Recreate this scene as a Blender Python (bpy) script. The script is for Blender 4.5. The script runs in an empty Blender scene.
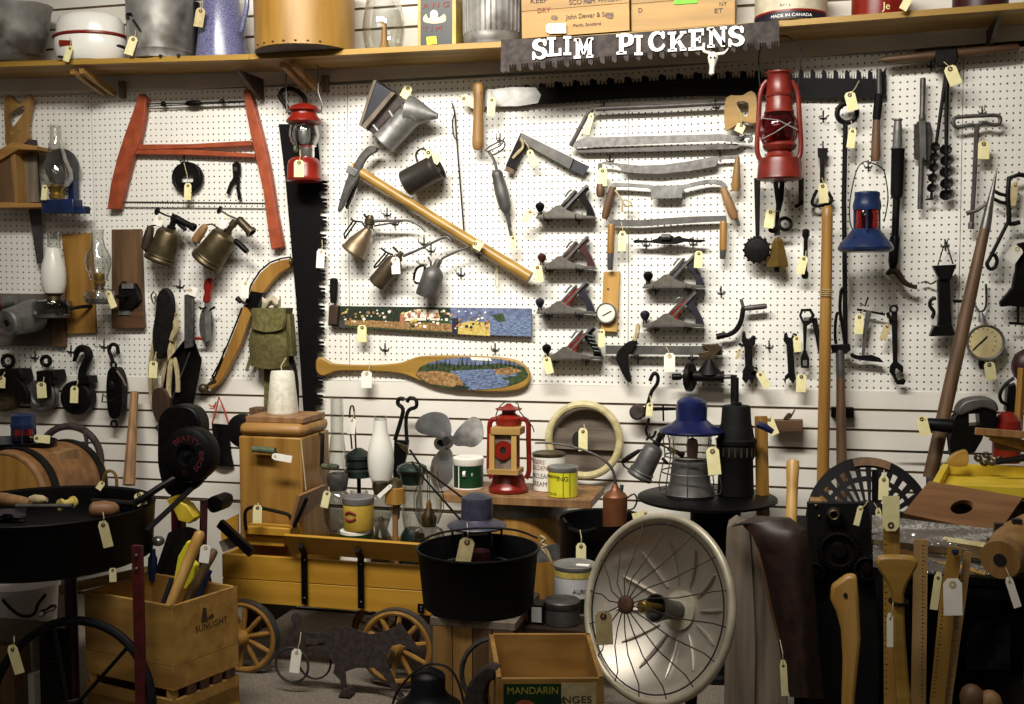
import bpy, bmesh, math, random
from mathutils import Vector, Matrix, geometry
V = Vector; PI = math.pi; rnd = random.Random(7)
SC = bpy.context.scene; COL = SC.collection
# ---------------------------------------------------------------- camera
F, YAW, PIT, ROL, DIST, EYE = 1100.0, 0.2439, 0.05855, -0.0027, 4.30, 1.38
CAM = V((0, -DIST, EYE))
fw = V((-math.sin(YAW)*math.cos(PIT), math.cos(YAW)*math.cos(PIT), -math.sin(PIT)))
r0 = V((math.cos(YAW), math.sin(YAW), 0)); u0 = r0.cross(fw)
RT = math.cos(ROL)*r0 + math.sin(ROL)*u0; UP = -math.sin(ROL)*r0 + math.cos(ROL)*u0
cd = bpy.data.cameras.new('camera'); cam = bpy.data.objects.new('camera', cd); COL.objects.link(cam)
cd.sensor_width = 36; cd.lens = F/1024*36; cd.clip_start = .05
mw = Matrix((RT, UP, -fw)).transposed().to_4x4(); mw.translation = CAM; cam.matrix_world = mw
SC.camera = cam
# the wall is the plane y = 0, the room is on its -y side; P() finds a point d metres in front of the wall
def ray(x, y): return fw + (x-512)/F*RT - (y-352)/F*UP
def P(x, y, d=0.0):
    r = ray(x, y); return CAM + r*((DIST-d)/r.y)
def S(x, y, d=0.0): return ((DIST-d)/ray(x, y).y)/F      # metres per pixel there
def Zp(x, y, z):                                        # point at height z
    r = ray(x, y); return CAM + r*((z-EYE)/r.z)
def dz(x, d, y): return P(x, y, d).z
# ---------------------------------------------------------------- materials
def tone(c):
    l = .3*c[0]+.59*c[1]+.11*c[2]; k = min(1, (l/225)**.45); return tuple((v*.93+l*.07)*k for v in c)
def lin(c): return tuple(((v/255)/12.92 if v/255 <= .04045 else ((v/255+.055)/1.055)**2.4) for v in c)+(1,)
M = {}
def mat(n, c, c2=None, sc=20, ro=.6, me=0, st=(1,1,1), bump=0, lo=.35, hi=.65, det=6, c3=None, coat=0):
    if me > .3 and c2: lo, hi = .2, .85
    c = tone(c); c2 = c2 and tone(c2); c3 = c3 and tone(c3)
    m = bpy.data.materials.new(n); m.use_nodes = True; nt = m.node_tree; N = nt.nodes; L = nt.links
    b = N['Principled BSDF']; b.inputs['Roughness'].default_value = ro; b.inputs['Metallic'].default_value = me
    b.inputs['Base Color'].default_value = lin(c)
    if n in ('black', 'matte_black', 'saw_black', 'slate_black', 'dark_leather', 'iron'): b.inputs['Specular IOR Level'].default_value = .2
    if coat: b.inputs['Coat Weight'].default_value = coat
    if c2:
        tc = N.new('ShaderNodeTexCoord'); mp = N.new('ShaderNodeMapping'); mp.inputs['Scale'].default_value = st
        nz = N.new('ShaderNodeTexNoise'); nz.inputs['Scale'].default_value = sc; nz.inputs['Detail'].default_value = det
        rp = N.new('ShaderNodeValToRGB'); e = rp.color_ramp.elements
        e[0].position = lo; e[1].position = hi; e[0].color = lin(c); e[1].color = lin(c2)
        L.new(tc.outputs['Object'], mp.inputs[0]); L.new(mp.outputs[0], nz.inputs[0]); L.new(nz.outputs[0], rp.inputs[0])
        out = rp.outputs[0]
        if c3:
            n2 = N.new('ShaderNodeTexNoise'); n2.inputs['Scale'].default_value = sc*.35; n2.inputs['Detail'].default_value = 3
            L.new(mp.outputs[0], n2.inputs[0]); r2 = N.new('ShaderNodeValToRGB'); f = r2.color_ramp.elements
            f[0].position = .52; f[1].position = .66; f[0].color = (0,0,0,1); f[1].color = (1,1,1,1)
            L.new(n2.outputs[0], r2.inputs[0]); mx = N.new('ShaderNodeMixRGB'); mx.inputs[2].default_value = lin(c3)
            L.new(r2.outputs[0], mx.inputs[0]); L.new(out, mx.inputs[1]); out = mx.outputs[0]
        L.new(out, b.inputs['Base Color'])
        if bump:
            bp = N.new('ShaderNodeBump'); bp.inputs['Strength'].default_value = bump; bp.inputs['Distance'].default_value = .004
            L.new(nz.outputs[0], bp.inputs['Height']); L.new(bp.outputs[0], b.inputs['Normal'])
    M[n] = m; return m
def glass(n, c, g=.5, haze=0.0):
    m = bpy.data.materials.new(n); m.use_nodes = True; nt = m.node_tree; N = nt.nodes; L = nt.links
    N.remove(N['Principled BSDF']); o = N['Material Output']
    t = N.new('ShaderNodeBsdfTransparent'); t.inputs[0].default_value = lin(c)
    gl = N.new('ShaderNodeBsdfGlossy'); gl.inputs['Roughness'].default_value = .04
    lw = N.new('ShaderNodeLayerWeight'); lw.inputs[0].default_value = .35
    mt = N.new('ShaderNodeMath'); mt.operation = 'MULTIPLY_ADD'; mt.inputs[1].default_value = g; mt.inputs[2].default_value = .05
    L.new(lw.outputs['Facing'], mt.inputs[0]); mx = N.new('ShaderNodeMixShader')
    L.new(mt.outputs[0], mx.inputs[0]); L.new(t.outputs[0], mx.inputs[1]); L.new(gl.outputs[0], mx.inputs[2]); s = mx.outputs[0]
    if haze:
        df = N.new('ShaderNodeBsdfPrincipled'); df.inputs['Base Color'].default_value = lin((238,236,226)); df.inputs['Roughness'].default_value = .35
        m2 = N.new('ShaderNodeMixShader'); m2.inputs[0].default_value = haze; L.new(s, m2.inputs[1]); L.new(df.outputs[0], m2.inputs[2]); s = m2.outputs[0]
    L.new(s, o.inputs['Surface']); M[n] = m
GX, GZ = (.08,1,1), (1,1,.08)
for a in (
 ('iron', (34,32,34), (62,55,52), 60, .5, .55), ('black', (20,19,21), (33,31,33), 40, .45, .3), ('matte_black', (15,14,16), (24,22,25), 30, .7, 0),
 ('steel', (120,118,116), (165,162,157), 50, .38, .75), ('dull_steel', (92,88,86), (135,130,124), 45, .5, .6), ('bright_steel', (160,159,156), (190,188,184), 30, .3, .8),
 ('chrome', (215,213,208), (235,233,228), 8, .16, .95), ('aluminium', (190,192,196), (225,226,228), 25, .3, .85),
 ('grey_zinc', (120,119,118), (172,170,164), 35, .5, .55), ('zinc_dark', (98,96,96), (140,136,130), 22, .5, .5),
 ('rust', (74,62,60), (104,86,80), 55, .75, .25), ('rust_brown', (96,58,34), (140,84,48), 50, .75, .15), ('old_brass', (94,80,54), (136,116,78), 30, .42, .7),
 ('brass', (176,138,60), (205,168,86), 30, .35, .8), ('copper', (150,88,48), (182,112,66), 24, .45, .45), ('bronze', (90,78,58), (134,112,78), 36, .42, .6),
 ('wire', (60,58,58), (92,90,88), 60, .45, .6), ('saw_black', (24,22,24), (40,34,36), 30, .55, .4), ('saw_grey', (98,94,96), (126,122,122), 25, .5, .55),
 ('navy', (36,36,62), (52,50,80), 40, .45), ('blue', (28,56,120), (42,74,144), 20, .3), ('blue_enamel', (24,36,120), (34,50,144), 20, .28), ('red', (188,34,18), (206,46,26), 20, .28),
 ('lantern_red', (160,36,24), (186,52,34), 20, .35), ('dark_red', (96,28,26), (120,38,34), 30, .4), ('maroon', (88,14,22), (112,22,30), 20, .45), ('post_red', (120,20,26), (150,30,34), 30, .5),
 ('saw_red', (196,78,34), (214,96,48), 25, .5), ('green_paint', (18,62,44), (26,82,58), 30, .35), ('dark_green', (20,44,40), (30,60,54), 30, .4), ('lime', (120,225,30)), ('fluo_yellow', (228,236,40)),
 ('grip_green', (96,116,82), (116,134,98), 40, .55), ('white', (228,224,212), (240,236,226), 12, .35), ('enamel_white', (232,229,220), (242,240,232), 6, .2), ('lettering_white', (245,242,234), (250,248,242), 30, .5),
 ('cream', (214,196,140), (226,208,156), 30, .5), ('bone', (214,210,190), (235,230,212), 60, .6), ('tag', (232,222,158), (240,231,176), 40, .8), ('tag_white', (240,236,222), (246,242,232), 40, .8), ('tag_tan', (196,176,124), (214,194,142), 40, .8), ('string', (186,170,126), (214,200,160), 200, .9),
 ('jute', (176,156,110), (206,188,142), 160, .9, 0, (1,1,.3), .5), ('olive', (112,104,48), (138,128,64), 60, .9, 0, (1,1,1), .4), ('leather', (66,38,32), (92,54,44), 30, .5, 0, (1,1,1), .3), ('dark_leather', (30,25,25), (50,42,40), 40, .55),
 ('ink', (40,36,34)), ('ink_red', (186,50,40)), ('ink_brown', (104,64,30)), ('ink_navy', (44,46,92)), ('gold_ink', (196,180,60)), ('face_white', (226,222,206), (234,230,216), 20, .4),
 ('oak', (164,116,54), (190,142,74), 26, .5, 0, GZ, .12), ('oak_x', (176,122,52), (202,148,72), 26, .5, 0, GX, .12), ('pine', (186,140,66), (210,164,88), 24, .5, 0, GX, .1), ('pine_z', (196,150,72), (222,178,98), 24, .5, 0, GZ, .1),
 ('amber_wood', (174,118,42), (194,142,60), 26, .42, 0, GZ, .1), ('gold_wood', (178,132,48), (200,154,64), 24, .38, 0, GX, .1), ('brown_wood', (118,82,50), (148,106,66), 30, .55, 0, GZ, .15), ('brown_wood_x', (108,70,38), (140,94,54), 30, .55, 0, GX, .15),
 ('dark_wood', (74,46,26), (104,66,38), 30, .55, 0, GZ, .15), ('tan_wood', (160,112,64), (188,140,88), 30, .55, 0, GZ, .12), ('grey_wood', (128,112,94), (160,142,120), 30, .8, 0, GZ, .3), ('grey_wood_x', (112,98,86), (146,130,112), 30, .8, 0, GX, .3), ('plaque_wood', (172,116,44), (190,134,58), 24, .5, 0, GX, .1),
 ('mahogany', (152,100,54), (172,118,68), 30, .55, 0, GX, .12), ('wagon_yellow', (206,146,30), (222,164,46), 16, .5, 0, GX, .1), ('tray_yellow', (226,190,34), (238,204,52), 14, .45), ('crate_yellow', (182,130,34), (202,150,50), 20, .5, 0, GX, .1), ('dull_brass', (132,108,80), (166,142,110), 30, .42, .6), ('crate_wood', (178,126,48), (202,152,68), 22, .65, 0, GX, .15),
 ('shelf_wood', (186,142,66), (214,172,94), 20, .5, 0, (.05,1,1), .1), ('shelf_edge', (182,134,38), (200,154,54), 20, .5, 0, (.05,1,1), .1), ('cheese_wood', (176,124,42), (194,144,56), 14, .45, 0, (1,1,.15), .05),
 ('barrel_wood', (150,98,48), (178,122,64), 22, .5, 0, GX, .1), ('burlap', (196,180,150), (214,200,172), 90, .9), ('plastic_white', (206,206,206), (216,216,216), 10, .4), ('speckle_blue', (84,84,140), (150,150,196), 260, .25), ('denim', (40,46,92), (54,60,110), 60, .8),
 ('rim_wood', (196,180,124), (216,202,152), 40, .5, 0, (1,1,1), .1), ('pot_metal', (82,76,70), (110,102,92), 14, .4, .6), ('pink', (196,130,120), (206,146,136), 40, .7), ('orange_string', (226,72,48), (232,88,60), 40, .8),
 ('art_green', (52,82,46), (92,116,58), 90, .5), ('art_sky', (92,110,160), (136,150,190), 40, .5), ('art_water', (70,94,156), (146,168,200), 70, .5, 0, (1,1,4)), ('art_tan', (150,100,58), (204,160,96), 110, .5), ('art_rose', (190,98,80), (222,150,110), 120, .5), ('art_cream', (224,214,186), (240,232,210), 60, .5), ('art_dark', (34,58,38), (60,84,50), 120, .5), ('art_yellow', (204,176,70), (224,200,110), 90, .5),
 ('carpet', (128,116,100), (164,150,132), 220, .95, 0, (1,1,1), .3), ('plaster', (206,200,186), (214,208,196), 3, .8), ('can_yellow', (222,212,30), (230,222,50), 10, .35), ('groove', (112,84,52), (136,104,66), 20, .8), ('can_gold', (196,160,50), (210,176,66), 20, .4), ('can_green', (16,84,40), (24,100,50), 10, .35), ('lid_metal', (150,150,148), (180,178,174), 20, .4, .6), ('ruler_wood', (190,148,88), (206,164,104), 30, .5, 0, GZ, .05), ('ruler_gold', (186,138,52), (200,152,66), 30, .5, 0, GZ, .05), ('ash_wood', (196,142,60), (224,176,96), 18, .4, 0, (1,1,.06), .08),
 ('dish', (200,192,178), (218,210,196), 12, .42, .7), ('dish_rim', (196,186,160), (214,204,180), 20, .4, .3), ('orange_label', (214,96,50), (226,120,70), 60, .5), ('slate', (72,72,98), (92,92,118), 30, .4), ('slate_black', (26,26,38), (38,38,52), 30, .45), ('letter_pink', (190,70,70)), ('letter_red', (150,28,40)), ('screen_dark', (16,16,24), (26,26,36), 60, .7), ('tin_green', (12,40,32), (18,52,42), 20, .4), ('paint_pail', (200,190,160), (214,204,174), 30, .45)):
    mat(*a)
mat('rusty_sign', (78,66,62), (106,92,86), 40, .75, .25, (1,1,1), .3, c3=(60,42,40))
mat('galv', (140,138,134), (180,176,168), 18, .5, .4, c3=(116,108,96))
mat('old_board', (112,100,92), (144,130,116), 34, .85, 0, GX, .3, c3=(96,72,50))
for a in (('clear_glass', (250,251,250), .55), ('red_glass', (206,110,128), .4), ('dark_red_glass', (186,84,84), .3), ('grey_glass', (150,150,148), .6), ('amber_glass', (240,200,140), .4), ('green_glass', (170,220,190), .4), ('smoky_glass', (205,205,200), .7)): glass(*a)
glass('film', (206,192,196), .9, .12)
glass('frost', (245,244,238), .2, .8)
def pegmat():
    m = bpy.data.materials.new('pegboard'); m.use_nodes = True; nt = m.node_tree; N = nt.nodes; L = nt.links; b = N['Principled BSDF']; b.inputs['Roughness'].default_value = .55
    uv = N.new('ShaderNodeTexCoord'); fr = N.new('ShaderNodeVectorMath'); fr.operation = 'FRACTION'; L.new(uv.outputs['UV'], fr.inputs[0])
    sb = N.new('ShaderNodeVectorMath'); sb.operation = 'SUBTRACT'; sb.inputs[1].default_value = (.5,.5,0); L.new(fr.outputs[0], sb.inputs[0])
    ln = N.new('ShaderNodeVectorMath'); ln.operation = 'LENGTH'; L.new(sb.outputs[0], ln.inputs[0])
    rp = N.new('ShaderNodeValToRGB'); e = rp.color_ramp.elements; e[0].position = .105; e[0].color = (0,0,0,1); e[1].position = .15; e[1].color = (1,1,1,1); L.new(ln.outputs['Value'], rp.inputs[0])
    nz = N.new('ShaderNodeTexNoise'); nz.inputs['Scale'].default_value = 2.5; nz.inputs['Detail'].default_value = 5; L.new(uv.outputs['Object'], nz.inputs[0])
    r2 = N.new('ShaderNodeValToRGB'); f = r2.color_ramp.elements; f[0].position = .3; f[0].color = lin((226,223,213)); f[1].position = .7; f[1].color = lin((240,238,231)); L.new(nz.outputs[0], r2.inputs[0])
    mx = N.new('ShaderNodeMixRGB'); mx.inputs[1].default_value = lin((58,46,36)); L.new(rp.outputs[0], mx.inputs[0]); L.new(r2.outputs[0], mx.inputs[2]); L.new(mx.outputs[0], b.inputs['Base Color'])
    bp = N.new('ShaderNodeBump'); bp.inputs['Distance'].default_value = .004; bp.inputs['Strength'].default_value = .6; L.new(rp.outputs[0], bp.inputs['Height']); L.new(bp.outputs[0], b.inputs['Normal']); M['pegboard'] = m
pegmat()
mat('slat', (222,216,204), (232,227,216), 4, .6)
# ---------------------------------------------------------------- mesh building
def frame(ax):
    ax = ax.normalized(); a = V((0,0,1)) if abs(ax.z) < .9 else V((1,0,0)); u = a.cross(ax).normalized(); return ax, u, ax.cross(u)
class B:
    def __init__(s): s.v = []; s.f = []; s.m = []; s.cm = 0
    def mi(s, i): s.cm = i; return s
    def add(s, vs, fs):
        n = len(s.v); s.v += [V(p) for p in vs]; s.f += [tuple(i+n for i in f) for f in fs]; s.m += [s.cm]*len(fs); return s
    def tube(s, pts, r, n=8, close=False, flat=1.0):
        pts = [V(p) for p in pts]; k = len(pts); rs = r if isinstance(r, (list, tuple)) else [r]*k
        vs = []; u = None
        for i, p in enumerate(pts):
            if close: t = pts[(i+1) % k]-pts[i-1]
            else: t = pts[min(i+1, k-1)]-pts[max(i-1, 0)]
            t.normalize()
            if u is None: _, u, w = frame(t)
            else:
                u = u-t*u.dot(t)
                if u.length < 1e-6: _, u, w = frame(t)
                u.normalize()
            w = t.cross(u)
            for j in range(n):
                a = 2*PI*j/n; vs.append(p+(u*math.cos(a)+w*math.sin(a)*flat)*rs[i])
        fs = []
        for i in range(k if close else k-1):
            for j in range(n):
                a, b = i*n, ((i+1) % k)*n; fs.append((a+j, a+(j+1) % n, b+(j+1) % n, b+j))
        if not close: fs += [tuple(range(n))[::-1], tuple((k-1)*n+j for j in range(n))]
        return s.add(vs, fs)
    def tp(s, pp, d, r, n=8, close=False, sm=0):           # tube through pixels (x, y[, d]); r in pixels
        q = []
        rr = r if isinstance(r, (list, tuple)) else [r]*len(pp)
        if sm: pp, rr = spl(pp, rr, sm, close)
        q = [P(p[0], p[1], p[2] if len(p) > 2 else d) for p in pp]
        sc = S(pp[0][0], pp[0][1], d); return s.tube(q, [a*sc for a in rr], n, close)
    def lathe(s, a, ax, prof, n=20, cap=True, sq=1.0):
        ax, u, w = frame(V(ax)); a = V(a); vs = []; k = len(prof)
        for h, r in prof:
            for j in range(n):
                t = 2*PI*j/n; vs.append(a+ax*h+(u*math.cos(t)+w*math.sin(t)*sq)*max(r, 1e-5))
        fs = [(i*n+j, i*n+(j+1) % n, (i+1)*n+(j+1) % n, (i+1)*n+j) for i in range(k-1) for j in range(n)]
        if cap: fs += [tuple(range(n))[::-1], tuple((k-1)*n+j for j in range(n))]
        return s.add(vs, fs)
    def vl(s, cx, d, prof, n=24, cap=True, sq=1.0):        # upright lathe; prof = [(y px, r px)] from the bottom up
        y0 = prof[0][0]; b = P(cx, y0, d); sc = S(cx, y0, d)
        return s.lathe(b, (0,0,1), [(P(cx, y, d).z-b.z, r*sc) for y, r in prof], n, cap, sq)
    def sl(s, p0, p1, d, prof, n=18, cap=True, d1=None):   # lathe between two pixels; prof = [(t, r px)]
        a = P(*p0, d); b = P(*p1, d if d1 is None else d1); sc = S(*p0, d); L = (b-a).length
        return s.lathe(a, b-a, [(t*L, r*sc) for t, r in prof], n, cap)
    def prism(s, pp, d, th, holes=(), world=False):          # outline in pixels at distance d from the wall, th thick towards it
        lo = [[P(x, y, d) for x, y in q] for q in [pp]+list(holes)]
        for l in lo:
            n = len(l); k = len(s.v); s.v += l+[p+V((0,th,0)) for p in l]
            s.f += [(k+i, k+(i+1) % n, k+n+(i+1) % n, k+n+i) for i in range(n)]; s.m += [s.cm]*n
            if not holes: s.f += [tuple(range(k, k+n)), tuple(range(k+2*n-1, k+n-1, -1))]; s.m += [s.cm]*2
        if holes:
            flat = [p for l in lo for p in l]; k = len(s.v)
            tri = geometry.tessellate_polygon([[V((p.x, p.z, 0)) for p in l] for l in lo])
            s.add(flat+[p+V((0,th,0)) for p in flat], [tuple(t) for t in tri]+[tuple(i+len(flat) for i in t[::-1]) for t in tri])
        return s
    def box(s, c, sz, R=None):
        c = V(c); R = R or Matrix.Identity(3); h = [(x, y, z) for x in (-.5,.5) for y in (-.5,.5) for z in (-.5,.5)]
        return s.add([c+R @ V((a*sz[0], b*sz[1], e*sz[2])) for a, b, e in h], [(0,1,3,2),(4,6,7,5),(0,4,5,1),(2,3,7,6),(0,2,6,4),(1,5,7,3)])
    def pb(s, x0, y0, x1, y1, d, dep):                      # box whose front face spans those pixels
        a = P(x0, (y0+y1)/2, d); b = P(x1, (y0+y1)/2, d); xm = (x0+x1)/2; z0 = P(xm, y1, d).z; z1 = P(xm, y0, d).z
        return s.box(((a.x+b.x)/2, -d+dep/2, (z0+z1)/2), (b.x-a.x, dep, z1-z0))
    def beam(s, a, b, w, t, up=(0,-1,0)):                    # plank from a to b; t along up
        a, b = V(a), V(b); ax = (b-a); L = ax.length; ax.normalize(); up = V(up); up = (up-ax*up.dot(ax)).normalized(); sd = ax.cross(up)
        R = Matrix((ax, sd, up)).transposed(); return s.box((a+b)/2, (L, w, t), R)
    def ball(s, c, r, sc=(1,1,1), n=14, k=9):
        c = V(c); vs = [c+V((0,0,-r*sc[2]))]
        for i in range(1, k):
            p = -PI/2+PI*i/k
            for j in range(n): t = 2*PI*j/n; vs.append(c+V((r*sc[0]*math.cos(p)*math.cos(t), r*sc[1]*math.cos(p)*math.sin(t), r*sc[2]*math.sin(p))))
        vs.append(c+V((0,0,r*sc[2]))); m = len(vs)-1
        fs = [(0, 1+(j+1) % n, 1+j) for j in range(n)]+[(1+i*n+j, 1+i*n+(j+1) % n, 1+(i+1)*n+(j+1) % n, 1+(i+1)*n+j) for i in range(k-2) for j in range(n)]+[(m, 1+(k-2)*n+j, 1+(k-2)*n+(j+1) % n) for j in range(n)]
        return s.add(vs, fs)
    def bp(s, x, y, d, r, sc=(1,1,1)): return s.ball(P(x, y, d), r*S(x, y, d), sc)
    def torus(s, c, ax, R, r, n=28, m=8, flat=1.0):
        ax, u, w = frame(V(ax)); c = V(c); return s.tube([c+(u*math.cos(2*PI*i/n)+w*math.sin(2*PI*i/n))*R for i in range(n)], r, m, True, flat)
    def grid(s, fn, nu, nv, th, nrm=(0,-1,0)):                # cloth-like patch: fn(u, v) -> point, given a thickness
        nrm = V(nrm); p = [V(fn(i/nu, j/nv)) for j in range(nv+1) for i in range(nu+1)]; k = len(p); W = nu+1
        q = [a-nrm*th for a in p]; fs = []
        for j in range(nv):
            for i in range(nu):
                a = j*W+i; fs += [(a, a+1, a+1+W, a+W), (k+a+W, k+a+1+W, k+a+1, k+a)]
        ed = [i for i in range(W)]+[j*W+nu for j in range(1, nv+1)]+[nv*W+i for i in range(nu-1, -1, -1)]+[j*W for j in range(nv-1, 0, -1)]
        fs += [(ed[i], ed[(i+1) % len(ed)], k+ed[(i+1) % len(ed)], k+ed[i]) for i in range(len(ed))]
        return s.add(p+q, fs)
    def o(s, name, m, par=None, label=None, bev=0, ang=35, uv=None, kind=None):
        ms = m if isinstance(m, (list, tuple)) else [m]
        r = par
        while r is not None and r.parent is not None: r = r.parent
        off = V(r.location) if r is not None else None
        if off is None:
            c = V((0,0,0))
            for p in s.v: c += p
            off = c/len(s.v)
        me = bpy.data.meshes.new(name); me.from_pydata([tuple(p-off) for p in s.v], [], s.f)
        for x in ms: me.materials.append(M[x])
        bm = bmesh.new(); bm.from_mesh(me)
        for f, i in zip(bm.faces, s.m): f.material_index = i
        bmesh.ops.recalc_face_normals(bm, faces=bm.faces); bm.to_mesh(me); bm.free()
        me.shade_smooth(); me.set_sharp_from_angle(angle=math.radians(ang))
        ob = bpy.data.objects.new(name, me); COL.objects.link(ob)
        if par is None: ob.location = off
        else: ob.parent = par
        if label: ob['label'] = label
        if kind: ob['kind'] = kind
        if bev:
            md = ob.modifiers.new('bevel', 'BEVEL'); md.width = bev; md.segments = 2; md.limit_method = 'ANGLE'; md.angle_limit = math.radians(40); md.harden_normals = False
        return ob
    def t(s, name, label, cat, m, group=None, bev=0, ang=35):
        ob = s.o(name, m, None, label, bev, ang); ob['category'] = cat
        if group: ob['group'] = group
        return ob
def T(name, label, cat, at, group=None):
    ob = bpy.data.objects.new(name, None); COL.objects.link(ob); ob.location = at; ob.empty_display_size = .05; ob['label'] = label; ob['category'] = cat
    if group: ob['group'] = group
    return ob
def spl(pp, rr, m, close=False):                            # Catmull-Rom through pixel points
    k = len(pp); pp = [tuple(p) for p in pp]; out = []; ro = []
    for i in range(k if close else k-1):
        g = (lambda j: pp[j % k]) if close else (lambda j: pp[max(0, min(k-1, j))])
        p0, p1, p2, p3 = g(i-1), g(i), g(i+1), g(i+2)
        for q in range(m):
            t = q/m; out.append(tuple(.5*(2*b+(c-a)*t+(2*a-5*b+4*c-e)*t*t+(3*b-a-3*c+e)*t**3) for a, b, c, e in zip(p0, p1, p2, p3)))
            ro.append(rr[i]*(1-t)+rr[(i+1) % k]*t)
    if not close: out.append(pp[-1]); ro.append(rr[-1])
    return out, ro
def sm(pp, m=5): return spl(pp, [1]*len(pp), m, True)[0]    # smooth closed outline
def arc(cx, cy, rx, ry, a0=0, a1=360, n=28): return [(cx+rx*math.cos(math.radians(a0+(a1-a0)*i/n)), cy+ry*math.sin(math.radians(a0+(a1-a0)*i/n))) for i in range(n if abs(a1-a0) >= 360 else n+1)]
def teeth(p0, p1, n, h, base=.5):                              # zigzag from p0 to p1, teeth to the left-hand normal
    (x0, y0), (x1, y1) = p0, p1; L = math.hypot(x1-x0, y1-y0); nx, ny = (y1-y0)/L, -(x1-x0)/L; o = []
    for i in range(n):
        a, b, c = i/n, (i+base)/n, (i+.96)/n
        o += [(x0+(x1-x0)*a, y0+(y1-y0)*a), (x0+(x1-x0)*b+nx*h, y0+(y1-y0)*b+ny*h), (x0+(x1-x0)*c, y0+(y1-y0)*c)]
    return o
def raker(p0, p1, n, h):                                      # grouped square crosscut teeth
    (x0, y0), (x1, y1) = p0, p1; L = math.hypot(x1-x0, y1-y0); nx, ny = (y1-y0)/L, -(x1-x0)/L; o = []
    pt = lambda a, e: (x0+(x1-x0)*a+nx*e*h, y0+(y1-y0)*a+ny*e*h)
    for i in range(n):
        for a, e in ((0,0), (.05,1), (.16,.95), (.2,.15), (.26,1), (.38,.95), (.42,.15), (.48,1), (.58,.95), (.62,0), (.7,-.25), (.8,-.25), (.9,0)): o.append(pt((i+a)/n, e))
    return o
def rot(pp, cx, cy, a, s=1):
    c, q = math.cos(math.radians(a))*s, math.sin(math.radians(a))*s; return [(cx+x*c-y*q, cy+x*q+y*c) for x, y in pp]
def wr(name, txt, x, y, h, d, m, par, ang=0, curve=None, sx=1, name2='lettering'):    # lettering; x, y = left end of its base line
    cu = bpy.data.curves.new('txt', 'FONT'); cu.body = txt; cu.size = 1; cu.extrude = .01; to = bpy.data.objects.new('txt', cu); COL.objects.link(to)
    bpy.context.view_layer.update(); me = bpy.data.meshes.new_from_object(to.evaluated_get(bpy.context.evaluated_depsgraph_get())); bpy.data.objects.remove(to)
    if curve: fn = curve
    else:
        sc = S(x, y, d)*h/.72; ca, sa = math.cos(math.radians(ang)), math.sin(math.radians(ang)); o0 = P(x, y, d)
        fn = lambda p: o0+V(((p.x*ca*sx-p.y*sa)*sc, -p.z*.03, (p.x*sa*sx+p.y*ca)*sc))
    b = B(); b.add([fn(v.co) for v in me.vertices], [tuple(q.vertices) for q in me.polygons]); return b.o(name2, m, par)
def oncyl(cx, d, rpx, y, h, a0, sx=1):                       # lettering wrapped round an upright can
    c = P(cx, y, d); sc = S(cx, y, d); R = rpx*sc+.0006; k = sc*h/.72
    def fn(p):
        a = math.radians(a0)+p.x*k*sx/R-PI/2-YAW*0; return V((c.x+(R+p.z*.02)*math.cos(a), c.y+(R+p.z*.02)*math.sin(a), c.z+p.y*k))
    return fn
def band(b, cx, d, y0, y1, r, a0=-80, a1=80, n=16):          # thin printed label on a can
    c = P(cx, y0, d); R = r*S(cx, y0, d)+.0004; z0, z1 = P(cx, y1, d).z, c.z; vs = []
    for i in range(n+1):
        a = math.radians(a0+(a1-a0)*i/n)-PI/2
        for q in (R, R-.0015):
            for z in (z0, z1): vs.append((c.x+q*math.cos(a), c.y+q*math.sin(a), z))
    fs = []
    for i in range(n):
        k = i*4; fs += [(k, k+4, k+5, k+1), (k+2, k+3, k+7, k+6), (k, k+2, k+6, k+4), (k+1, k+5, k+7, k+3)]
    return b.add(vs, fs+[(0,1,3,2), (n*4, n*4+2, n*4+3, n*4+1)])
def tg(x, y, d, w, h, ang, label, s=None, m='tag', marks=0):  # paper tag: eyelet end at (x, y), hanging down turned by ang
    r = T('price_tag', label, 'price tag', P(x, y, d), 'paper price tags'); q = lambda pp: rot(pp, x, y, ang)
    B().prism(q([(-w/2,h*.14), (-w*.28,0), (w*.28,0), (w/2,h*.14), (w/2,h), (-w/2,h)]), d, .0009).o('card', m, r)
    e = q([(0,h*.16)])[0]; B().prism(arc(*e, w*.2, w*.2, n=12), d+.0008, .0007, [arc(*e, w*.08, w*.08, n=8)]).o('eyelet', 'rust_brown' if m != 'tag_white' else 'tag_tan', r)
    if s: B().tp([e, ((e[0]+s[0])/2+1, (e[1]+s[1])/2, d), (s[0], s[1], s[2] if len(s) > 2 else d)], d+.001, .45, 5).o('string', 'string', r)
    for i in range(marks):
        t = .34+.14*i; B().prism(q([(-w*.3,h*t), (w*.28,h*(t-.02)), (w*.28,h*(t+.015)), (-w*.3,h*(t+.02))]), d+.0008, .0006).o('handwriting', 'ink', r)
    return r
def hk(x, y, d=.05, label=None, dx=0):                          # wire hook in the pegboard
    r = T('pegboard_hook', label or 'bare wire pegboard hook with a small cross bar', 'hook', P(x, y, .004), 'bare wire pegboard hooks' if not label else 'wire hooks holding tools')
    B().tp([(x-4,y-1,.004), (x-3,y+1,.007), (x+3,y+1,.007), (x+4,y-1,.004)], .006, .6, 6).tp([(x,y-6,.004), (x,y+5,.006)], .006, .7, 6).o('back_wire', 'wire', r)
    p = P(x, y, .006); B().tube([p, p+V((dx,-d,-.002)), p+V((dx,-d-.008,.004)), p+V((dx,-d-.011,.016))], .0018, 6).o('prong', 'wire', r)
    return r
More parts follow.
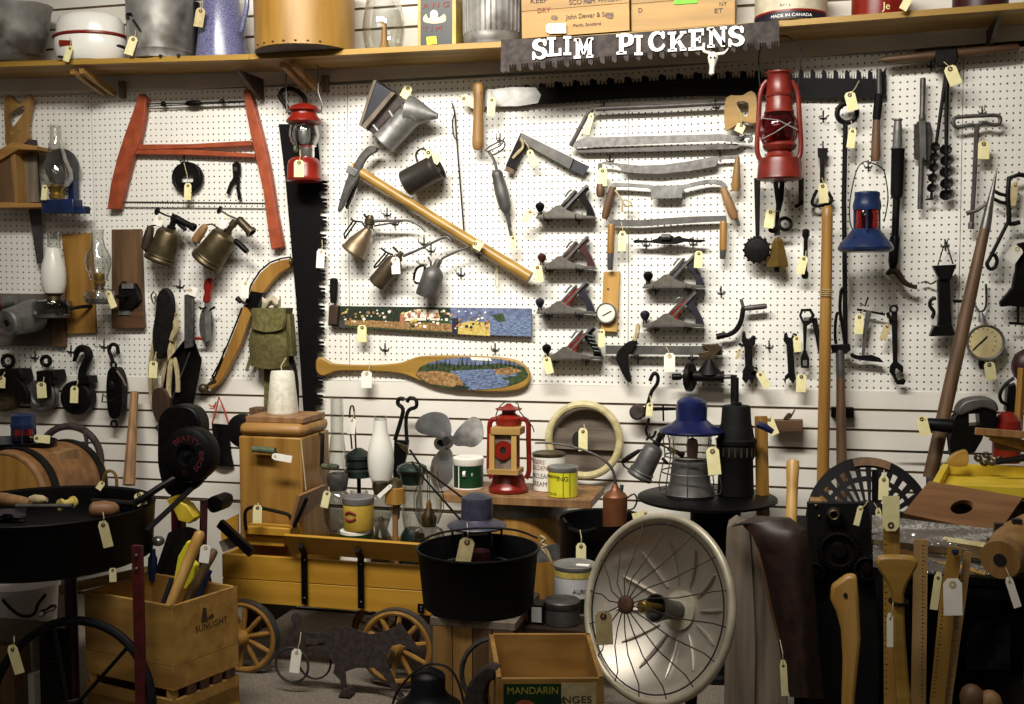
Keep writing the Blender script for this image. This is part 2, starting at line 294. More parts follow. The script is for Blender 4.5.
# ================================================================ the setting
def st(b, name, m, **k): return b.o(name, m, None, kind='structure', **k)
ZP = P(512, 383.5).z                                            # lower edge of the pegboard
xl, xr = P(-160, 300).x, P(1180, 300).x
st(B().box(((xl+xr)/2, .06, 1.45), (xr-xl, .08, 2.9)), 'wall_back', 'plaster')
sx = [(-168,-160), (91.5,97.5), (347.5,350), (629,628), (964,957), (1330,1310)]; ty = [97, 93, 84.5, 70, 45, 17]; by = [373, 377, 380.5, 386, 393.2, 401]
for i in range(5):
    a, b = sx[i], sx[i+1]; g = .35
    q = [P(a[0]+g, ty[i]), P(b[0]-g, ty[i+1]), P(b[1]-g, by[i+1]), P(a[1]+g, by[i])]
    vs = [p+V((0,-.001,0)) for p in q]+[p+V((0,.005,0)) for p in q]
    bb = B().add(vs, [(0,1,2,3), (7,6,5,4), (0,4,5,1), (1,5,6,2), (2,6,7,3), (3,7,4,0)])
    ob = bb.o('wall_back_pegboard', 'pegboard', None, kind='structure'); me = ob.data; uv = me.uv_layers.new(name='UVMap')
    W = 48 if 0 < i < 4 else (47 if i == 0 else 50); uvs = [(0,48), (W,48), (W,0), (0,0)]
    for lp in me.loops: uv.data[lp.index].uv = uvs[lp.vertex_index % 4]
# slatted boards below and above the pegboard
def slats(z1, n, name, step=.0765, gap=.010):
    b = B(); b2 = B()
    for i in range(n):
        top = z1-i*step; b.box(((xl+xr)/2, .004, top-step/2+gap/2), (xr-xl, .014, step-gap))
        b2.box(((xl+xr)/2, .0095, top-step+gap/2), (xr-xl, .012, gap+.002))
    st(b2, name+'_groove', 'groove'); return st(b, name, 'slat')
slats(ZP-.002, 7, 'wall_back_slatboard'); 
ZT = P(512, 78).z
st(B().box(((xl+xr)/2, .0, (ZP-.53)/2), (xr-xl, .03, ZP-.56)), 'wall_back_panel', 'plaster')
b = B().box(((xl+xr)/2, .006, ZT+.12), (xr-xl, .014, .2)); st(b, 'wall_back_band', 'slat'); slats(ZT+.9, 8, 'wall_back_slatboard_upper', .085)
st(B().box((0, -2.2, -.02), (9, 4.8, .04)), 'floor', 'carpet')
# the shelf: three boards end to end, brackets below
SHD = .26
def shelf(x0, y0, x1, y1, lab, xs0, xs1):
    a, b = P(x0, y0, SHD), P(x1, y1, SHD); th = .02; q = []
    for p in (a, b):
        for dy in (0, SHD-.012):
            for z in (0, -th): q.append(p+V((0, dy, z)))
    r = T('shelf_board', lab, 'shelf', (a+b)/2, 'boards of the long shelf')
    B().add(q, [(0,1,5,4), (2,6,7,3), (0,4,6,2), (1,3,7,5), (0,2,3,1), (4,5,7,6)]).o('board', 'shelf_wood', r)
    B().beam(a+V((0,-.004,-.01)), b+V((0,-.004,-.01)), .021, .007).o('front_edge', 'shelf_edge', r)
shelf(-60, 64, 250, 54.5, 'yellow edged shelf board carrying the roaster and the galvanized pail', 0, 0)
shelf(250.4, 54.5, 512, 41.5, 'yellow edged shelf board carrying the round cheese box and lamp chimney', 0, 0)
shelf(512.4, 41.5, 1100, -3, 'yellow edged shelf board carrying the wooden crates and paint pails', 0, 0)
def bracket(x, y, lab):                                         # two angled wooden struts under the shelf
    r = T('shelf_bracket', lab, 'bracket', P(x, y, .2), 'wooden brackets under the shelf'); a = P(x, y, SHD-.03); 
    for k in (-1, 1):
        p = a+V((k*.022, 0, -.012)); B().beam(p, V((p.x, -.02, p.z-.055)), .02, .022, (0,0,1)).o('strut', 'pine', r); B().box(p+V((0,-.012,0)), (.022, .006, .02)).o('strut_end', 'crate_wood', r)
    w = V((a.x+.06, -.013, a.z-.05)); B().box(w, (.025, .022, .07)).o('wall_cleat', 'grey_wood', r)
bracket(79, 69, 'pale double wooden bracket below the white roaster'); bracket(289, 62, 'pale double wooden bracket below the yellow round box')
for x, y, l in ((236, 66, 'dark triangular bracket under the shelf left of the cheese box'), (1000, 12, 'dark triangular bracket under the far right end of the shelf')):
    a = P(x, y, .24); b = B(); q = [a+V((0,0,-.012)), V((a.x, -.012, a.z-.012)), V((a.x, -.012, a.z-.1)), V((a.x, -.04, a.z-.1))]
    b.add([p+V((-.006,0,0)) for p in q]+[p+V((.006,0,0)) for p in q], [(0,1,2,3), (7,6,5,4), (0,4,5,1), (1,5,6,2), (2,6,7,3), (3,7,4,0)]).t('shelf_bracket', l, 'bracket', 'dark_wood')
# ---------------------------------------------------------------- light: the shop's ceiling tubes
def area(n, loc, sx, sy, e, tgt, c, spread=180):
    l = bpy.data.lights.new(n, 'AREA'); l.shape = 'RECTANGLE'; l.size = sx; l.size_y = sy; l.energy = e; l.color = c; l.spread = math.radians(spread)
    o = bpy.data.objects.new(n, l); COL.objects.link(o); o.location = loc; o.rotation_euler = (V(tgt)-V(loc)).to_track_quat('-Z', 'Y').to_euler(); return o
area("ceiling_light", (-1.1, -2.3, 3.25), 2.4, .3, 78, (-1.1, 0, 1.45), (1, .955, .875), 100)
area('ceiling_light', (-1.2, -4.2, 3.2), 3.0, .4, 16, (-.8, -.3, .9), (1, .9, .74))
wd = bpy.data.worlds.new('world'); SC.world = wd; wd.use_nodes = True; wd.node_tree.nodes['Background'].inputs[0].default_value = (1, .88, .72, 1); wd.node_tree.nodes['Background'].inputs[1].default_value = .10
SC.view_settings.view_transform = 'Standard'; SC.view_settings.look = 'None'; SC.view_settings.gamma = 1; SC.view_settings.use_curve_mapping = False; SC.view_settings.exposure = -.34
# ================================================================ on the pegboard, left part
# big red buck saw
r = T('buck_saw', 'large red wooden buck saw hanging at the left of the pegboard', 'saw', P(190,150,.03))
B().prism([(142,93), (146,98), (144,118), (138,146), (132.5,157), (125,185), (119.5,209), (107,209), (111,182), (117,158), (124,136), (133,111), (138,96)], .045, .03).o('upright', 'saw_red', r, bev=.003)
B().prism([(243,91), (246,87.5), (250,93), (255,110), (261,132), (266,152), (271,178), (276,212), (283,247), (271,249.5), (267,222), (263,190), (257,164), (252,142), (246,112)], .045, .03).o('upright', 'saw_red', r, bev=.003)
B().prism([(132,144.5), (190,144), (250,140.5), (252,145.5), (200,148), (131,150)], .04, .018).o('crossbar', 'saw_red', r, bev=.002)
B().prism([(130,149), (190,149.5), (254,153.5), (255,157.5), (190,155), (129,154)], .038, .018).o('crossbar', 'saw_red', r, bev=.002)
B().tp([(145,104), (188,103), (246,101)], .033, .7, 6).tp([(145,106.5), (190,104.5), (246,102)], .033, .6, 6).o('tension_wire', 'wire', r)
B().sl((185,103.5), (202,103), .034, [(0,.8), (.15,2.6), (.5,3.2), (.85,2.6), (1,.8)]).sl((162,104), (166,104), .034, [(0,2.4), (.5,3), (1,1)]).sl((220,101.5), (224,101.5), .034, [(0,1.5), (.5,3), (1,2)]).o('turnbuckle', 'black', r)
B().prism([(117,201.3), (270,202.6)]+teeth((270,205), (117,203.8), 60, -1), .034, .0015).o('blade', 'rust', r)
# ribbed disc, pliers
r = T('iron_disc', 'round dark iron plate with square slot hanging inside the red buck saw', 'plate', P(187,177,.02))
B().prism(arc(187,177.5,15.4,15.6,n=40), .03, .012, [[(180.5,174.5), (193,174), (193,182), (180.5,182.5)]]).o('plate', 'iron', r, bev=.001)
B().torus(P(187,177.5,.03), (0,1,0), 14.4*S(187,177,.03), .003, 40, 6).o('rim', 'iron', r)
tg(188,183,.045,7,17,2,'manila price tag over the round iron plate inside the buck saw', (184,163,.04)); hk(184,161,.05,'wire hook holding the round iron plate')
r = T('pruning_pliers', 'small black pliers hanging open inside the red buck saw', 'pliers', P(236,180,.02))
B().prism([(232,164), (236,161), (240,164), (240,174), (237,179), (233,177)], .025, .01).o('jaw', 'iron', r, bev=.001)
B().prism([(235,174), (238,177), (232,186), (228.5,195), (226,193), (229,184)], .024, .008).o('handle', 'iron', r, bev=.001)
B().prism([(236,176), (239.5,177), (239,188), (241,199), (238,200), (236,188)], .022, .008).o('handle', 'iron', r, bev=.001)
B().tp([(235,168,.026), (236,170,.035)], .03, 1.6).o('rivet', 'steel', r)
# hand saw inside the wooden corner box at the far left
r = T('hand_saw', 'old hand saw with carved wooden handle at the far left edge', 'saw', P(22,150,.03))
B().prism(sm([(5,97), (10,95), (13,99), (20,104), (26,97), (29,94), (31,98), (29,112), (27,125), (26,142), (7,146), (5,128), (4,110)], 4), .055, .022, [sm([(9,114), (22,106), (24,111), (13,127), (9,125)], 4)]).o('handle', 'oak', r, bev=.002)
B().prism([(12,138), (37,140), (40,172), (43.5,262), (37,264), (27,200)], .045, .0015).o('blade', 'saw_grey', r)
for x, y in ((12,133), (20,130)): B().tp([(x,y,.05), (x,y,.058)], .05, 2).o('rivet', 'brass', r)
r = T('wall_box', 'open wooden corner box under the hand saw handle at the left edge', 'box', P(10,175,.05))
B().prism([(-14,150), (10,150), (15,203), (-14,203)], .13, .012).o('front_board', 'brown_wood', r, bev=.001)
B().prism([(10,150), (14,149), (19,202), (15,203)], .135, .11).o('corner_strip', 'oak', r, bev=.001)
B().prism([(-14,157), (12,142), (36.5,146), (36,150), (18,149.5), (-10,166)], .15, .13).o('top_rail', 'oak_x', r, bev=.002)
B().prism([(-14,202), (40,203), (41,207.5), (-14,208)], .15, .13).o('bottom_board', 'oak_x', r, bev=.002)
B().prism([(16,150), (36,151), (39,202), (19,202)], .075, .006).o('back_board', 'grey_wood', r)
# blue wall lamp with reflector
r = T('bracket_lamp', 'oil lamp with dark round reflector and blue square base at upper left', 'lamp', P(62,205,.08))
c = P(63,167,.06); B().lathe(c, (.15,-1,-.05), [(0,.002), (.004,18*S(63,167,.06)), (.01,18.3*S(63,167,.06)), (.012,17.6*S(63,167,.06)), (.004,.002)], 32).o('reflector', 'zinc_dark', r)
B().vl(57, .12, [(188,9), (186,12), (178,16), (170,16), (160,12), (150,8), (140,5.6), (125,5.4), (125,4.8), (140,5), (150,7.4), (160,11.4), (170,15.4), (178,15.4), (187,9)], 24, False).o('chimney', 'clear_glass', r)
B().vl(57, .12, [(199,7), (195,7.5), (193,6), (190,7), (187,9.5), (185,9.5), (184,6)], 20).o('burner', 'brass', r)
B().pb(41.5,199,73,213,.155,.07).o('base', 'blue', r, bev=.004); B().pb(66,206,83.5,213.5,.13,.05).o('base_ledge', 'blue', r, bev=.003)
B().prism([(68,172), (73,172), (74,207), (68,207)], .07, .04).o('bracket', 'blue', r, bev=.002)
tg(45,185,.17,5.5,15,6,'manila price tag tied to the blue based reflector lamp', (53,183,.14))
# boards with bracket lamps
B().prism([(61.5,234), (90.5,233), (95.5,333), (67,334), (64.5,284), (62.5,275), (65,262), (63,250)], .02, .016).t('wooden_board', 'light orange wooden board with wavy left edge behind the lamps', 'board', 'amber_wood', None, .001)
r = T('bracket_lamp', 'glass oil lamp with frosted bulb chimney on the left wall', 'lamp', P(54,305,.1))
B().vl(54, .11, [(293,9.5), (290,10.5), (284,11.8), (275,12.1), (266,11.2), (257,8.6), (248,6.8), (247.5,6.3), (257,8), (266,10.6), (275,11.5), (284,11.2), (292,9)], 24, False).o('frosted_chimney', 'frost', r)
B().vl(54, .11, [(248,6.6), (232,6.3), (232,5.8), (248,6)], 24, False).o('chimney_top', 'clear_glass', r)
B().vl(54, .11, [(301,7), (296,6.5), (294,9), (292,9), (291,3), (287,1)], 20).o('burner', 'old_brass', r)
B().vl(53, .11, [(316,16), (314,18.5), (306,19.5), (301,18), (299,7.5), (299,6.5), (301,16.5), (306,18.3), (313,17)], 28, True).o('oil_font', 'smoky_glass', r)
B().vl(53, .11, [(318,14), (317,17), (313,17), (309,16)], 28).o('font_base', 'dull_steel', r)
B().tp([(62,313,.1), (74,308,.09), (90,306,.03), (91,306,.005)], .09, 1.8, sm=4).o('wall_arm', 'iron', r)
r = T('wooden_board', 'dark stained wooden board with bottom ledge on the left wall', 'board', P(127,280,.01))
B().prism([(111.5,229.5), (140.5,229), (144,327), (112,328)], .02, .016).o('board', 'brown_wood', r, bev=.001)
B().prism([(111,309), (143.5,308.5), (144.5,328), (111.5,328.5)], .034, .014).o('ledge', 'brown_wood_x', r, bev=.002)
B().prism([(118,287), (122,281), (126,287), (133,283), (137,290), (139,300), (132,309), (119,310)], .05, .03).o('iron_holder', 'iron', r, bev=.002)
B().pb(122,283.5,133,288.5,.056,.006).pb(118,310,129.5,315,.04,.006).o('catch', 'grey_zinc', r)
r = T('bracket_lamp', 'clear glass oil lamp with brass collar in front of the dark board', 'lamp', P(100,300,.13))
B().vl(98.5, .14, [(281,8.5), (276,9), (268,12.2), (262,13), (256,12), (247,7.6), (238,5.6), (229.5,6.5), (229.5,6), (238,5.1), (247,7), (256,11.3), (262,12.3), (268,11.6), (280,8)], 24, False).o('chimney', 'clear_glass', r)
B().vl(99.5, .14, [(284,5.5), (282,6), (281,5), (278,5.5), (274,5), (272.5,2)], 20).o('burner', 'brass', r)
B().vl(100, .14, [(290,6), (287,4.6), (283,5.2), (282,5.5)], 20).o('collar', 'dark_wood', r)
B().vl(100.5, .14, [(303,11), (301,15), (296,16.5), (291,14.5), (288,7), (288.5,6), (292,13.5), (296,15.4), (300,14)], 28).o('oil_font', 'clear_glass', r)
B().vl(100.5, .14, [(304,10), (302,14), (299,14)], 24).o('font_base', 'dull_steel', r)
B().tp([(112,296,.13), (120,297,.1), (128,296,.05)], .1, 1.6).o('wall_arm', 'iron', r)
tg(107.5,291,.17,6.5,18,-22,'manila price tag on the clear oil lamp before the dark board', (104,287,.16))
# old plank with carbide lamp body
r = T('weathered_plank', 'weathered gray plank mounted flat at the left edge of the pegboard', 'board', P(20,320,.02))
B().prism([(-30,293), (50,294), (50,346), (-30,345)], .025, .02).o('board', 'old_board', r, bev=.001); B().prism([(50.3,300), (63,301), (64,346.5), (50.5,346)], .03, .025).o('end_block', 'brown_wood', r, bev=.001)
r = T('metal_canister', 'gray metal canister with round front opening at the left edge', 'canister', P(10,322,.12))
a = P(7,323,.2); e = P(38,314,.06); k = S(7,323,.2); L = (e-a).length
B().lathe(a, e-a, [(0,9*k), (0,12.5*k), (.004,13.6*k), (.01,14.4*k), (.014,14*k), (L*.8,16.6*k), (L*.97,16*k), (L,13*k)], 32).o('body', 'grey_zinc', r)
B().lathe(a-(e-a).normalized()*.003, e-a, [(0,3.9*k), (.004,3.9*k)], 20).o('opening', 'matte_black', r); B().lathe(a-(e-a).normalized()*.002, e-a, [(0,8.6*k), (.003,9.2*k)], 28).o('front_cap', 'steel', r)
r = T('small_tin', 'small tin with red and cream label lying above the gray canister', 'tin', P(6,302,.1)); B().sl((-8,305), (17,300), .09, [(0,5.4), (.95,5.4), (.96,5.8), (1,5.6)]).o('body', 'grey_zinc', r); B().sl((-7,304.8), (4,302.6), .09, [(0,5.6), (1,5.6)]).o('printed_label', 'ink_red', r)
# two brass blow torches
def torch(lab, b0, t0, rb, rt, grip, burner, knob, low, gm, bm, nm='blow_torch'):
    d = .09; r = T(nm, lab, 'blow torch', P(*b0, d))
    B().sl(b0, t0, d, [(0,rb), (.07,rb+.6), (.1,rb-.3), (.14,rb-1), (.2,rb-1.6), (.26,rb-1.8), (.85,rt+1), (.93,rt-.6), (.98,rt*.6), (1.03,3.2)], 28).o('tank', 'old_brass', r)
    B().sl(b0, t0, d, [(.155,rb-.6), (.18,rb-.2), (.205,rb-.8)], 28).o('hoop', 'old_brass', r)
    n = (V((t0[0]-b0[0], t0[1]-b0[1], 0))).normalized(); tp = lambda a: (t0[0]+n.x*a, t0[1]+n.y*a)
    B().sl(t0, tp(15), d, [(0,4.4), (.2,4.4), (.22,3), (.55,3), (.6,4), (1,3.6)], 12).o('neck', bm, r)
    x0, y0, x1, y1, q = burner; B().sl((x0,y0), (x1,y1), d+.015, [(0,q*.7), (.12,q), (.2,q*.85), (.8,q*.9), (.85,q*1.15), (1,q*1.15), (1,q*.8), (.9,q*.7)], 14).o('burner', bm, r)
    B().tp([knob, ((knob[0]+x0)/2, (knob[1]+y0)/2+1), (x0+2,y0+1)], d+.012, 1, 6).o('valve_rod', bm, r)
    a = P(*knob, d+.012); ax = P(x0, y0, d+.012)-a; B().lathe(a-ax.normalized()*.003, ax, [(0,3.4*S(*knob,d)), (.002,4.3*S(*knob,d)), (.006,4.3*S(*knob,d)), (.009,2*S(*knob,d))], 9).o('valve_knob', 'black', r)
    x0, y0, x1, y1, q = low; B().sl((x0,y0), (x1,y1), d+.01, [(0,q*.8), (.1,q), (.9,q), (1,q*.8)], 10).o('priming_tube', 'black', r)
    x0, y0, x1, y1, q = grip; B().sl((x0,y0), (x1,y1), d+.02, [(0,q*.6), (.06,q), (.4,q*1.1), (.75,q*.95), (.95,q*.75), (1,q*.4)], 12).o('wood_grip', gm, r)
    w = b0[0]+(t0[0]-b0[0])*.3-rb*.7; B().tp([(x0,y0), (x0+2,y0+4), (w,(y0+b0[1])/2+4)], d+.01, .9, 6).tp([(x1,y1), (x1+6,y1-1), tp(-1)], d+.01, .9, 6).o('grip_bracket', bm, r); return r
torch('blow torch with dark turned grip, left of the two brass torches', (160,261.5), (171,229), 16, 11.5, (145,250,151,226,4.6), (176,218,194.5,228,3.6), (157,211), (177,222,186,230,2), 'dark_wood', 'iron')
torch('blow torch with tan wooden grip, right of the two brass torches', (206.5,262.5), (227,233), 17, 12.5, (194.5,242,206,225,4.2), (238,219,252,233,5), (219.5,210), (235,240,247.5,252,3), 'tan_wood', 'bronze')
tg(160,217,.13,9,9,20,'white paper tag hung behind the left brass blow torch neck', (164,220,.11), 'tag_white'); tg(225,217,.13,6,11,15,'white paper tag tied under the right brass blow torch rod', (229,219,.11), 'tag_white')
# rope tackle, scoop, egg beater
r = T('rope_tackle', 'rope tackle with black leather bag hanging under the dark board', 'tackle', P(165,340,.05))
for i, (x0, y0, x1, y1, q) in enumerate([(156,296,150.5,405,2.2), (167,292,177,392,2.6), (164,300,171,398,2.8), (172,300,164,400,2.4), (160,330,153,412,2.4), (176,312,173,340,3.4), (174,318,170,396,2.2)]):
    p = [(x0+(x1-x0)*t+2.2*math.sin(t*7+i*2), y0+(y1-y0)*t, .03+.012*(i % 3)) for t in [j/9 for j in range(10)]]; B().tp(p, .05, q, 7, sm=2).o('rope_strand', 'jute', r)
B().prism(sm([(157,296), (164,288), (171,296), (172,315), (168,335), (163,356), (155,357), (152,335), (155,315)], 4), .085, .03).o('leather_bag', 'dark_leather', r, bev=.004)
B().tp([(153,303), (151,296), (153,292), (156,294), (156,302)], .06, .9, 6).o('buckle', 'dull_steel', r)
tg(153.5,361,.12,8.5,17,3,'manila price tag on the rope tackle with the black bag', (156,352,.095))
r = T('wooden_pulley', 'dark wooden pulley block at the lower end of the rope tackle', 'pulley', P(163,410,.05))
B().prism(sm([(152,393), (158,388), (165,390), (169,402), (167,416), (160,424), (153,414)], 4), .075, .03).o('block', 'dark_wood', r, bev=.003); B().torus(P(158.5,428,.055), (0,1,0), .012, .003, 16, 6).o('ring', 'iron', r)
r = T('coal_scoop', 'long black coal scoop with gray handle hanging on the left', 'scoop', P(185,350,.04))
B().prism([(184,295), (192.5,293), (193,347), (184,349)], .06, .02).o('handle', 'dull_steel', r, bev=.003)
q = lambda u, v: P(178+14*v*0+(-9+11.5*v)+(u-.5)*(27+7*math.sin(v*PI)), 343+64*v-9*abs(u-.5)*2*(1-v)**2*0+8*(abs(u-.5)*2)**2*(1-v), .05+.035*(2*abs(u-.5))**2)
q = lambda u, v: P(189-(13*v)+(u-.5)*(10+24*min(1, v*3.2)), 340+66*v, .028+.04*(2*abs(u-.5))**2)
B().grid(q, 10, 10, .002).o('blade', 'black', r); B().tp([(190,352,.05), (171,402,.034)], .04, .7, 5).o('seam', 'steel', r)
tg(189,290,.07,9,8,-70,'crumpled white paper tag at the top of the coal scoop', (183,290,.05), 'tag_white'); hk(180,286,.06,'wire hook holding the coal scoop')
r = T('egg_beater', 'small hand beater with a red wooden handle', 'beater', P(207,320,.04))
B().sl((209.5,278), (206.5,303), .05, [(0,2.5), (.1,4.6), (.35,5), (.6,3.2), (.8,4), (.95,3.6), (1,2)]).o('handle', 'red', r)
B().sl((207,302), (206,310), .05, [(0,2.4), (1,2)]).prism([(207,308), (210,309), (211,340), (206,342), (204,310)], .056, .006).o('stem', 'grey_zinc', r, bev=.001)
B().prism(arc(206,325,7,18.5,n=30), .046, .008).o('gear_wheel', 'steel', r, bev=.001); B().tp([(199,307), (203,309), (206,307)], .06, 1, 6).tp([(210,310), (215,307)], .06, 1.2, 6).o('crank', 'iron', r)
B().sl((195,338), (203,339), .06, [(0,1.2), (.5,1.7), (1,1)]).o('crank_knob', 'red', r)
# horse hame, canvas satchel
r = T('horse_hame', 'curved yellow wooden horse hame with black band and ball end', 'hame', P(245,320,.03))
B().prism([(290,258.5), (281,260), (270,264), (260,273), (252,285), (247,299), (243,306), (236,326), (228,346), (220,365), (213,378), (207,386), (210,390), (218,385), (224,377), (231,364), (240,346), (247,326), (254,307), (260,297), (269,285), (279,274), (290,267)], .05, .028).o('wooden_bow', 'amber_wood', r, bev=.004)
B().prism([(251,291), (263,293), (258,305), (251,313), (244,303)], .054, .036).o('iron_band', 'black', r, bev=.002)
B().tp([(291,257), (281,258.5), (270,262.5), (260,271), (251.5,284), (247,297)], .048, .9, 6).tp([(242,308), (235,326), (227,346), (219,364), (212,377)], .048, .9, 6).o('iron_edge', 'black', r)
B().bp(203.5,388.5,.04,5).sl((205,388), (217,380), .04, [(0,2), (1,3.4)]).o('ball_end', 'bronze', r); B().bp(291,262,.04,3.2,(.7,1,1.4)).sl((288,263), (292,262), .04, [(0,2.5), (1,2)]).o('tip', 'bronze', r)
B().tp([(247,305), (240,300), (238,299)], .06, 1.3, 6).sl((241,302), (237,298), .06, [(0,2.4), (1,2.8)], 8).o('rein_stud', 'iron', r); B().tp([(228,345), (224,350), (222,360), (215,376), (210,380)], .055, .8, 6).o('rein_wire', 'iron', r)
tg(245.5,281,.08,8,17,4,'pale paper tag beside the black band of the horse hame', (251,270,.06), 'tag_white')
r = T('canvas_satchel', 'olive green canvas satchel with flap hanging beside the black ice saw', 'satchel', P(270,340,.05))
B().grid(lambda u, v: P(252+36*u+(-3+5*u)*v+1.6*math.sin(v*8+u*3), 308+58*v+3*math.sin(u*PI)*v, .075+.055*(math.sin(u*PI)**.5)*(.45+.55*math.sin(.4+v*2.4))), 14, 14, .05).o('body', 'olive', r)
B().grid(lambda u, v: P(250.5+34*u+1.5*math.sin(v*3), 309+19*v+4*math.sin(u*PI)*v, .115+.03*(math.sin(u*PI)**.6)*(.5+.5*v)+.004*math.sin(u*9)), 12, 6, .004).o('flap', 'olive', r)
B().grid(lambda u, v: P(284+8*u+3*v, 314+42*v, .08+.03*math.sin(u*PI)+.015*math.sin(v*PI)), 6, 8, .02).o('side_pocket', 'olive', r)
B().prism([(264,366), (270,366), (270.5,418), (264,418)], .04, .004).prism([(250,354), (254,355), (247,372), (245,370)], .05, .004).o('strap', 'olive', r)
B().tp([(268,309,.06), (267,303,.05), (273,300,.04), (278,303,.05), (276,310,.06)], .05, 1.5, 6, sm=3).o('loop', 'jute', r)
B().tp([(287,352,.06), (293,362,.06), (297,385,.05), (297,415,.04)], .05, 2, 7, sm=4).o('leather_strap', 'dark_leather', r)
r = T('knotted_rag', 'bunched pale rag tied at the hook above the olive satchel', 'rag', P(272,300,.05))
B().grid(lambda u, v: P(262+18*u, 297+10*v+2*math.sin(u*9), .07+.03*math.sin(u*PI)*math.sin(v*PI)+.006*math.sin(u*14+v*5)), 10, 6, .008).o('cloth', 'burlap', r)
# long black ice saw and the red lantern before it
r = T('ice_saw', 'tall black ice saw with big square teeth down its right edge', 'saw', P(305,270,.02))
B().prism([(278.5,124), (316,124), (321.5,180)]+raker((321,180), (316,412), 13, 6.5)[::1]+[(316,414), (303.5,414), (296,300), (285,176)], .03, .004).o('blade', 'saw_black', r, bev=.0005)
B().sl((334,278), (333.5,303), .03, [(0,2), (.05,4), (.5,4), (1,3.2)]).t('file_grip', 'short black cylindrical grip above the left end of the painted saw', 'tool handle', 'matte_black')
tg(321,249,.045,8,19,3,'white price tag against the teeth of the tall black ice saw', (322,240,.035), 'tag_white')
r = T('camping_lantern', 'bright red camping lantern with clear globe before the black ice saw', 'lantern', P(304,181,.11)); d = .11
B().vl(304.5, d, [(182,15), (181,17.5), (179,18), (177,17), (166,16.8), (161,15.5), (158,12), (157,8)], 32).o('fuel_tank', 'red', r)
B().vl(307, d, [(158,7), (156,7.6), (148,7.4), (146,10)], 24).o('collar', 'chrome', r)
B().vl(304.5, d, [(146,11), (142,13.5), (136,15.2), (131,15), (125,13.5), (123,12), (123,11.4), (125,12.9), (131,14.4), (136,14.6), (142,13), (146,10.4)], 28, False).o('globe', 'clear_glass', r)
B().vl(304.5, d, [(144,4), (140,6), (128,6), (124,4)], 16).o('mantle', 'grey_zinc', r)
B().vl(304, d, [(124,15.5), (122,18), (120.5,17.6), (116,13.5), (114.5,13), (112.5,12.6), (111,16.5), (110,16.6), (106,12), (104,6), (103,3)], 32).o('vent_hood', 'red', r)
B().sl((295,149), (297,149), d+.03, [(0,3.6), (.4,3.8), (1,3)], 14).o('valve_wheel', 'grip_green', r)
B().tp([(286,113), (287,111), (286,90), (286.5,62), (292,57), (304,56), (312,58), (318.5,67), (318,92), (322.5,105), (321,112), (318,113)], d, .8, 6).o('bail_handle', 'steel', r)
tg(299,160,d+.075,10,17,0,'manila price tag on the tank of the bright red camping lantern', (300,150,d+.05))
r = T('leather_loop', 'black leather strap loop behind the red camping lantern', 'strap', P(290,100,.04)); B().tp([(291,113), (284,103), (280,96), (283,90), (292,89), (300,93), (305,99), (304,106)], .045, 2.4, 8, sm=4).o('strap', 'dark_leather', r)
# bee smoker, dark measuring cup, pick
r = T('bee_smoker', 'galvanized bee smoker with dark wedge shaped bellows', 'smoker', P(400,125,.08))
def quadslab(q, d0, d1): return B().prism(q, d0, d0-d1)
B().prism([(375,80.5), (393,92.5), (362,127), (360,125)], .14, .1).o('bellows', 'navy', r, bev=.002)
B().prism([(391,91.5), (395,93), (365,129), (361,126.5)], .145, .11).prism([(373,80.5), (376.5,80), (361,126.5), (358.5,125)], .145, .11).o('bellows_board', 'grey_wood', r, bev=.001)
B().prism([(394,93), (407,100.5), (401,106), (374,134), (364,128)], .12, .08).o('bellows_leather', 'leather', r, bev=.003)
B().sl((383.5,143), (413,112), .09, [(0,12.5), (.03,13.5), (.08,13.2), (.1,12.6), (.9,12.6), (.92,13.3), (.97,13.3), (1,12.4)], 28).o('fire_can', 'grey_zinc', r)
a = P(413,112,.09); B().lathe(a, P(430.5,115,.09)-a, [(-.02,.062), (.0,.058), (.03,.045), (.075,.022), (.105,.011), (.105,.008)], 22).o('spout', 'grey_zinc', r)
B().sl((389,111), (394,119), .12, [(0,1.6), (1,1.6)], 8).sl((373,125), (378,131), .12, [(0,1.6), (1,1.6)], 8).o('spacer', 'grey_zinc', r)
tg(409,86,.06,9,16,25,'manila price tag above the galvanized bee smoker', (413,104,.06))
r = T('tin_measure', 'dark tin measuring cup with wire bail tilted on the pegboard', 'cup', P(420,175,.08))
B().sl((405,184), (439,166), .085, [(.02,3), (0,12), (.03,13.2), (.9,13.2), (.94,14), (1,14.2), (1,13.4), (.12,12.4), (.1,2)], 28).o('cup', 'pot_metal', r)
B().tp([(418,164), (416,155), (419,150), (424,149), (428,153), (428,160)], .1, 1.1, 6, sm=3).o('bail', 'wire', r)
tg(426,151,.12,10,17,-55,'manila price tag tied at the top of the dark tin measuring cup', (421,150,.11))
r = T('pick_axe', 'pick with long yellow wooden handle slanting across the pegboard', 'pick', P(440,220,.06)); d = .07
B().tp([(352,167,d), (360,172,d), (440,222,d), (530,277.5,d)], d, [5.2, 4.9, 5, 5.8], 14).o('handle', 'gold_wood', r)
B().prism(sm([(375,147), (369,146), (360,154), (352,168), (345,183), (337.5,209), (341,209), (350,190), (358,178), (362,165), (368,156), (376,151)], 4), d+.02, .022).o('head', 'dull_steel', r, bev=.002)
B().prism([(351,171), (358,170), (358,178), (352,196), (346,209), (345,207), (350,188)], d-.01, .02).o('back_prong', 'iron', r, bev=.002)
B().prism([(348,165), (358,170), (355,177), (345,172)], d+.025, .04).o('eye', 'grey_zinc', r, bev=.003)
tg(474,243,d+.05,9,9,-60,'small pale tag wrapped on the yellow pick handle', None); r = T('string_loop', 'loose string loop hanging from the lower end of the pick handle', 'string', P(500,275,.05)); B().tp([(496,266), (498,275), (499,286), (497,288), (495,284), (496,270)], .04, .5, 5).o('loop', 'string', r)
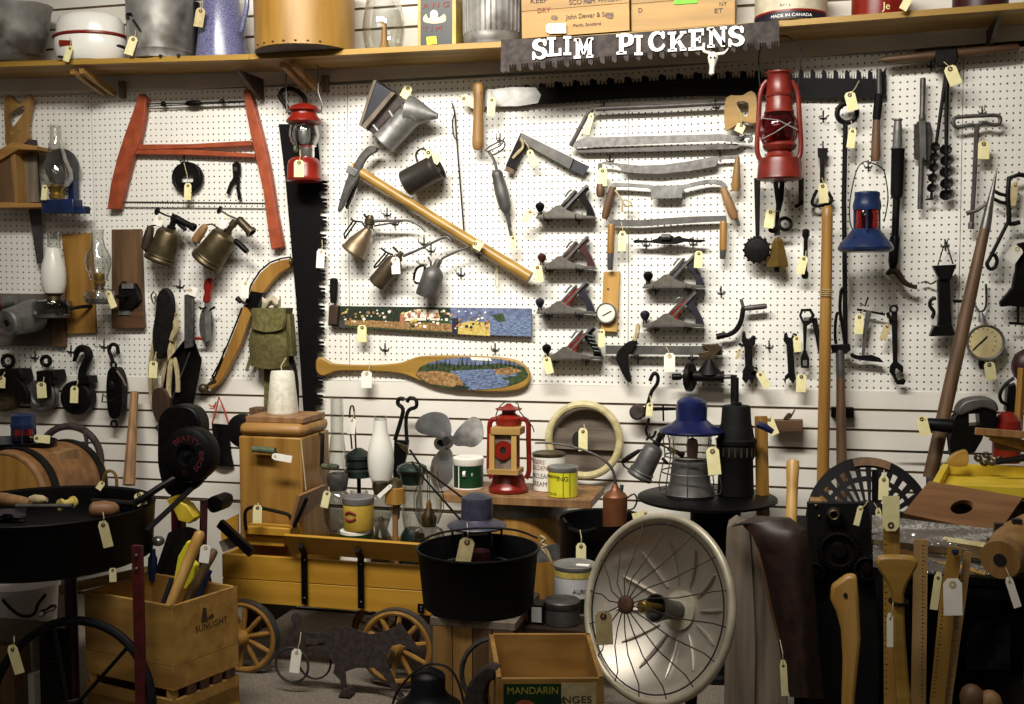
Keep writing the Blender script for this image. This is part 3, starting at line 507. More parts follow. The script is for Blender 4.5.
# oil cans with long spouts
def oilcan(lab, b0, t0, prof, spout, m, extra, ringed=False):
    d = .075; r = T('oil_can', lab, 'oil can', P(*b0, d)); B().sl(b0, t0, d, prof, 24).o('body', m, r)
    B().tp(spout, d, [1.7]+[1.2]*(len(spout)-2)+[.8], 8, sm=3).o('spout', 'dull_steel', r); extra(r, d); return r
def e1(r, d):
    B().sl((369,229), (370.5,215), d, [(0,4.5), (.3,4), (.35,5.4), (.7,5.4), (.75,3.5), (1,2.5)], 12).o('pump_cap', 'bronze', r)
    B().tp([(364,214), (366,217), (371,216)], d, 1.4, 6).tp([(351,219), (354,221), (362,222), (366,228)], d, 1.1, 6).tp([(353,221), (344,234), (345,239)], d+.01, .9, 6).tp([(356,222), (347,235), (345,239)], d-.01, .9, 6).o('trigger', 'iron', r)
    B().tp([(374,226), (392,223), (403,221)], d, 1, 6).o('brace_rod', 'dull_steel', r)
oilcan('oil can with wide cone body, highest of the three oil cans', (353,253), (368.5,229), [(0,12.5), (.02,13.6), (.08,13.6), (.12,12.6), (.4,11), (.7,7.6), (1,4)], [(374,221), (395,220.5), (410,221), (420,226), (425.5,232)], 'dull_brass', e1)
def e2(r, d):
    B().sl((397,259), (402,252), d, [(0,5), (.4,4.6), (.5,3), (1,2.4)], 12).o('pump_cap', 'bronze', r)
    B().tp([(381,248), (386,252), (393,255)], d, 1.1, 6).tp([(386,252), (376,264), (374,267)], d+.01, .9, 6).tp([(389,253), (378,266), (374,268)], d-.01, .9, 6).tp([(393,247), (398,252)], d, 1.3, 6).o('trigger', 'iron', r)
oilcan('slim cylindrical oil can with a white tag, middle one of three', (376.5,284.5), (397,259), [(0,9), (.03,9.8), (.1,9.6), (.85,9), (.93,8.2), (1,4.5)], [(403,256), (420,249), (438,240), (447,237), (451,241)], 'bronze', e2)
def e3(r, d):
    B().sl((436,267), (439,259), d, [(0,4), (.5,3.6), (1,2.2)], 12).o('pump_cap', 'dull_steel', r)
    B().tp([(424,265), (417,268), (414,277), (416,283), (420,281), (424,272), (425,266)], d+.01, 1.3, 7, sm=3).o('trigger', 'black', r); B().tp([(416,261), (420,264), (427,265)], d, 1, 6).tp([(428,257), (431,262), (431,266)], d, 1.2, 6).o('thumb_lever', 'dull_steel', r)
oilcan('dark gray round shouldered oil can, lowest of the three oil cans', (426,296.5), (436,266), [(0,10.4), (.03,11), (.6,11), (.75,10.4), (.88,8), (.96,5), (1,3.5)], [(440,264), (442,259), (447,256), (458,251), (470,246.5)], 'zinc_dark', e3)
tg(395,257,.11,8.5,17,-4,'white price tag on the slim middle oil can', (394,252,.09), 'tag_white'); tg(420,272,.1,5,10,18,'small white tag inside the trigger ring of the dark gray oil can', None, 'tag_white')
for x, y, l in ((387,214,'wire hook behind the spout of the highest oil can'), (395,223,'wire hook under the spout of the highest oil can'), (424,243,'wire hook holding the spout of the slim oil can'), (431,250,'empty wire hook between the slim and dark oil cans'), (461,274,'empty wire hook right of the dark gray oil can'), (479,254,'wire hook under the yellow pick handle')): hk(x, y, .06, l)
# painted hand saw and painted paddle
r = T('painted_saw', 'hand saw with a village landscape painted along its blade', 'saw', P(435,320,.03))
B().prism([(329,305.5), (340,306), (532,308.5), (532,337)]+teeth((532,337), (345,328), 52, -1.2)+[(328,325.5)], .03, .002).o('blade', 'saw_grey', r)
B().prism([(329.5,305), (338,305.5), (337,325), (328,324.5)], .05, .03).o('handle', 'dark_wood', r, bev=.004)
ML = ['art_green', 'art_sky', 'art_water', 'art_tan', 'art_rose', 'art_cream', 'art_dark', 'art_yellow', 'white', 'ink_navy']; b = B(); d = .0306
def patch(i, pp, k=1, dd=None): b.mi(i).prism(pp, (dd or d)+.0003*k, .0003*k+.0002)
patch(6, [(339,306), (450,307.6), (450,318), (420,322), (339,320)]); patch(3, [(345,318), (380,321), (455,324), (455,332), (400,329), (345,325)]); patch(1, [(450,307.6), (492,308.2), (492,322), (470,322), (450,324)])
patch(5, [(404,313), (416,309), (438,310), (440,320), (404,321)], 2); patch(4, [(400,314), (404,311.5), (405,322), (400,322)], 3); patch(9, [(452,318), (458,318), (458,334), (452,333)], 2); patch(7, [(458,324), (470,321), (490,323), (490,336), (458,334)], 2); patch(2, [(490,308.3), (531.5,308.7), (531.5,336.6), (490,335)], 2); patch(1, [(490,308.3), (531.5,308.7), (531.5,316), (510,319), (490,316)], 3); patch(0, [(491,315), (503,313), (506,321), (498,322)], 4)
patch(0, [(340,306.5), (452,307.8), (452,333), (346,327.5)], .5)
for q in range(120):
    x = rnd.uniform(342,488); y = 308+rnd.uniform(2,24)*(.55+.45*(x-340)/150); patch(rnd.choice([0,3,4,5,7,8,6]), rot([(-1.8,-1.3), (1.6,-1.6), (2,1.2), (-1.5,1.7)], x, y, rnd.uniform(-30,30), rnd.uniform(.35,.95)), 5+q % 7)
for q in range(7): x = 408+q*4.6; patch(8 if q % 2 else 4, [(x,312.5), (x+2.6,312.6), (x+2.6,317.5), (x,317.4)], 12)
b.o('painted_scene', ML, r)
tg(362,325,.05,9,17,0,'manila price tag below the painted village saw', (362,328,.035))
for x, y in ((385,349), (495,349)): hk(x, y, .05)
r = T('painted_paddle', 'wooden canoe paddle with a river landscape painted on its blade', 'paddle', P(430,372,.03))
B().prism(sm([(316,371), (316,360), (321,357.5), (328,361), (336,364), (370,365), (398,363), (412,358.5), (425,355.8), (460,355.5), (500,357.5), (518,361), (527,368), (530,376), (527,385), (518,390), (500,392), (470,391), (440,387), (420,381), (402,374), (375,371.5), (340,371), (329,374), (322,376)], 4), .032, .02).o('paddle', 'gold_wood', r, bev=.005)
O = sm([(424,358), (440,356.6), (470,356.5), (500,358.5), (517,362), (525,368.5), (528,376), (525,384), (517,388.5), (500,390.5), (470,389.5), (442,385.5), (424,379.5), (414,373), (416,364)], 3); b = B(); d = .0325
def clip(pp):                                                   # keep a patch inside the blade outline
    out = []
    for x, y in pp:
        dx, dy = (x-472)/56.5, (y-373.4)/(16.4 if y > 373 else 16.2); q = math.hypot(dx, dy); out.append((x, y) if q <= 1 else (472+(x-472)/q, 373.4+(y-373.4)/q))
    return out
L2 = lambda *pp: clip([(pp[i][0]+(pp[(i+1) % len(pp)][0]-pp[i][0])*t/6, pp[i][1]+(pp[(i+1) % len(pp)][1]-pp[i][1])*t/6) for i in range(len(pp)) for t in range(6)])
patch(0, L2((415,350), (532,350), (532,400), (415,400)), 1); patch(1, L2((418,352), (530,352), (530,366), (418,364)), 2); patch(0, L2((424,365), (440,363), (470,366), (500,363), (526,367), (524,372), (430,371)), 3)
patch(2, L2((450,371), (490,369), (518,371), (516,376), (500,378), (528,386), (528,392), (462,392), (466,384), (454,377)), 4); patch(3, L2((412,372), (440,371), (456,374), (464,384), (462,388), (430,384)), 5); patch(3, L2((494,369), (512,367), (522,371), (510,375), (496,374)), 6); patch(6, L2((456,385), (470,387), (466,391), (452,389)), 7); patch(0, L2((510,380), (530,376), (530,392), (505,392)), 5); patch(8, L2((470,357), (490,358), (492,361), (472,360)), 6)
for q in range(22): x = 428+q*4.3; y = 367+2*math.sin(q*1.3); patch(6, [(x-1.3,y), (x,y-4.5-2*(q % 3)), (x+1.3,y)], 9)
b.o('painted_scene', ML, r)
tg(366.5,371,.06,10.5,17,0,'white price tag hanging from the shaft of the painted paddle', (370,363,.045), 'tag_white')
# ================================================================ on the pegboard, middle
# bench planes, each seen from its side: sole, two cheeks, frog, blade, lever cap, knob, tote
def plane(x0, y0, s, knob, frog, tote, lab, a=0, kx=4, kh=0, twine=False):
    d = .075; r = T('bench_plane', lab, 'hand plane', P(x0+30, y0, .05), 'bench planes on the pegboard'); q = lambda pp: rot(pp, x0, y0, a, s)
    B().prism(q([(-.5,-1.4), (58.5,-1.4), (58.5,.5), (-.5,.5)]), d, .056).o('sole', 'dull_steel', r, bev=.0008)
    ch = q([(0,-1), (1,-2.6), (6,-3.6), (13,-7), (20,-12.5), (24,-13), (31,-8), (40,-4.6), (51,-2.4), (57,-2), (58,-1)])
    B().prism(ch, d, .004).o('cheek', 'cast', r, bev=.0008); B().prism(ch, d-.052, .004).o('cheek', 'cast', r)
    B().prism(q([(22,-3), (25,-12), (41,-26), (43,-24), (34,-11), (33,-3)]), d-.008, .034).o('frog', frog, r, bev=.001)
    B().prism(q([(20,-2), (50,-34), (51.8,-32.4), (23,-2)]), d-.006, .044).o('blade', 'steel', r)
    B().prism(q([(21.5,-10), (35,-25), (38,-28.5), (40,-27.5), (38,-24), (26,-10)]), d-.008, .04).o('lever_cap', 'dull_steel', r, bev=.002)
    B().tp(q([(29,-21), (33,-26.5), (36,-28)]), d-.02, 1, 6, sm=3).o('lever', 'steel', r)
    B().tp(q([(36,-13), (33,-11)]), d-.025, 2.4*s, 10).o('adjusting_wheel', 'brass', r)
    B().prism(q(sm([(41.5,-21), (48,-27.5), (51.5,-30.5), (52.5,-28.5), (49.5,-25.5), (50,-21), (54.5,-13), (57.5,-6), (58,-1.5), (50.5,-1.5), (50.5,-7), (47,-14)], 3)), d-.014, .026).o('tote', tote, r, bev=.004)
    k = q([(kx,-2)])[0]; e = q([(kx,-16-kh)])[0]; B().sl(k, e, d-.028, [(0,3*s), (.12,2.4*s), (.3,1.9*s), (.45,3.4*s), (.62,4.6*s), (.8,4.7*s), (.93,3*s), (1,.8*s)], 16).o('knob', knob, r)
    if twine:
        for i in range(5): t = i/4; B().tp(q([(44+7*t,-24+16*t), (52+4.5*t,-22+15*t)]), d+.002, .8, 6).o('twine', 'green_paint', r)
    for x in (12, 43):
        h = q([(x,1.8)])[0]; hk(h[0], h[1], .07, 'wire hook under the '+lab.split(',')[0]+(' toe' if x == 12 else ' heel'))
mat('cast', (112,108,98), (148,142,130), 45, .45, .45)
plane(536, 218, 1, 'black', 'black', 'black', 'hand plane with black knob and black frog, top of the left column')
plane(538, 268.5, .97, 'maroon_wood' if 0 else 'dark_red', 'dark_red', 'dark_red', 'hand plane with dark red knob, frog and handle')
plane(537, 313.5, .98, 'navy', 'red', 'navy', 'hand plane with red frog below the dark red one', 0, 3)
plane(543, 360, 1, 'black', 'red', 'black', 'hand plane with green twine round its black handle', -1.5, 4, 0, True)
plane(643, 288, 1.05, 'black', 'navy', 'navy', 'dark blue handled plane, upper of the pair at right', -.5, 5)
plane(643, 327, 1.04, 'navy', 'red', 'navy', 'dark blue handled plane with red frog, lower of the pair at right', -.5, 2)
tg(531,210,.09,8,14,28,'manila price tag beside the toe of the top left plane', (539,213,.08)); tg(537,265,.09,9,17,-8,'manila price tag below the dark red plane knob', (538,262,.085))
tg(546,357,.1,8,17,-14,'manila price tag hanging from the green twined plane', (545,353,.085)); tg(602,329,.07,6,18,3,'manila price tag between the lowest left plane and the gauge', (597,331,.08)); tg(699,251,.09,8,17,4,'manila price tag tied to the blade of the upper right plane', (697,254,.085))
# crosscut saw with two handles, the lettered saw sign, cow skull
r = T('crosscut_saw', 'long two man crosscut saw hung teeth up under the shelf', 'saw', P(690,90,.03))
tt = raker((484,85), (560,77), 5, -4.5)+raker((562,77), (700,68), 8, -5)+raker((702,68), (790,66), 6, -6)+raker((792,66), (884,67), 8, -7)
B().prism([(484,106.5)]+[(x, y+5) for x, y in tt][::1]+[(886,68), (886,97), (850,98.5), (790,97.5), (700,96), (620,99), (545,104)], .032, .002).o('blade', 'saw_black', r)
B().prism([(484,106.8), (485,90), (512,87), (536,87.5), (541,95), (538,103), (520,106)], .034, .0035).o('blade_end', 'bright_steel', r)
B().sl((478.5,83), (478,150), .06, [(0,4.5), (.04,5.8), (.2,5), (.5,5), (.85,6), (.95,5.8), (1,4)], 14).o('handle', 'oak', r); B().prism(arc(479,92,2.4,3.6,n=14), .075, .012).o('handle_bolt', 'iron', r)
B().sl((879,69), (879,95), .06, [(0,2.6), (1,2.6)], 12).o('handle_rod', 'dull_steel', r); B().sl((879,94), (876.5,120), .06, [(0,3.4), (.05,4.4), (.9,4.2), (1,3.6)], 14).o('ferrule', 'matte_black', r); B().sl((876.5,120), (875.5,161), .06, [(0,3.6), (.5,4.4), (.9,4.6), (1,3.6)], 14).o('handle', 'brown_wood', r)
tg(492,97,.08,8,19,4,'manila price tag at the shiny left end of the crosscut saw', (489,89,.05)); tg(461,97,.06,9,20,-62,'manila price tag beside the handle of the long crosscut saw', (456,95,.03))
r = T('saw_sign', 'rusty saw blade sign reading SLIM PICKENS in white letters', 'sign', P(640,45,SHD+.03)); d = SHD+.035
B().prism([(501,39.5), (560,37.5), (640,32), (720,26), (779,20), (779.5,46)]+raker((779,47), (505,71), 23, -6)+[(503,73), (500.5,71)], d, .004).o('blade', 'rusty_sign', r, bev=.0005)
def letter(x0, y0, x1, y1, strokes, nm, a=-4):                  # strokes in a unit square, y down
    b = B()
    for s in strokes: b.prism([(x0+(x1-x0)*u+(v-.5)*(y1-y0)*math.tan(math.radians(0)), y0+(y1-y0)*v+math.tan(math.radians(a))*(x1-x0)*(u-.5)) for u, v in s], d+.008, .008)
    b.o(nm, 'lettering_white', r)
R4 = lambda a, b, c, e: [(a,b), (c,b), (c,e), (a,e)]
def ser(x, y, w=.34, h=.13): return R4(x-w/2, y, x+w/2, y+h)
LS = [sm([(.95,.12), (.93,.34), (.8,.34), (.7,.16), (.48,.13), (.34,.24), (.5,.38), (.82,.47), (1,.68), (.9,.92), (.55,1.02), (.22,.92), (.18,1), (.04,1), (.03,.64), (.16,.63), (.3,.84), (.54,.88), (.7,.76), (.56,.63), (.2,.53), (.02,.32), (.12,.07), (.46,-.02), (.72,.06), (.8,.0)], 3)]
LI = [R4(.3,.08,.7,.92), ser(.5,0,.9), ser(.5,.87,.9)]
letter(532,39,547,59, LS, 'letter_s'); letter(547,37,561.5,56, [R4(.18,.05,.44,.95), ser(.3,0,.6), R4(.0,.87,.98,1), [(.82,.6), (.98,.6), (.98,.9), (.82,.9)]], 'letter_l'); letter(563,36,571.5,55, LI, 'letter_i', 0)
letter(574,38,593,58, [R4(.1,.06,.28,.94), R4(.72,.06,.92,.94), [(.1,.02), (.32,.02), (.56,.6), (.46,.84)], [(.92,.02), (.7,.02), (.44,.6), (.54,.84)], ser(.14,0,.28), ser(.88,0,.26), ser(.17,.87,.36), ser(.83,.87,.36)], 'letter_m')
letter(616.5,34,633,54, [R4(.16,.04,.42,.95), ser(.26,0,.54), ser(.3,.87,.6)], 'letter_p', -3); B().prism(sm([(620,34.3), (628,33.5), (633,36), (633,43), (628,46), (622,46)], 3), d+.0082, .008, [sm([(624,37), (627.5,36.8), (628.8,40), (627,42.8), (624,43)], 3)]).o('letter_p', 'lettering_white', r)
letter(634,35,643,55, LI, 'letter_i', 0)
letter(648,31.5,665,51, [sm([(.97,.06), (.97,.38), (.84,.38), (.72,.18), (.5,.14), (.32,.3), (.29,.55), (.4,.8), (.6,.86), (.8,.76), (.9,.64), (1,.74), (.86,.94), (.55,1.02), (.2,.92), (.02,.6), (.06,.28), (.28,.04), (.58,-.01), (.78,.08), (.84,.02)], 3)], 'letter_c')
letter(668,31.5,686,51, [R4(.14,.05,.36,.95), ser(.22,0,.46), ser(.24,.87,.5), [(.36,.5), (.74,.08), (.94,.08), (.36,.72)], [(.46,.45), (.62,.36), (.98,.92), (.72,.92)], ser(.84,0,.34), ser(.84,.87,.36)], 'letter_k')
letter(688.5,29,705,50, [R4(.16,.04,.42,.95), R4(.0,0,.92,.14), R4(.0,.86,.98,1), R4(.42,.42,.7,.56), R4(.62,.34,.74,.66), R4(.8,.1,.93,.32), R4(.86,.68,.99,.9)], 'letter_e')
letter(707,27,727,47, [R4(.12,.05,.28,.95), R4(.74,.05,.9,.95), [(.1,.03), (.34,.03), (.9,.82), (.9,1), (.72,1)], ser(.16,0,.34), ser(.82,0,.34), ser(.2,.87,.36)], 'letter_n'); letter(728,26,744.5,46, LS, 'letter_s')
r = T('cow_skull', 'little white cow skull with horns hung on the saw sign', 'ornament', P(713,60,d)); B().sl((713.5,52), (711.5,75), d+.012, [(0,2), (.08,4.6), (.25,5.4), (.4,4.6), (.6,2.8), (.85,2.5), (.95,2.8), (1,1.6)], 14).o('skull', 'bone', r)
for s, pp in ((-1, [(710,53), (704,51), (702,46)]), (1, [(717,54), (724,53), (728.5,48)])): B().tp(pp, d+.014, [1.7,1.5,.4], 8, sm=4).o('horn', 'bone', r)
for x in (710.6, 714.5): B().bp(x, 57.5, d+.03, 1).o('eye_socket', 'ink', r)
tg(553,24,SHD+.05,0.1,.1,0,'x') if 0 else None
# thin wire tool, hay hook style egg whisk, square
r = T('wire_hook_rod', 'long thin wire rod with looped end beside the pick handle', 'rod', P(458,170,.02)); B().tp([(452,103), (455,114), (457,142), (460,180), (464,231)], .02, .9, 6, sm=3).tp([(455,113), (452.5,122), (454,136), (457.5,140)], .022, .8, 6, sm=3).o('rod', 'wire', r)
r = T('wire_whisk', 'hand tool with gray turned grip and wire loop head', 'hand tool', P(500,190,.05)); d = .05
B().tp([(485,151), (489,147), (501,141), (505,143), (503,149), (493,155), (488,152)], d, .8, 6, sm=3).tp([(487,152), (500,146), (504,141)], d+.006, .7, 6).o('wire_head', 'dull_steel', r); B().tp([(489,152), (494,160), (497,171)], d, 1.5, 7, sm=3).o('wire_stem', 'dull_steel', r)
B().sl((496,170), (507,213), d, [(0,2.5), (.03,4.6), (.1,6), (.16,5.6), (.5,7), (.86,6.2), (.95,4.4), (1,3)], 16).o('grip', 'zinc_dark', r); B().sl((507,213), (513.5,245), d, [(0,3), (.1,2.2), (.7,1.9), (1,.8)], 10).o('shaft', 'dull_steel', r)
hk(500,139,.05,'wire hook holding the wire headed hand tool'); tg(513,236,.07,7,13,4,'manila price tag at the tip of the gray gripped hand tool', (511,228,.06))
r = T('try_square', 'dark try square with navy blade end tilted on the pegboard', 'square', P(540,150,.03))
B().prism([(520.5,132.5), (529,138), (514,169.5), (505.5,165.5)], .045, .025).o('stock', 'iron', r, bev=.002); B().prism([(505.5,165.5), (514,169.5), (512.5,174.5), (505,170.5)], .043, .022).o('stock_end', 'brown_wood', r, bev=.001)
B().prism([(521,132.5), (574,158.5), (569.5,169.5), (519,141)], .048, .018).o('arm', 'zinc_dark', r, bev=.002); B().prism([(573,158.5), (589.5,166.5), (583,175.5), (568.5,168.5)], .04, .006).o('blade', 'navy', r)
tg(529,150,.06,6.5,17,-22,'manila price tag at the corner of the dark try square', (524,140,.055)); B().tp([(521,138), (523,147), (515,156), (513,158), (520,150)], .052, 1.3, 6, sm=3).t('twine_wrap', 'pale twine wrapped round the corner of the try square', 'twine', 'jute')
# butcher's bow saw
r = T('meat_saw', 'tubular steel bow saw with yellow wooden handle under the crosscut saw', 'saw', P(650,125,.05)); d = .05
B().tp([(726,103), (660,106.5), (598,109), (591,111), (586,117), (570.5,146)], d, 2.3, 10, sm=3).o('bow_frame', 'dull_steel', r)
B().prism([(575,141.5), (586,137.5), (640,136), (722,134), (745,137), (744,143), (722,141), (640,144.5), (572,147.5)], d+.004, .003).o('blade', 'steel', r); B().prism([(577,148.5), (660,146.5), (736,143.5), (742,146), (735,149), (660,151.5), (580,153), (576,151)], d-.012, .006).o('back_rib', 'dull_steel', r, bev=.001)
B().prism(sm([(726,98), (742,95.5), (750,91), (756,96), (757,120), (751,123), (742,121.5), (731,128), (725,128)], 3), d+.016, .026, [sm([(737,102), (748,103), (747,117), (740,110)], 3)]).o('handle', 'gold_wood', r, bev=.003)
B().tp([(739,139), (748,136), (752,139), (748,142)], d+.01, 1.6, 7, sm=3).o('wing_nut', 'steel', r)
tg(742,124,d+.05,9,9,25,'small cream tag under the yellow handle of the bow saw', (738,108,.07)); tg(592,113,.06,5.5,22,15,'manila price tag inside the left bend of the bow saw', (595,110,.06))
hk(604,107,.06,'wire hook holding the left end of the tubular bow saw'); hk(716,106,.06,'wire hook holding the right end of the tubular bow saw')
# draw knives and spoke shaves
def grip(p, q, m, nm='grip', d=.05, w=(3.6,4.6,4.2,3.4)): return B().sl(p, q, d, [(0,w[0]), (.4,w[1]), (.85,w[2]), (1,w[3]*.8)], 12)
r = T('draw_knife', 'draw knife with wide curved steel blade, highest of the draw knives', 'draw knife', P(660,170,.04), 'draw knives and shaves')
B().prism([(598,163.5), (606,161), (620,163.5), (640,165.5), (665,164.5), (690,161), (716,156), (738,155), (737,159), (719,159.5), (716,166.5), (690,171), (660,174), (640,173.5), (622,172), (619,166), (605,164.5)], .042, .003).o('blade', 'steel', r, bev=.0006)
B().prism([(598,163.5), (602,163.5), (602,190), (597.5,190)], .044, .006).o('tang', 'dull_steel', r, bev=.001); grip((600.5,184), (600.5,197), 'oak').o('grip', 'brown_wood', r); grip((737.5,157), (735.5,191), 'oak', w=(2.2,3.6,4.8,4.6)).o('grip', 'oak', r)
tg(602.5,168,.06,9,18,0,'manila price tag on the tang of the highest draw knife', (602,163,.05))
hk(610,160,.05,'wire hook at the left tang of the highest draw knife'); hk(720,156,.05,'wire hook at the right tang of the highest draw knife')
r = T('spoke_shave', 'old cast spoke shave with wing handles below the highest draw knife', 'spoke shave', P(665,190,.04), 'draw knives and shaves')
B().prism(sm([(610,185), (616,182.5), (640,184), (650,184.5), (652,185.5), (682,185), (690,183), (708,179.5), (722,180.5), (728,187), (724,188), (718,184.5), (705,184), (692,187), (684,189), (682,196), (680,198), (654,198.5), (651,196), (650,189), (640,187.5), (617,186.5), (612,189)], 2), .05, .014).o('casting', 'grey_zinc', r, bev=.002)
grip((613,187), (604.5,219), 0).o('grip', 'brown_wood', r); grip((723,188), (735,219), 0, w=(3.4,4.6,4.8,4)).o('grip', 'tan_wood', r); B().tp([(735,217), (738,222), (739,226)], .05, 1.6).o('grip_end', 'dull_steel', r)
B().tp([(615,190,.06), (620,197,.062), (626,206,.06), (632,204,.06), (624,200,.06), (622,212,.06)], .06, 1, 6, sm=3).t('twine_knot', 'knotted twine hanging from the left wing of the spoke shave', 'twine', 'jute')
r = T('draw_knife', 'straight draw knife with orange grips pointing down, lowest draw knife', 'draw knife', P(668,220,.04), 'draw knives and shaves')
B().prism([(609,222), (612,219.5), (640,220), (690,216.5), (726,215.5), (727,221), (700,222.5), (640,226.5), (613,226.5)], .042, .004).o('blade', 'zinc_dark', r, bev=.0006)
for x0, x1 in ((611.5,610.5), (723.5,723)):
    y = 224 if x0 < 700 else 221; B().sl((x0,y), (x1,y+29), .05, [(0,3), (.08,3.8), (1,3.6)], 12).o('grip', 'amber_wood', r); B().sl((x1,y+29), (x1-.4,y+38+(8 if x0 < 700 else 0)), .05, [(0,3.4), (.9,2.9), (1,2.4)], 12).o('ferrule', 'steel', r)
tg(622.5,231,.06,7.5,20,2,'manila price tag right of the left orange draw knife grip', (621,222,.05))
r = T('spoke_shave', 'flat dark spoke shave with two humps below the lowest draw knife', 'spoke shave', P(670,240,.04), 'draw knives and shaves')
B().prism([(633,240.5), (636,239.5), (650,240.5), (658,238), (659,236), (672,235.5), (674,237.5), (679,235.5), (683,238), (696,239.5), (704,239.5), (706,241), (700,242.5), (684,241.8), (676,244), (662,244), (650,242.5), (634,243)], .06, .02).o('body', 'iron', r, bev=.002); B().sl((661,237), (671,237), .066, [(0,2), (.1,3), (.9,3), (1,2)]).o('blade_screw', 'dull_steel', r)
hk(646,244,.05,'wire hook at the left end of the humped spoke shave'); hk(693,243,.05,'wire hook at the right end of the humped spoke shave')
# gauge on a yellow board
r = T('gauge_board', 'yellow wooden board with a round white dial gauge', 'gauge', P(610,305,.02))
B().prism([(603.5,272), (619.5,271.5), (617,332), (601,331)], .025, .02).o('board', 'ash_wood', r, bev=.001); c = P(607,313,.025); k = S(607,313,.03)
B().lathe(c, (0,-1,0), [(0,9*k), (.012,10.2*k), (.02,10.4*k), (.024,9.8*k), (.02,8.8*k)], 28).o('dial_ring', 'grey_zinc', r); B().lathe(c+V((0,-.0202,0)), (0,-1,0), [(0,8.7*k), (.001,8.7*k)], 28).o('dial_face', 'face_white', r)
B().prism([(602,315.5), (611,310.5), (611.5,311.2), (602.3,316.2)], .049, .001).o('pointer', 'ink', r); B().prism(arc(608,289,.9,1.1,n=10), .027, .003).o('nail_hole', 'ink', r); tg(606,301,.05,.1,.1,0,'x') if 0 else None
# clamp bar, breast drill, crank, S hooks
r = T('bar_clamp', 'long flat dark bar clamp with hooked jaw lying across hooks', 'clamp', P(660,350,.04)); d = .055
B().prism([(605.5,345.5), (722.5,346), (722.5,355.5), (605.5,354)], d, .008).o('bar', 'zinc_dark', r, bev=.001); B().prism(sm([(616,355), (626,343), (634,340.5), (637,343), (632,352), (627,358), (629,370), (631,381), (627,381.5), (620,369)], 3), d+.016, .025).o('jaw', 'iron', r, bev=.003)
B().prism([(701,344.5), (718,343.5), (721,350), (716,355), (712,362), (706,362), (699,356), (697,353), (708,351)], d+.02, .026).o('brass_slide', 'old_brass', r, bev=.003)
B().tp([(634,341,.06), (637,333,.05), (638,325,.04)], .05, 2.4, 7).t('frayed_strap', 'frayed tan strap rising from the jaw of the long clamp', 'strap', 'jute')
tg(669.5,353,.075,11,19,0,'white price tag in the middle of the long dark bar clamp', (666,347,.07), 'tag_white')
for x in (638, 692): hk(x, 358, .07, 'wire hook under the long dark bar clamp at its '+('jaw' if x == 638 else 'brass slide'))
r = T('breast_drill', 'black breast drill with hand wheel and crank under the bar clamp', 'drill', P(705,378,.08)); d = .085
B().sl((692,376), (724,377), d, [(0,4), (.04,5.4), (.5,5.6), (.9,5.2), (.92,6), (1,6)], 18).o('body', 'iron', r); a = P(690,377,d); ax = V((1,-.25,0)); k = S(690,377,d)
B().lathe(a, ax, [(-.012,13*k), (-.008,14.8*k), (.008,14.8*k), (.012,13*k), (.006,5*k), (-.006,5*k)], 30).o('hand_wheel', 'iron', r); B().sl((672,377), (687,376.5), d, [(0,3), (.1,3.4), (.6,3.4), (.65,1.8), (1,1.8)], 12).o('side_grip', 'black', r)
B().sl((709.5,374), (709.5,358), d-.02, [(0,13), (.15,12), (.8,4), (1,3)], 20).o('breast_cone', 'iron', r); B().tp([(723,377), (733,376.5)], d, 2.2, 8).o('crank_axle', 'dull_steel', r); B().prism([(730.5,375), (737,375), (736,407), (730.5,407)], d+.012, .018).o('crank_arm', 'iron', r, bev=.003)
r = T('bent_crank', 'bent iron crank with short horizontal grip on the pegboard', 'crank', P(740,320,.04)); B().tp([(719,336.5), (728,335), (736,330), (741,321), (743,310), (743.5,307)], .045, [2,2.4,2.6,2.6,2.4,2], 9, sm=3).o('arm', 'iron', r); B().sl((716.5,337), (726,334.5), .045, [(0,3.2), (1,3)], 12).o('socket', 'black', r); B().tp([(741,299), (743,306), (745,309)], .045, 1.7, 7).sl((744,308.5), (767,306), .045, [(0,1.8), (.15,2.8), (.9,2.9), (1,2)], 12).o('grip', 'dull_steel', r)
for x, y in ((721,292), (769,346), (823,117)): hk(x, y, .05)
r = T('steelyard_scale', 'iron steelyard scale with round weight hanging on an S hook', 'scale', P(648,405,.06)); d = .07
B().tp([(650,381), (652,376), (655,373), (658,377), (657,384), (652,391), (649,400), (646,411)], d, 1.9, 8, sm=3).o('top_hook', 'iron', r)
c = P(637.5,412,d); k = S(637,412,d); B().lathe(c+V((0,.02,0)), (0,-1,0), [(0,6*k), (.006,7.8*k), (.034,7.8*k), (.04,6*k)], 24).o('weight', 'rust', r); B().prism([(642,407), (690,407.5), (690,410), (650,411), (644,418)], d+.004, .006).o('beam', 'iron', r, bev=.001); B().tp([(663,404), (663.5,421)], d+.006, 1, 6).o('pointer', 'iron', r)
B().tp([(649,418), (648,424), (646,430), (648,436), (653,437), (656,431)], d, 1.4, 7, sm=3).o('bottom_hook', 'iron', r); tg(650,403,.1,6.5,13,5,'manila price tag on the hanging iron steelyard scale', (650,396,.08))
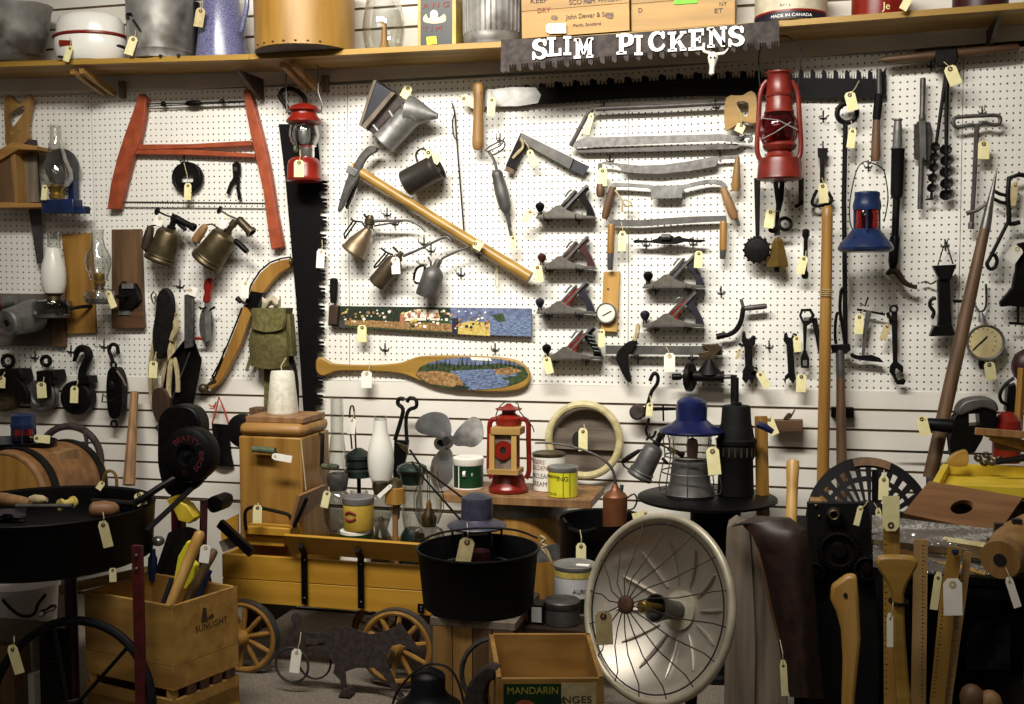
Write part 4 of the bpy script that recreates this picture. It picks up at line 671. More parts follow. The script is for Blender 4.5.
# red barn lantern and what hangs behind it
r = T('barn_lantern', 'dark red barn lantern with red globe hanging from the shelf', 'lantern', P(779,180,.2)); d = .2
B().vl(779.5, d, [(180,21), (178.5,22.5), (176,22), (164,21), (159,20), (156,14), (152,12)], 32).o('oil_tank', 'lantern_red', r)
B().vl(779.5, d, [(152,12), (150,15), (146,17), (142,15)], 28).o('burner_plate', 'lantern_red', r)
B().vl(778.5, d, [(149,12), (145,15), (138,18), (130,19), (122,18.5), (115,15), (111,13), (111,12.4), (115,14.4), (122,17.9), (130,18.4), (138,17.4), (146,13)], 28, False).o('globe', 'red_glass', r)
B().vl(779, d, [(148,6), (140,7), (128,4)], 14).o('wick_burner', 'dark_red', r); B().vl(779, d, [(113,15), (110,13.5), (97,12.5), (95,14)], 28).o('globe_plate', 'lantern_red', r)
B().vl(779, d, [(97,13.5), (95,13.8), (94,13), (76,11.6), (75,12), (73.5,13.8), (72,13.4), (70.5,6)], 28).o('chimney', 'lantern_red', r)
for s in (-1, 1): B().tp([(779+s*12,81), (779+s*16,86), (779+s*19,96), (779+s*20.5,120), (779+s*22,148), (779+s*19,159), (779+s*13,162)], d, 2.6, 10, sm=3).o('side_tube', 'lantern_red', r)
B().tp([(760,140), (774,133), (791,122)], d+.07, .6, 5).tp([(760,118), (778,120), (798,130)], d+.07, .6, 5).o('globe_guard', 'steel', r)
B().tp([(761,92), (759,75), (759,55), (762,44), (770,38), (785,36), (796,42), (801,52), (799,75), (798,92)], d, .8, 6, sm=3).o('bail', 'wire', r)
r = T('iron_ladle', 'round cast iron ladle hanging beside the brass bell', 'ladle', P(757,240,.05)); d = .06
B().prism([(754,178), (760.5,178), (759.5,238), (755.5,238)], d, .01).o('handle', 'iron', r, bev=.001); c = P(757,250,d); k = S(757,250,d); B().lathe(c+V((0,.025,0)), (0,-1,0), [(0,5*k), (.012,10*k), (.03,12.6*k), (.042,12.8*k), (.05,11*k), (.054,4*k)], 26).o('bowl', 'iron', r)
for i in range(14): a = 2*PI*i/14; B().ball(c+V((math.cos(a)*13*k, -.012, math.sin(a)*13*k)), .005).o('rivet', 'iron', r)
r = T('brass_bell', 'small brass bell on black leather straps behind the iron ladle', 'bell', P(776,255,.06)); d = .065
B().sl((777.5,267), (778,238), d, [(0,10), (.05,10.6), (.5,7.6), (.85,5.4), (1,3)], 4).o('bell_side', 'brass', r, ang=20); B().sl((776.5,272), (777,264), d, [(0,3), (1,2.6)], 10).o('clapper', 'iron', r)
B().prism([(772.5,178), (777.5,178), (779,190), (780,235), (774,236), (776,205)], d, .006).prism([(780,178), (785,178), (783.5,200), (780,214), (778,200)], d+.008, .006).o('strap', 'dark_leather', r, bev=.001); B().torus(P(785,224,d), (.3,-1,.2), 6*k, .007, 18, 8).o('ring', 'iron', r); B().bp(773,230,d,4,(1.2,.7,.8)).o('buckle', 'iron', r)
tg(771,209,.09,9.5,19,8,'manila price tag on the black straps of the brass bell', (778,211,.075))
r = T('leather_hasp', 'brown leather strap with iron hook at the right of the bell straps', 'strap', P(800,195,.04)); B().prism([(798.5,178), (804,178), (803.5,205), (799,205)], .05, .008).o('strap', 'rust', r, bev=.001); B().tp([(803,201), (799,205), (795,207)], .05, 1.8, 7).o('hook', 'iron', r)
r = T('screw_clamp', 'small black screw clamp hanging between the lantern and ring rod', 'clamp', P(822,180,.04)); B().prism([(817.5,148), (828,148), (827,157), (824.5,158), (824,186), (820,186), (820,158), (818,157)], .05, .012).o('body', 'iron', r, bev=.001); B().tp([(823,141), (823,150)], .05, .9, 6).o('screw', 'wire', r)
B().tp([(817,190), (812,202), (816,206), (824,205), (832,201), (828,192)], .045, 1.7, 7, sm=3).o('wire_foot', 'iron', r); tg(822.5,183,.07,9.5,20,-4,'manila price tag on the small black screw clamp', (822,178,.06))
r = T('socket_wrench', 'short black double ended wrench hanging under the leather hasp', 'wrench', P(806,255,.04)); B().sl((806,229), (805,279), .05, [(0,2), (.03,3.6), (.13,3.8), (.2,2), (.5,2.2), (.82,2), (.88,3.4), (.97,3.4), (1,2)], 8).o('body', 'iron', r); tg(804.5,256,.075,8.5,18,14,'manila price tag on the short black double ended wrench', (806,251,.06))
# ================================================================ on the pegboard, right part
r = T('ring_rod_tool', 'tall iron ring rod in a wooden handle standing against the wall', 'long tool', P(842,500,.1)); k = S(847,113,.06)
B().torus(P(847,113,.06), (0,-1,0), 9.5*k, 2.6*k, 30, 8).o('ring', 'iron', r); B().tp([(845.5,121,.06), (844,200,.06), (845.5,348,.07)], .06, 2.4, 9).o('rod', 'iron', r)
B().tp([(843,288), (841,292), (840,310), (843,330), (845,345)], .075, 1.7, 7, sm=3).o('bent_bar', 'iron', r); B().tp([(838,312), (836,318), (835,335), (836,344)], .075, 1.5, 7, sm=3).o('bent_bar', 'iron', r); B().prism([(831,345), (850,344), (851,350), (846,354), (832,353)], .09, .03).o('clamp_head', 'iron', r, bev=.003)
B().sl((840,350), (840.5,377), .08, [(0,3.4), (.1,4.2), (1,4.4)], 14).o('socket', 'zinc_dark', r); B().sl((840.5,376), (842,503), .08, [(0,4.2), (.5,5), (1,5.2)], 14, d1=.12).o('handle', 'brown_wood', r)
tg(849,92,.1,11,19,-14,'manila price tag above the ring of the tall iron rod', (859,81,.05)); tg(853,128,.08,8,20,8,'manila price tag just below the ring of the tall iron rod', (851,121,.07))
B().sl((827.5,206), (822.5,500), .13, [(0,3), (.01,5), (.04,5.4), (.5,5.8), (1,6)], 16, d1=.16).t('wooden_pole', 'tall yellow wooden pole standing against the right wall', 'pole', 'amber_wood')
B().tp([(821,292), (832,293)], .15, .1).o('x', 'jute') if 0 else None
r = T('twine_binding', 'twine binding wound round the middle of the yellow pole', 'twine', P(825,293,.13))
for i in range(4): B().torus(P(825.9-.05*i,289.5+i*2,.142), (0.02,0,1), 6.5*S(826,290,.14), .0016, 20, 6).o('twine_turn', 'jute', r)
r = T('ship_lantern', 'blue lantern with flared skirt and dark red lens', 'lantern', P(866,255,.2)); d = .2
B().vl(865.5, d, [(252,24), (250,26.5), (247.5,27), (243,24.5), (236,18), (231,14.5), (229,13)], 36).o('skirt', 'blue', r); B().vl(867, d, [(230,11), (227,12), (209,11.6), (208,11)], 28).o('lens', 'dark_red_glass', r); B().vl(867, d, [(229,5), (215,6), (209,4)], 12).o('inner_wick', 'dark_red', r)
B().vl(867, d, [(210,13.4), (207,13.8), (203,13.4), (197,12), (195.5,12.4), (192.5,12), (191.5,9)], 28).o('cap', 'blue', r)
for s in (-12.5, 0, 12.5): B().tp([(867+s,230), (867+s,208)], d+(.066 if s == 0 else 0), 1.1, 7).o('guard_bar', 'blue', r)
B().tp([(854,232), (850,222), (850,200), (856,172), (862,163), (868,162), (882,168), (886,180), (888,200), (884,222)], d-.02, .7, 6, sm=3).o('bail', 'wire', r); hk(868,166,.15,'wire hook holding the bail of the blue lantern')
r = T('grease_gun', 'black tube tool with gray grip and bent metal foot', 'tool', P(897,200,.05)); d = .06
B().sl((898,119), (897,149), d, [(0,4.6), (.04,4.6), (.08,3.6), (.3,4.2), (.9,4.8), (1,4)], 14).o('grip', 'grey_zinc', r); B().sl((898,149), (896.5,198), d, [(0,7.4), (.03,6.4), (.9,6), (1,5)], 14).o('upper_tube', 'matte_black', r); B().sl((896.5,198), (895,237), d, [(0,3.6), (1,3.6)], 12).o('lower_tube', 'iron', r)
B().sl((895,236), (893,268), d, [(0,4.4), (.1,5.2), (.8,5), (1,3.6)], 12).o('collar', 'black', r); B().tp([(887,275), (891,271), (897,272), (903,281), (911,286), (917,287)], d, [2,3.4,3.6,3,2.2,2.4], 9, sm=3).o('foot', 'bronze', r)
r = T('auger_tool', 'steel rod tool with a flat rusty plate at its middle', 'tool', P(922,140,.04)); d = .045
B().sl((923,78), (922,120), d, [(0,2.4), (.03,2.9), (.85,2.6), (.9,3.4), (1,3)], 12).o('upper_rod', 'dull_steel', r); B().prism([(914,126), (918,121), (930,122), (932,128), (931,158), (928,162), (914,159)], d-.01, .006).o('plate', 'rust', r, bev=.001); B().prism([(919,119), (926,118), (927,160), (920,161)], d+.005, .016).o('housing', 'zinc_dark', r, bev=.003); B().sl((921.5,158), (920,209), d, [(0,3.2), (.2,2.7), (1,2.6)], 12).o('lower_rod', 'dull_steel', r)
# hammer handle tool and cup tongs
r = T('sledge_hammer', 'long brown handled hammer lying level at the top right', 'hammer', P(945,55,.06)); d = .07; B().sl((881,60), (1019,47), d, [(0,2), (.04,3.6), (.4,4.8), (.8,4.6), (.98,4.2), (1,3)], 14).o('handle', 'brown_wood_x', r); B().prism([(936,51), (940,49), (957,47.5), (958,61), (955,66), (938,67), (935,62)], d+.03, .06).o('head', 'iron', r, bev=.004)
hk(931,66,.07,'wire hook under the long brown hammer'); tg(949,66,.12,13,20,-22,'manila price tag hanging from the long brown hammer', (944,62,.11))
r = T('cup_tongs', 'black iron tongs with two columns of small round cups', 'tongs', P(943,140,.04)); d = .05
for i in range(5):
    x, y = 945.5+(i % 2)*.6, 150+i*11.3; c = P(x, y, d); k = S(x, y, d); B().lathe(c+V((0,.008,0)), (.1,-1,.1), [(0,3*k), (.004,6*k), (.01,6.2*k), (.008,4.6*k), (.003,1.4*k)], 16, sq=.85).o('cup', 'iron', r)
for i in range(5):
    x, y = 935-i*.9, 147+i*10.3; c = P(x, y, d); k = S(x, y, d); B().lathe(c+V((0,.008,0)), (.1,-1,.1), [(0,2*k), (.004,4.4*k), (.01,4.6*k), (.008,3.4*k), (.003,1*k)], 16).o('cup', 'iron', r)
B().tp([(947,72), (946.5,110), (946,198)], d-.006, [2.6,2.2,1.4], 8).o('rod', 'iron', r); B().tp([(946,76), (941,110), (936,145), (931,200)], d-.01, [2.2,1.8,1.6,1.3], 8).o('rod', 'iron', r); B().tp([(941,191.5), (953,190.5)], d, 1.1, 6).o('cross_end', 'iron', r); B().tp([(925.5,199.5), (934,198.5)], d, 1.1, 6).o('cross_end', 'iron', r)
r = T('t_wrench', 'T shaped wrench with a looped rod handle', 'wrench', P(975,150,.04)); d = .05
B().tp([(975,126), (970,125), (958,127.5), (954,125), (953.5,120), (957,117.5), (976,116), (996,115.5), (1000,118.5), (999.5,123), (994,125), (983,122.5), (978,126)], d, 2, 9, sm=3).o('loop_handle', 'dull_steel', r); B().tp([(977,124), (974.5,180), (971.5,226)], d, [2.5,2.2,2.2], 9).sl((971.5,222), (971,229), d, [(0,2.4), (.3,3.2), (1,2.8)], 8).o('shaft', 'dull_steel', r)
tg(984,141,.06,11.5,18,2,'manila price tag beside the shaft of the looped T wrench', (982,136,.055)); hk(982,112,.05,'wire hook holding the looped T wrench')
# pike pole leaning, harness iron, boot jack, right edge
B().sl((997.5,167), (985,229), .32, [(0,.5), (.35,2), (.8,4.6), (1,5.2)], 14, d1=.31).o('x', 'dull_steel') if 0 else None
r = T('pike_pole', 'long wooden pole with steel spike tip leaning at the right', 'pole', P(940,470,.35)); B().sl((997,168), (985,229), .25, [(0,.5), (.35,2.2), (.8,4.6), (1,5.4)], 14, d1=.26).o('spike', 'steel', r); B().sl((985,228), (930,478), .26, [(0,5), (.3,6.4), (1,7)], 16, d1=.38).o('shaft', 'brown_wood', r)
B().tp([(966.5,213.5), (978,210), (988,203)], .25, [2.4,1.8,1.6], 8).o('side_hook', 'dull_steel', r)
r = T('iron_hanger', 'black iron hanger with ring and open hook at the right edge', 'hanger', P(1005,200,.05)); d = .06
B().tp([(1030,176), (1009,178), (1009,215), (1010,224), (1020,222)], d, 2.4, 8, sm=2).o('bar', 'iron', r); B().tp([(992,190), (1000,194), (1008,196)], d, 1.8, 7).tp([(992,198), (1000,202), (1008,204)], d, 1.8, 7).o('prong', 'iron', r); B().tp([(1008,222), (1001,236), (994,250), (990,258), (987,264), (990,269), (995,267), (997,260), (994,254)], d, 1.9, 8, sm=3).o('ring', 'iron', r)
tg(1016,182,.06,7,24,10,'pale tag behind the black iron hanger at the right edge', (1017,177,.065), 'tag_tan')
r = T('boot_jack', 'black wedge shaped iron boot jack at the right edge', 'boot jack', P(1015,290,.06)); B().prism([(1018,243), (1034,240), (1034,308), (1010,306), (1001,307), (1000,302), (1012,288), (1016,270)], .08, .03).o('body', 'black', r, bev=.004); tg(1019,247,.1,13,17,35,'white paper tag on the black boot jack at the right edge', None, 'tag_white'); B().tp([(1018,306), (1018,323), (1009,323), (1026,324)], .06, 1.4, 7).o('bracket', 'iron', r)
r = T('coffee_jack', 'black lifting jack with flared head on a wire hanger', 'jack', P(943,300,.06)); d = .075
B().prism([(933,265.5), (957,264.5), (955,269), (951,280), (940,280), (935,270)], d+.02, .05).o('head', 'black', r, bev=.003); B().prism([(938,279), (950,279), (951,312), (952,326), (938,326), (939,312)], d+.01, .04).o('column', 'black', r, bev=.003); B().prism([(934,326), (952,325), (956,335.5), (930,336.5)], d+.02, .05).o('foot', 'black', r, bev=.003)
B().tp([(936,298), (931,300), (930,306), (934,312), (932,318)], d, 1.9, 7, sm=3).o('ratchet', 'iron', r); B().tp([(953,301), (966,301.5)], d, 1.7, 7).o('lever', 'iron', r); B().tp([(938,265), (943,248), (946,242), (953,264)], .05, .7, 5).o('wire_hanger', 'wire', r); hk(945,245,.05,'wire hook above the black lifting jack')
B().tp([(921,283,.03), (926,281.5,.03), (931,284,.03), (936,281,.05)], .03, .9, 6, sm=3).t('brown_string', 'short brown string tied at the side of the black jack', 'string', 'rust_brown')
r = T('pressure_gauge', 'large round pressure gauge with cream dial and single needle', 'gauge', P(983,340,.05)); c = P(983,342,.01); k = S(983,342,.05)
B().lathe(c, (0,-1,0), [(0,14*k), (.03,17.5*k), (.05,18.4*k), (.056,17.4*k), (.05,15.6*k)], 36).o('case', 'grey_zinc', r); B().lathe(c+V((0,-.0502,0)), (0,-1,0), [(0,15.5*k), (.001,15.5*k)], 36).o('dial_face', 'cream', r)
for i in range(13): a = math.radians(-220+260*i/12); B().prism(rot([(-.3,-14.2), (.3,-14.2), (.3,-12), (-.3,-12)], 983, 342, math.degrees(a)+90), .0625, .0006).o('tick', 'ink', r)
B().prism([(972.5,349.5), (986,336.5), (988,336), (987,338.2), (973.4,350.4)], .0632, .001).o('pointer', 'ink', r); B().prism([(978,344), (985,344), (985,347), (978,347)], .0608, .0005).o('maker_mark', 'ink_brown', r) if 0 else None
B().sl((982.5,322), (981,312), .03, [(0,4), (.6,3), (1,1)], 12).o('top_lug', 'grey_zinc', r); B().tp([(975,305,.02), (980,312,.03), (986,306,.02), (986,284,.02)], .03, 1.1, 6, sm=3).o('hanger_wire', 'wire', r); B().sl((982.5,360), (982,369), .03, [(0,3.4), (.5,4), (1,2.4)], 10).o('inlet', 'iron', r); tg(989,362,.06,11,18,-8,'manila price tag below the large round pressure gauge', (984,361,.05))
r = T('t_chisel', 'iron T shaped tool with a flat pointed lower bar', 'tool', P(868,340,.04)); d = .045; B().tp([(857,309.5), (872,312), (885,314.5)], d, 1.2, 7).o('top_bar', 'iron', r); B().prism([(866,310), (872,311), (869,325), (866,340), (864.5,357), (861.5,357), (863,335)], d+.004, .012).o('shank', 'zinc_dark', r, bev=.001); B().prism([(850,353), (858,355.5), (872,355), (880,358), (884,362.5), (872,361.5), (856,359.5), (851,357)], d+.006, .012).o('lower_bar', 'iron', r, bev=.001); B().tp([(860,303), (865,306), (868,297)], .05, 1, 6).o('wire_tie', 'wire', r); tg(859.5,314,.06,9,20,3,'manila price tag on the iron T shaped tool', (863,310,.055))
r = T('open_wrench', 'long dark wrench with ring top and open lower jaw', 'wrench', P(895,345,.04)); d = .045; k = S(894,309,d)
B().torus(P(893.8,309,d), (0,-1,0), 3.4*k, 1.2*k, 18, 7).o('ring', 'iron', r); B().prism([(891.5,312), (897.5,312), (897.5,362), (903,366), (903.5,372), (901.5,373), (899,370), (896,368), (895,374), (898,380), (904,378.5), (906,381), (904,385), (897,384.5), (893,377), (889.5,372), (890,366), (893,362)], d, .012).o('body', 'iron', r, bev=.002)
B().prism([(886,313), (889,312), (893,319), (891,325), (888,320)], d+.006, .012).o('side_jaw', 'iron', r, bev=.001); tg(888,324,.06,7,17,18,'brown weathered tag beside the long dark ring topped wrench', (888,318,.055), 'tag_tan')
r = T('box_wrench', 'dark wrench with hexagon ring top hanging near the yellow pole', 'wrench', P(806,340,.04)); d = .05
B().prism([(801,309), (811,308.5), (815,315), (811.5,323), (807,326), (806,350), (809.5,359), (809,368), (801,368), (800.5,358), (803.5,350), (803,325), (799,316)], d, .012, [[(803,311.5), (809.5,311.5), (811.5,315.5), (808.5,320.5), (803.5,320.5), (801.5,315.5)], [(803,360), (807,360), (807,366), (803,366)]]).o('body', 'iron', r); tg(801.5,374,.06,10,18,2,'manila price tag under the hexagon ringed dark wrench', (804,368,.055))
r = T('s_wrench', 'second dark wrench half hidden behind the yellow pole', 'wrench', P(820,340,.03)); B().prism([(811,318), (817,318), (820,333), (821,352), (818,352), (815,335)], .04, .012).o('body', 'iron', r, bev=.001)
r = T('open_wrench', 'dark double open ended wrench with tag beside the hexagon wrench', 'wrench', P(791,360,.04)); d = .05
B().prism([(784,334), (787,332), (788,337), (791,338), (793,333), (797,334), (797,341), (793,344.5), (795,373), (796,379), (793,384), (791,381), (789,378), (786,380), (785.5,385), (784,381), (785,376), (788,373), (786.5,345), (783.5,341)], d, .012).o('body', 'iron', r, bev=.001); tg(796.5,336,.065,7.5,16,-5,'manila price tag beside the double open ended wrench', (793,335,.06)); 
r = T('monkey_wrench', 'black monkey wrench with splayed jaws between crank and pole', 'wrench', P(748,358,.04)); d = .055
B().prism([(742,333), (745,331), (746,338), (749,339), (753,335), (756,337), (755,344), (752,348), (752.5,366), (757,369), (756,376), (752,384), (749,379), (746,384), (742,379), (743,370), (745,366), (744.5,348), (741.5,341)], d, .02).o('body', 'iron', r, bev=.003); B().prism([(737.5,344), (740,342.5), (744,346), (742,348)], d+.005, .015).o('side_jaw', 'iron', r, bev=.001); B().prism([(749,368), (757,367), (758,371), (751,373)], d+.012, .02).o('adjuster', 'iron', r, bev=.002)
tg(759,372,.08,7.5,18,-28,'manila price tag at the foot of the black monkey wrench', (754,369,.075)); tg(740,349,.06,3.5,10,18,'narrow tan tag at the left of the black monkey wrench', (741,346,.06), 'tag_tan')
# ---------------------------------------------------------------- pulleys and wood on the slatted wall, left
def pulley(cx, cy, rr, lab, ring, body, wheel, tag=None):
    r = T('pulley_block', lab, 'pulley', P(cx, cy, .08)); c = P(cx, cy, .03); k = S(cx, cy, .06)
    B().lathe(c, (0,-1,0), [(0,rr*.86*k), (.008,rr*k), (.016,rr*.9*k), (.03,rr*.9*k), (.038,rr*k), (.046,rr*.86*k), (.046,rr*.6*k), (.04,rr*.5*k), (.044,.3*rr*k), (.05,.12*rr*k)], 32).o('wheel', wheel, r)
    B().torus(P(*ring[0], .06), (.2,-1,0), ring[1]*k, 2.1*k, 22, 8).o('eye_ring', 'iron', r); body(r, k); return r
def b1(r, k):
    B().prism([(47,381), (51,379), (67,379), (71,381), (72,390), (47,390)], .1, .075).o('yoke', 'iron', r, bev=.004) if 0 else None
def bodyB(r, k): B().prism([(36,371), (54,370), (56,380), (36,381)], .095, .08).o('yoke', 'iron', r, bev=.005); B().prism([(41,378), (50,378), (50,396), (41,396)], .098, .012).o('strap', 'iron', r, bev=.002); 
pulley(46, 395, 16.5, 'iron pulley with spoked wheel and eye ring, second from the left edge', ((46,361), 4.4), bodyB, 'zinc_dark')
def bodyA(r, k): B().prism([(-4,369), (20,369), (23,380), (-4,381)], .095, .08).o('yoke', 'iron', r, bev=.005); B().prism(sm([(-8,383), (14,378), (25,388), (28,400), (24,404), (8,392), (-6,392)], 3), .1, .02).o('side_plate', 'iron', r, bev=.003)
pulley(9, 393, 18, 'iron pulley with tan sheave at the left edge of the wall', ((8,361), 5.6), bodyA, 'bronze')
tg(0,376,.12,11,12,2,'manila price tag on the pulley at the very left edge', (5,372,.11)); tg(41,382,.12,9.5,16,-4,'manila price tag on the spoked iron pulley', (44,377,.11)); tg(74.5,386,.12,8,17,2,'manila price tag on the hooked round black pulley', (78,380,.1))
r = T('hook_block', 'round black pulley with a big cast hook on top', 'pulley', P(82,395,.08)); c = P(82.5,397,.02); k = S(82,397,.06)
B().lathe(c, (0,-1,0), [(0,15*k), (.006,17.2*k), (.05,17.4*k), (.058,16*k), (.062,8*k)], 36).o('shell', 'iron', r); B().tp([(82,381), (82.5,372), (86,363), (89,356), (87,350), (81,348.5), (77,352), (75,359), (73,361)], .05, [4.4,4.2,4.2,4.2,4,3.8,3,2.2,1], 10, sm=3).o('hook', 'iron', r); B().prism([(78,376), (89,376), (90,384), (76,384)], .085, .06).o('collar', 'iron', r, bev=.003)
r = T('tackle_block', 'narrow black double tackle block with hook and bottom ring', 'pulley', P(114,390,.06)); d = .07; k = S(114,390,d)
B().prism(sm([(108,370), (116,368), (121,380), (121.5,395), (119,416), (109,417), (106,396), (106,382)], 3), d+.01, .05).o('shell', 'black', r, bev=.005); B().tp([(113,362), (111,356), (109,350), (112,344.5), (117,346), (118,352), (119,354)], d-.02, 1.9, 8, sm=3).o('hook', 'iron', r); B().torus(P(113.5,365,d-.02), (0,-1,0), 3*k, 1.2*k, 16, 7).o('top_ring', 'iron', r); B().torus(P(114,424,d-.02), (0,-1,0), 3.2*k, 1.2*k, 16, 7).o('bottom_ring', 'iron', r)
B().bp(111,386,d+.01,4,(1,.5,1.5)).o('sheave_pin', 'iron', r); B().tp([(117,371), (122,378), (126,386)], d+.015, 1.3, 6).o('cotter', 'bronze', r); B().tp([(107,398), (103,394), (102,402), (108,402), (114,400)], d+.012, .8, 6).o('wire_tie', 'wire', r)
for x, y, l in ((35,357,'spoked iron pulley'), (71,351,'hooked round black pulley'), (104,346,'narrow tackle block')): hk(x, y, .06, 'wire hook holding the '+l)
B().sl((134.5,392), (129,485), .07, [(0,4.2), (.3,4.4), (.8,5.6), (1,6.2)], 10, d1=.2).t('hammer_haft', 'plain wooden tool handle leaning upright against the slatted wall', 'tool handle', 'tan_wood')
r = T('dark_pouch', 'black rubber pouch hanging from an orange string', 'pouch', P(222,440,.03)); B().grid(lambda u, v: P(211.5+19*u+(1.5 if v < .5 else 2.5)*math.sin(v*3)*u*0+3*v*v*u-1.5*math.sin(v*PI)*(u-.5)*2, 423.5+42*v+1.5*u, .02+.02*math.sin(u*PI)), 8, 10, .008).o('pouch', 'black', r)
B().tp([(212,424), (215,414), (219,397), (224,409), (230,428)], .04, .9, 6).o('string', 'orange_string', r); B().tp([(209,405), (213,407), (216,402), (214,409), (210,408)], .045, .8, 5).o('string_knot', 'orange_string', r)
r = T('wood_hand_plane', 'small wooden block plane resting on the slatted wall at right', 'hand plane', P(787,428,.05)); B().prism([(769,420.5), (803,420.5), (803,432), (769,432)], .09, .05).o('body', 'brown_wood_x', r, bev=.002); B().prism([(783,419.5), (787,414), (790,413), (792,415), (789,420)], .075, .02).o('wedge', 'dark_wood', r, bev=.002); B().prism([(789,418), (794.5,409.5), (795.5,410), (791,418.5)], .072, .014).o('blade', 'steel', r)
tg(768,417,.11,9,19,-22,'manila price tag on the small wooden block plane', (771,414,.09))
r = T('black_bracket', 'small black metal block on the wall behind the wooden handle', 'bracket', P(843,413,.02)); B().pb(831,407.5,854,418,.045,.035).o('block', 'black', r, bev=.003)
B().sl((950,452.5), (892,451.5), .05, [(0,2), (.1,1.6), (1,.5)], 8).t('long_awl', 'thin dark pointed rod lying along a wall slat at right', 'rod', 'iron')
# ================================================================ on the shelf
YF = [(-60,64), (250,54.5), (512,41.5), (1100,-3)]
def yf(x):
    for (a, b), (c, e) in zip(YF, YF[1:]):
        if x <= c: return b+(e-b)*(x-a)/(c-a)
def yat(x, d, z):                                               # pixel row where a point d from the wall is z high
    lo, hi = -400, 1200
    for _ in range(40):
        m = (lo+hi)/2
        if P(x, m, d).z > z: lo = m
        else: hi = m
    return lo
def shz(x): return P(x, yf(x), SHD).z+.001
def pot(cx, d, prof, n=32, ov=1, z=None):                        # lathe standing at height z, profile (px above base, r px)
    z = shz(cx) if z is None else z; y0 = yat(cx, d, z); b = P(cx, y0, d); k = S(cx, y0, d)
    return B().lathe(V((b.x, b.y, z)), (0,0,1), [(h*k, r*k/ov) for h, r in prof], n, True, ov)
r = T('dish_pan', 'wide gray metal dish pan at the left end of the shelf', 'pan', P(-8,60,.2)); pot(-9, .19, [(0,40), (1,46), (8,56), (30,63), (52,66), (55,68), (56,68), (54,65), (30,61), (6,45), (3,3)], 40, 1.8).o('pan', 'galv', r)
r = T('enamel_roaster', 'white enamel oval roaster with red rim on the shelf', 'roaster', P(91,58,.16)); d = .16
pot(91.5, d, [(0,28), (1,32), (5,35.5), (14,37), (23,37), (26,36)], 36, 1.25).o('pan', 'enamel_white', r); pot(91.5, d, [(24.5,37.3), (25.5,38.6), (27,38.6), (28,36)], 36, 1.25).o('red_rim', 'red', r); pot(91.5, d, [(27.5,35), (30,35), (38,34.6), (44,32), (48,26), (50,16), (50.5,3)], 36, 1.25).o('lid', 'enamel_white', r)
zz = shz(91); y0 = yat(91, .16, zz); B().prism([(58.5,y0-25), (72,y0-24.5), (72,y0-19), (58.5,y0-19.5)], .285, .04).o('handle', 'red', r, bev=.002)
for x, y in ((77,y0-48.5), (119,y0-19), (60,y0-8)): B().prism(arc(x, y, 2.8, 1.5, n=10), .287 if y > y0-40 else .26, .06).o('enamel_chip', 'ink', r)
r = T('galvanized_pail', 'tall battered galvanized pail with side handle on the shelf', 'pail', P(160,56,.15)); d = .15
pot(161, d, [(0,30), (1,31.5), (8,31.8), (9,32.5), (10,31.8), (70,33), (71,34), (80,34), (80,33), (10,30.5), (4,4)], 32).o('body', 'galv', r); B().tp([(128,19), (127,15), (131,14), (135,18), (141,21), (148,21), (152,20)], .27, 1.7, 7, sm=2).tp([(133,20,.28), (138,27,.285), (142,33,.28), (141,24,.275)], .28, 1.2, 6, sm=2).o('handle', 'iron', r)
for x in (160, 178): B().prism(arc(x, yf(x)-1.5, 1.6, 1.6, n=10), .276, .01).o('drain_hole', 'ink', r)
r = T('coffee_pot', 'purple speckled enamel coffee pot tapering upward on the shelf', 'coffee pot', P(222,54,.15)); pot(222, .15, [(0,25), (.8,26), (2,26), (40,21), (62,18), (70,16), (80,9), (84,3)], 32).o('body', 'speckle_blue', r); B().tp([(241,-14), (246,-8), (247,5), (244,20), (242,29), (241,31)], .2, 2.6, 8, sm=3).o('handle', 'speckle_blue', r); B().prism([(240.5,30), (243,30), (244,52), (241.5,52)], .235, .01).o('drip_stain', 'rust_brown', r) if 0 else None
pot(194, .08, [(0,6), (30,6), (60,7), (62,7)], 16).t('dark_canister', 'narrow dark canister between the galvanized pail and coffee pot', 'canister', 'black')
r = T('cheese_box', 'large round yellow wooden cheese box overhanging the shelf', 'box', P(304,52,.215)); pot(305, .215, [(0,46), (.2,49.3), (52,49.8), (70,50)], 48).o('side_hoop', 'cheese_wood', r); pot(305, .215, [(-.6,45), (-.5,48.5), (.1,48.7)], 48).o('bottom', 'dark_wood', r)
for i in range(7): a = math.radians(-130+13.5*i); c = P(305,52,.215); R = 49.9*S(305,52,.215); B().ball((c.x+R*math.cos(a), c.y+R*math.sin(a), shz(305)+.012), .0035, (1.6,1,.8)).o('nail', 'rust_brown', r)
r = T('lamp_globe', 'clear glass lamp globe with little brown burner on the shelf', 'lamp', P(384,46,.15)); pot(384, .15, [(0,15), (1,16.5), (6,19), (20,21.3), (32,21), (45,18.5), (60,16), (60,15.5), (45,18), (32,20.5), (20,20.8), (6,18.4), (1.5,15)], 30).o('globe', 'clear_glass', r); pot(384.5, .15, [(2,7), (5,6), (10,4), (16,3.4), (26,2.5), (31,2.8), (34,1)], 14).o('burner', 'oak', r)
r = T('tin_box', 'dark green tin box with yellow edges and red lettering on the shelf', 'tin', P(436,44,.18)); y1 = yat(436,.2,shz(436)); f = .2
B().pb(417.5,-8,456,y1,f,.12).o('box', 'can_gold', r, bev=.002); B().prism([(420.5,-6), (452,-6.5), (452,y1-2.5), (420.5,y1-1.5)], f+.0015, .002).o('front_panel', 'tin_green', r)
wr('x', 'MASON', 423, 8.5, 5.5, f+.003, 'dark_red', r) if 0 else None
for t, x, y, h in (('A N G', 422.5, 8.5, 5.5), ('T I M', 422.5, 31.5, 5)): wr('x', t, x, y, h, f+.004, 'letter_pink', r, 0, None, 1.35)
